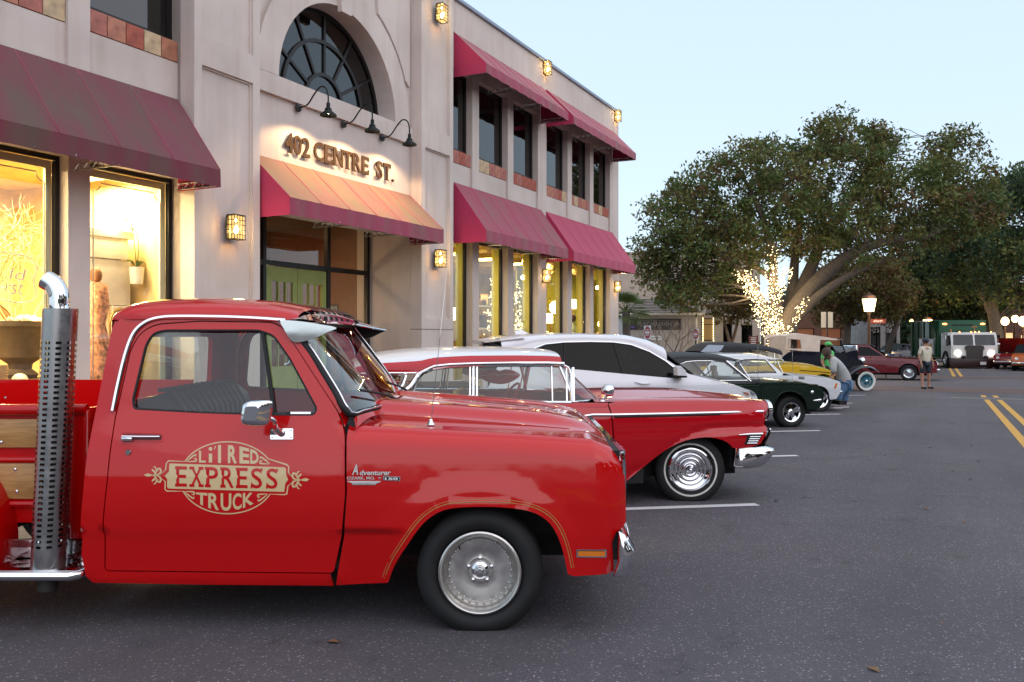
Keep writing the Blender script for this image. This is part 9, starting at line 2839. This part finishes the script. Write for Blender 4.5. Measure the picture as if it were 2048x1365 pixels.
for s, lab in ((16.0, "orange flowers on the floor of the first right window"), (17.9, "white flower bunch below the white shelf unit")):
 t = prop("flower_bunch", s, 0.45, 0.5, lab, "flowers")
 V, mi = leaves(rng, [(0, 0, 0.35), (0.1, 0, 0.42), (-0.1, 0.05, 0.4)], [0.16] * 3, 60, 0.04, (1,)); obj("petals", quad_mesh("petals", V, mi, [plain("petal_%d" % int(s), (0.75, 0.35, 0.03) if s < 17 else (0.7, 0.66, 0.5), 0.7)]), t)
 mb = MB(); mb.lathe([(0.0, 0.0), (0.10, 0.0), (0.13, 0.25), (0.12, 0.25), (0, 0.2)], seg=12); mb.build("vase", M['white'], t, smooth=40)

# ------------------------------------------------------------------ across the street (seen in paint and glass)
def far_side(name, s, w, L, H, label, mat, n):
 p = ST(s, -w); p.z = gz(p)
 t = empty(name, p, ST_ROT + math.pi, label=label, cat="building")
 hs = [rect((k + .25) * L / n, (k + .75) * L / n, 0.9, 2.5) for k in range(n)]
 plate(rect(0, L, -0.5, H), hs, 0, 0.25, g=9).build("front_wall", mat, t)
 mb = MB(); mb.box(0, L, 0.26, 8, -0.5, H - 0.2); mb.build("core", M['black'], t)
 mb = MB(); mb.box(-0.1, L + 0.1, -0.15, 0.3, H, H + 0.25); mb.build("cornice", mat, t)
far_side("brick_block", 16, 24, 20, 3.9, "brick shop block across the street", plain("block_brick", (0.16, 0.07, 0.05), 0.9, var=0.3, scale=4), 6)
far_side("cream_block", 40, 24, 20, 3.6, "cream rendered shop block across the street", plain("block_cream", (0.34, 0.29, 0.22), 0.9, var=0.1), 6)
far_side("grey_block", -6, 24, 22, 3.4, "grey shop block across the street", plain("block_grey", (0.2, 0.19, 0.18), 0.9, var=0.2), 6)
src = [o for o in bpy.data.objects if o.name.startswith("street_tree") and o.parent is None][0]
for k, (s, w, sc_) in enumerate(((-8, 17.5, 1.05), (0, 18, 0.95), (9, 17, 1.15), (18, 18, 1.0), (27, 17.5, 1.1))):
 c = copy_tree(src); p = ST(s, -w); c.location = (p.x, p.y, gz(p) + 0.1); c.scale = (sc_, sc_, sc_); c.rotation_euler = (0, 0, k * 1.3)
 c["label"] = "leafy street tree across the street, %s from the near end" % ("first", "second", "third", "fourth", "fifth")[k]; c["group"] = "street trees across the street"
# ------------------------------------------------------------------ people
SKIN = plain("skin", (0.42, 0.22, 0.14), 0.55, sss=0.05)
def skin_mesh(name, joints, edges, mat, parent, root=None, sub=2):
 """continuous surface grown round a joint graph: joints {key: (x, y, z, r)} or (.., rx, ry)"""
 keys = list(joints)
 me = bpy.data.meshes.new(name)
 me.from_pydata([joints[k][:3] for k in keys], [(keys.index(a), keys.index(b)) for a, b in edges], [])
 o = bpy.data.objects.new(name, me); COL.objects.link(o); o.parent = parent
 m = o.modifiers.new("Skin", 'SKIN'); m.use_smooth_shade = True
 if not me.skin_vertices: me.skin_vertices.new()
 for i, k in enumerate(keys):
  j = joints[k]; sv = me.skin_vertices[0].data[i]
  sv.radius = (j[3], j[4] if len(j) > 4 else j[3]); sv.use_root = (k == (root or keys[0]))
 s = o.modifiers.new("Sub", 'SUBSURF'); s.levels = s.render_levels = sub
 me.materials.append(mat)
 return o
def hand(J, E, side, wrist, d, spread):
 """palm and five fingers from the wrist joint along d"""
 w = np.array(J[wrist][:3]); d = np.array(d, float); d /= np.linalg.norm(d); sp = np.array(spread, float); sp /= np.linalg.norm(sp)
 p = w + d * 0.075
 J['palm' + side] = (*p, 0.030, 0.018); E.append((wrist, 'palm' + side))
 for i, (o, l) in enumerate(((-0.033, 0.062), (-0.012, 0.078), (0.010, 0.074), (0.030, 0.056))):
  q = p + sp * o + d * 0.03; e = q + d * l + np.cross(d, sp) * 0.012
  J['f%d%s' % (i, side)] = (*q, 0.0095); J['t%d%s' % (i, side)] = (*e, 0.008); E += [('palm' + side, 'f%d%s' % (i, side)), ('f%d%s' % (i, side), 't%d%s' % (i, side))]
 q = w + d * 0.03 - sp * 0.035; J['th' + side] = (*q, 0.011); J['tt' + side] = (*(q + d * 0.05 - sp * 0.028), 0.009); E += [(wrist, 'th' + side), ('th' + side, 'tt' + side)]
def face(parent, c, fwd, R, hair, hairmat, cap=None):
 """eyes, nose, ears and hair on a head centred at c looking along fwd"""
 c = Vector(c); f = Vector(fwd).normalized(); l = Vector((0, 0, 1)).cross(f).normalized(); u = f.cross(l)
 mb = MB()
 for s in (-1, 1): mb.sphere(c + f * R * 0.88 + l * s * R * 0.38 + u * R * 0.05, R * 0.10, 8, 5)
 mb.build("eyes", M['black'], parent, smooth=180)
 mb = MB(); mb.sphere(c + f * R * 1.0 - u * R * 0.2, (R * 0.14, R * 0.14, R * 0.24), 8, 6)
 for s in (-1, 1): mb.sphere(c + l * s * R * 0.86 - u * R * 0.1, (R * 0.12, R * 0.2, R * 0.28), 8, 6)
 mb.build("nose_and_ears", SKIN, parent, smooth=180)
 mb = MB(); mb.tube([c + f * R * 0.88 + l * s * R * 0.25 - u * R * 0.58 for s in (-1, 0, 1)], R * 0.05, 5); mb.build("mouth", plain("lips", (0.30, 0.09, 0.08), 0.5) if "lips" not in bpy.data.materials else bpy.data.materials["lips"], parent)
 mb = MB(); q = c - f * R * 0.14 + u * R * 0.22
 mb.sphere(q, (R * 1.04, R * 1.04, R * 1.06), 16, 10)
 if hair == "long":
  for k in range(9):
   a = -1.2 + 2.4 * k / 8; o = q - f * R * 0.75 * math.cos(a) + l * R * 0.95 * math.sin(a)
   mb.tube([o, o - Vector((0, 0, 1)) * R * 1.1 + f * 0.01, o - Vector((0, 0, 1)) * R * 1.9 + f * 0.03], [R * 0.28, R * 0.24, R * 0.08], 6)
 mb.build("hair", hairmat, parent, smooth=180)
 if cap:
  mb = MB(); mb.sphere(c + u * R * 0.42 - f * R * 0.05, (R * 1.14, R * 1.14, R * 0.85), 16, 8); mb.build("cap", cap, parent, smooth=180)
  mb = MB(); mb.grid([[c + f * (R * 1.0 + R * 0.8 * v * math.cos(a)) + l * R * 1.0 * math.sin(a) + u * R * (0.42 - 0.1 * v) for a in np.linspace(-1.1, 1.1, 9)] for v in (0, 0.5, 1)]); mb.build("cap_brim", cap, parent, smooth=60)
HAIR = plain("brown_hair", (0.05, 0.028, 0.016), 0.6, var=0.4, scale=30)
# woman bending towards the white coupe
def woman():
 g = GR(1688, 817); g.z = gz(g)
 p = empty("person", g, 0, label="person in grey cardigan and rolled jeans bending over beside the white coupe", cat="person")
 d = g.y
 def q(px, py, dy=0.0):
  v = PX(px, py, d + dy); return (v.x - g.x, dy, v.z - g.z)
 J = {'pel': (*q(1690, 768), 0.135, 0.12), 'waist': (*q(1688, 752), 0.115, 0.105), 'chest': (*q(1674, 728), 0.135, 0.115), 'neckb': (*q(1662, 716), 0.075, 0.07), 'neck': (*q(1658, 712), 0.05), 'head': (*q(1653.5, 707), 0.088), 'crown': (*q(1650, 703), 0.07)}
 E = [('pel', 'waist'), ('waist', 'chest'), ('chest', 'neckb'), ('neckb', 'neck'), ('neck', 'head'), ('head', 'crown')]
 for s, dy, fx in (('n', -0.11, -6), ('f', 0.11, 6)):
  J['hip' + s] = (*q(1690 + fx * .3, 772, dy), 0.105); J['kn' + s] = (*q(1684 + fx, 792, dy), 0.068); J['an' + s] = (*q(1684 + fx, 812, dy), 0.040); J['toe' + s] = (*q(1674 + fx, 816.5, dy), 0.030)
  E += [('pel', 'hip' + s), ('hip' + s, 'kn' + s), ('kn' + s, 'an' + s), ('an' + s, 'toe' + s)]
  sy = dy * 1.6
  J['sh' + s] = (*q(1669, 723, sy), 0.062); J['el' + s] = (*q(1667, 741, sy * 1.15), 0.046); J['wr' + s] = (*q(1672 if s == 'n' else 1664, 748 if s == 'n' else 752, sy), 0.030)
  E += [('chest', 'sh' + s), ('sh' + s, 'el' + s), ('el' + s, 'wr' + s)]
  hand(J, E, s, 'wr' + s, (-0.75, 0.0, -0.55), (0, 1, 0))
 skin_mesh("body", J, E, SKIN, p, 'pel')
 CG = plain("grey_knit", (0.42, 0.43, 0.43), 0.95, var=0.08, bump=0.3, bscale=60)
 up = lambda k, f: (*J[k][:3], J[k][3] * f)
 c = {'pel': (*q(1690, 772), 0.21, 0.18), 'waist': (*J['waist'][:3], 0.165, 0.15), 'chest': (*J['chest'][:3], 0.165, 0.15), 'neckb': (*J['neckb'][:3], 0.09)}
 e = [('pel', 'waist'), ('waist', 'chest'), ('chest', 'neckb')]
 for s in 'nf':
  c['sh' + s] = up('sh' + s, 1.3); c['el' + s] = up('el' + s, 1.5); a = np.array(J['el' + s][:3]); b = np.array(J['wr' + s][:3]); c['cu' + s] = (*(a + (b - a) * 0.75), 0.052); e += [('chest', 'sh' + s), ('sh' + s, 'el' + s), ('el' + s, 'cu' + s)]
 skin_mesh("cardigan", c, e, CG, p, 'pel')
 DN = plain("blue_denim", (0.10, 0.19, 0.32), 0.85, var=0.2, scale=14)
 c = {'pel': (*J['pel'][:3], 0.145, 0.13)}; e = []
 for s in 'nf':
  c['hip' + s] = up('hip' + s, 1.1); c['kn' + s] = up('kn' + s, 1.15); a = np.array(J['kn' + s][:3]); b = np.array(J['an' + s][:3]); c['cu' + s] = (*(a + (b - a) * 0.66), 0.066); e += [('pel', 'hip' + s), ('hip' + s, 'kn' + s), ('kn' + s, 'cu' + s)]
 skin_mesh("jeans", c, e, DN, p, 'pel')
 for s in 'nf':
  a, b = J['an' + s], J['toe' + s]
  mb = MB(); mb.sphere(((a[0] + b[0]) / 2 + 0.01, a[1], 0.045), (0.135, 0.05, 0.05), 14, 8); mb.build("shoe", plain("grey_canvas", (0.22, 0.20, 0.21), 0.8) if "grey_canvas" not in bpy.data.materials else bpy.data.materials["grey_canvas"], p, smooth=180)
  mb = MB(); mb.sphere(((a[0] + b[0]) / 2 + 0.005, a[1], 0.018), (0.145, 0.056, 0.02), 14, 6); mb.build("shoe_sole", M['white'], p, smooth=180)
 face(p, J['head'][:3], (-0.75, -0.1, -0.62), 0.098, "long", HAIR)
woman()
def standing(px, py_feet, py_head, label, shirt, legs, short, hair, cap=None, fwd=(0.2, -1, 0), hood=None):
 g = GR(px, py_feet); g.z = gz(g)
 p = empty("person", g, math.atan2(fwd[1], fwd[0]) + math.pi / 2, label=label, cat="person")
 H = (py_feet - py_head) / FPX * g.y
 k = H / 1.75
 J = {'pel': (0, 0, 0.95, 0.14, 0.11), 'waist': (0, 0, 1.10, 0.13, 0.10), 'chest': (0, 0, 1.33, 0.155, 0.115), 'neckb': (0, 0.01, 1.47, 0.07), 'neck': (0, 0, 1.53, 0.055), 'head': (0, -0.01, 1.63, 0.092), 'crown': (0, 0, 1.70, 0.07)}
 E = [('pel', 'waist'), ('waist', 'chest'), ('chest', 'neckb'), ('neckb', 'neck'), ('neck', 'head'), ('head', 'crown')]
 for s, x in (('l', 1), ('r', -1)):
  J['hip' + s] = (x * 0.10, 0, 0.88, 0.095); J['kn' + s] = (x * 0.13, -0.03 * x, 0.48, 0.062); J['an' + s] = (x * 0.15, 0.02 * x, 0.09, 0.042); J['toe' + s] = (x * 0.17, -0.15 + 0.02 * x, 0.035, 0.034)
  J['sh' + s] = (x * 0.19, 0, 1.40, 0.062); J['el' + s] = (x * 0.26, 0.03, 1.12, 0.046); J['wr' + s] = (x * 0.25, -0.06, 0.88, 0.032)
  E += [('pel', 'hip' + s), ('hip' + s, 'kn' + s), ('kn' + s, 'an' + s), ('an' + s, 'toe' + s), ('chest', 'sh' + s), ('sh' + s, 'el' + s), ('el' + s, 'wr' + s)]
  hand(J, E, s, 'wr' + s, (0, -0.15, -1), (0, 1, 0.0))
 J = {a: tuple(v * k for v in b) for a, b in J.items()}
 skin_mesh("body", J, E, SKIN, p, 'pel')
 c = {'hem': (0, 0, 0.93 * k, 0.165 * k, 0.135 * k), 'waist': (0, 0, 1.10 * k, 0.17 * k, 0.145 * k), 'chest': (0, 0, 1.33 * k, 0.19 * k, 0.155 * k), 'neckb': (0, 0.01, 1.47 * k, 0.085 * k)}
 e = [('hem', 'waist'), ('waist', 'chest'), ('chest', 'neckb')]
 for s in 'lr':
  a, b = np.array(J['sh' + s][:3]), np.array(J['el' + s][:3]); c['sh' + s] = (*a, 0.078 * k); c['cu' + s] = (*(a + (b - a) * 0.85), 0.066 * k); e += [('chest', 'sh' + s), ('sh' + s, 'cu' + s)]
 skin_mesh("shirt", c, e, shirt, p, 'waist')
 c = {'pel': (*J['pel'][:3], 0.155 * k, 0.125 * k)}; e = []
 for s in 'lr':
  c['hip' + s] = (*J['hip' + s][:3], 0.108 * k); a, b = np.array(J['kn' + s][:3]), np.array(J['an' + s][:3])
  c['kn' + s] = (*(a - (b - a) * (0.05 if short else 0)), (0.09 if short else 0.075) * k); e += [('pel', 'hip' + s), ('hip' + s, 'kn' + s)]
  if not short: c['cu' + s] = (*(a + (b - a) * 0.92), 0.062 * k); e.append(('kn' + s, 'cu' + s))
 skin_mesh("shorts" if short else "trousers", c, e, legs, p, 'pel')
 for s in 'lr':
  a = J['toe' + s]; mb = MB(); mb.sphere((a[0], a[1] + 0.07 * k, 0.04 * k), (0.05 * k, 0.14 * k, 0.045 * k), 12, 7); mb.build("shoe", M['cabin_black'], p, smooth=180)
 face(p, J['head'][:3], (0, -1, 0), 0.102 * k, "short", HAIR, cap)
standing(1851, 778, 677, "person in cream shirt, dark shorts and dark cap standing in the junction", plain("cream_shirt", (0.62, 0.58, 0.46), 0.85, var=0.05), plain("dark_shorts", (0.025, 0.035, 0.05), 0.85), True, "short", plain("dark_cap", (0.03, 0.03, 0.05), 0.8), fwd=(0.35, -1, 0))
standing(1656, 792, 684, "person in bright green top standing behind the bending person", plain("neon_green_cloth", (0.10, 0.55, 0.16), 0.8), plain("grey_trousers", (0.12, 0.11, 0.12), 0.85), False, "short", plain("green_cap", (0.10, 0.50, 0.15), 0.8), fwd=(0.6, -1, 0))
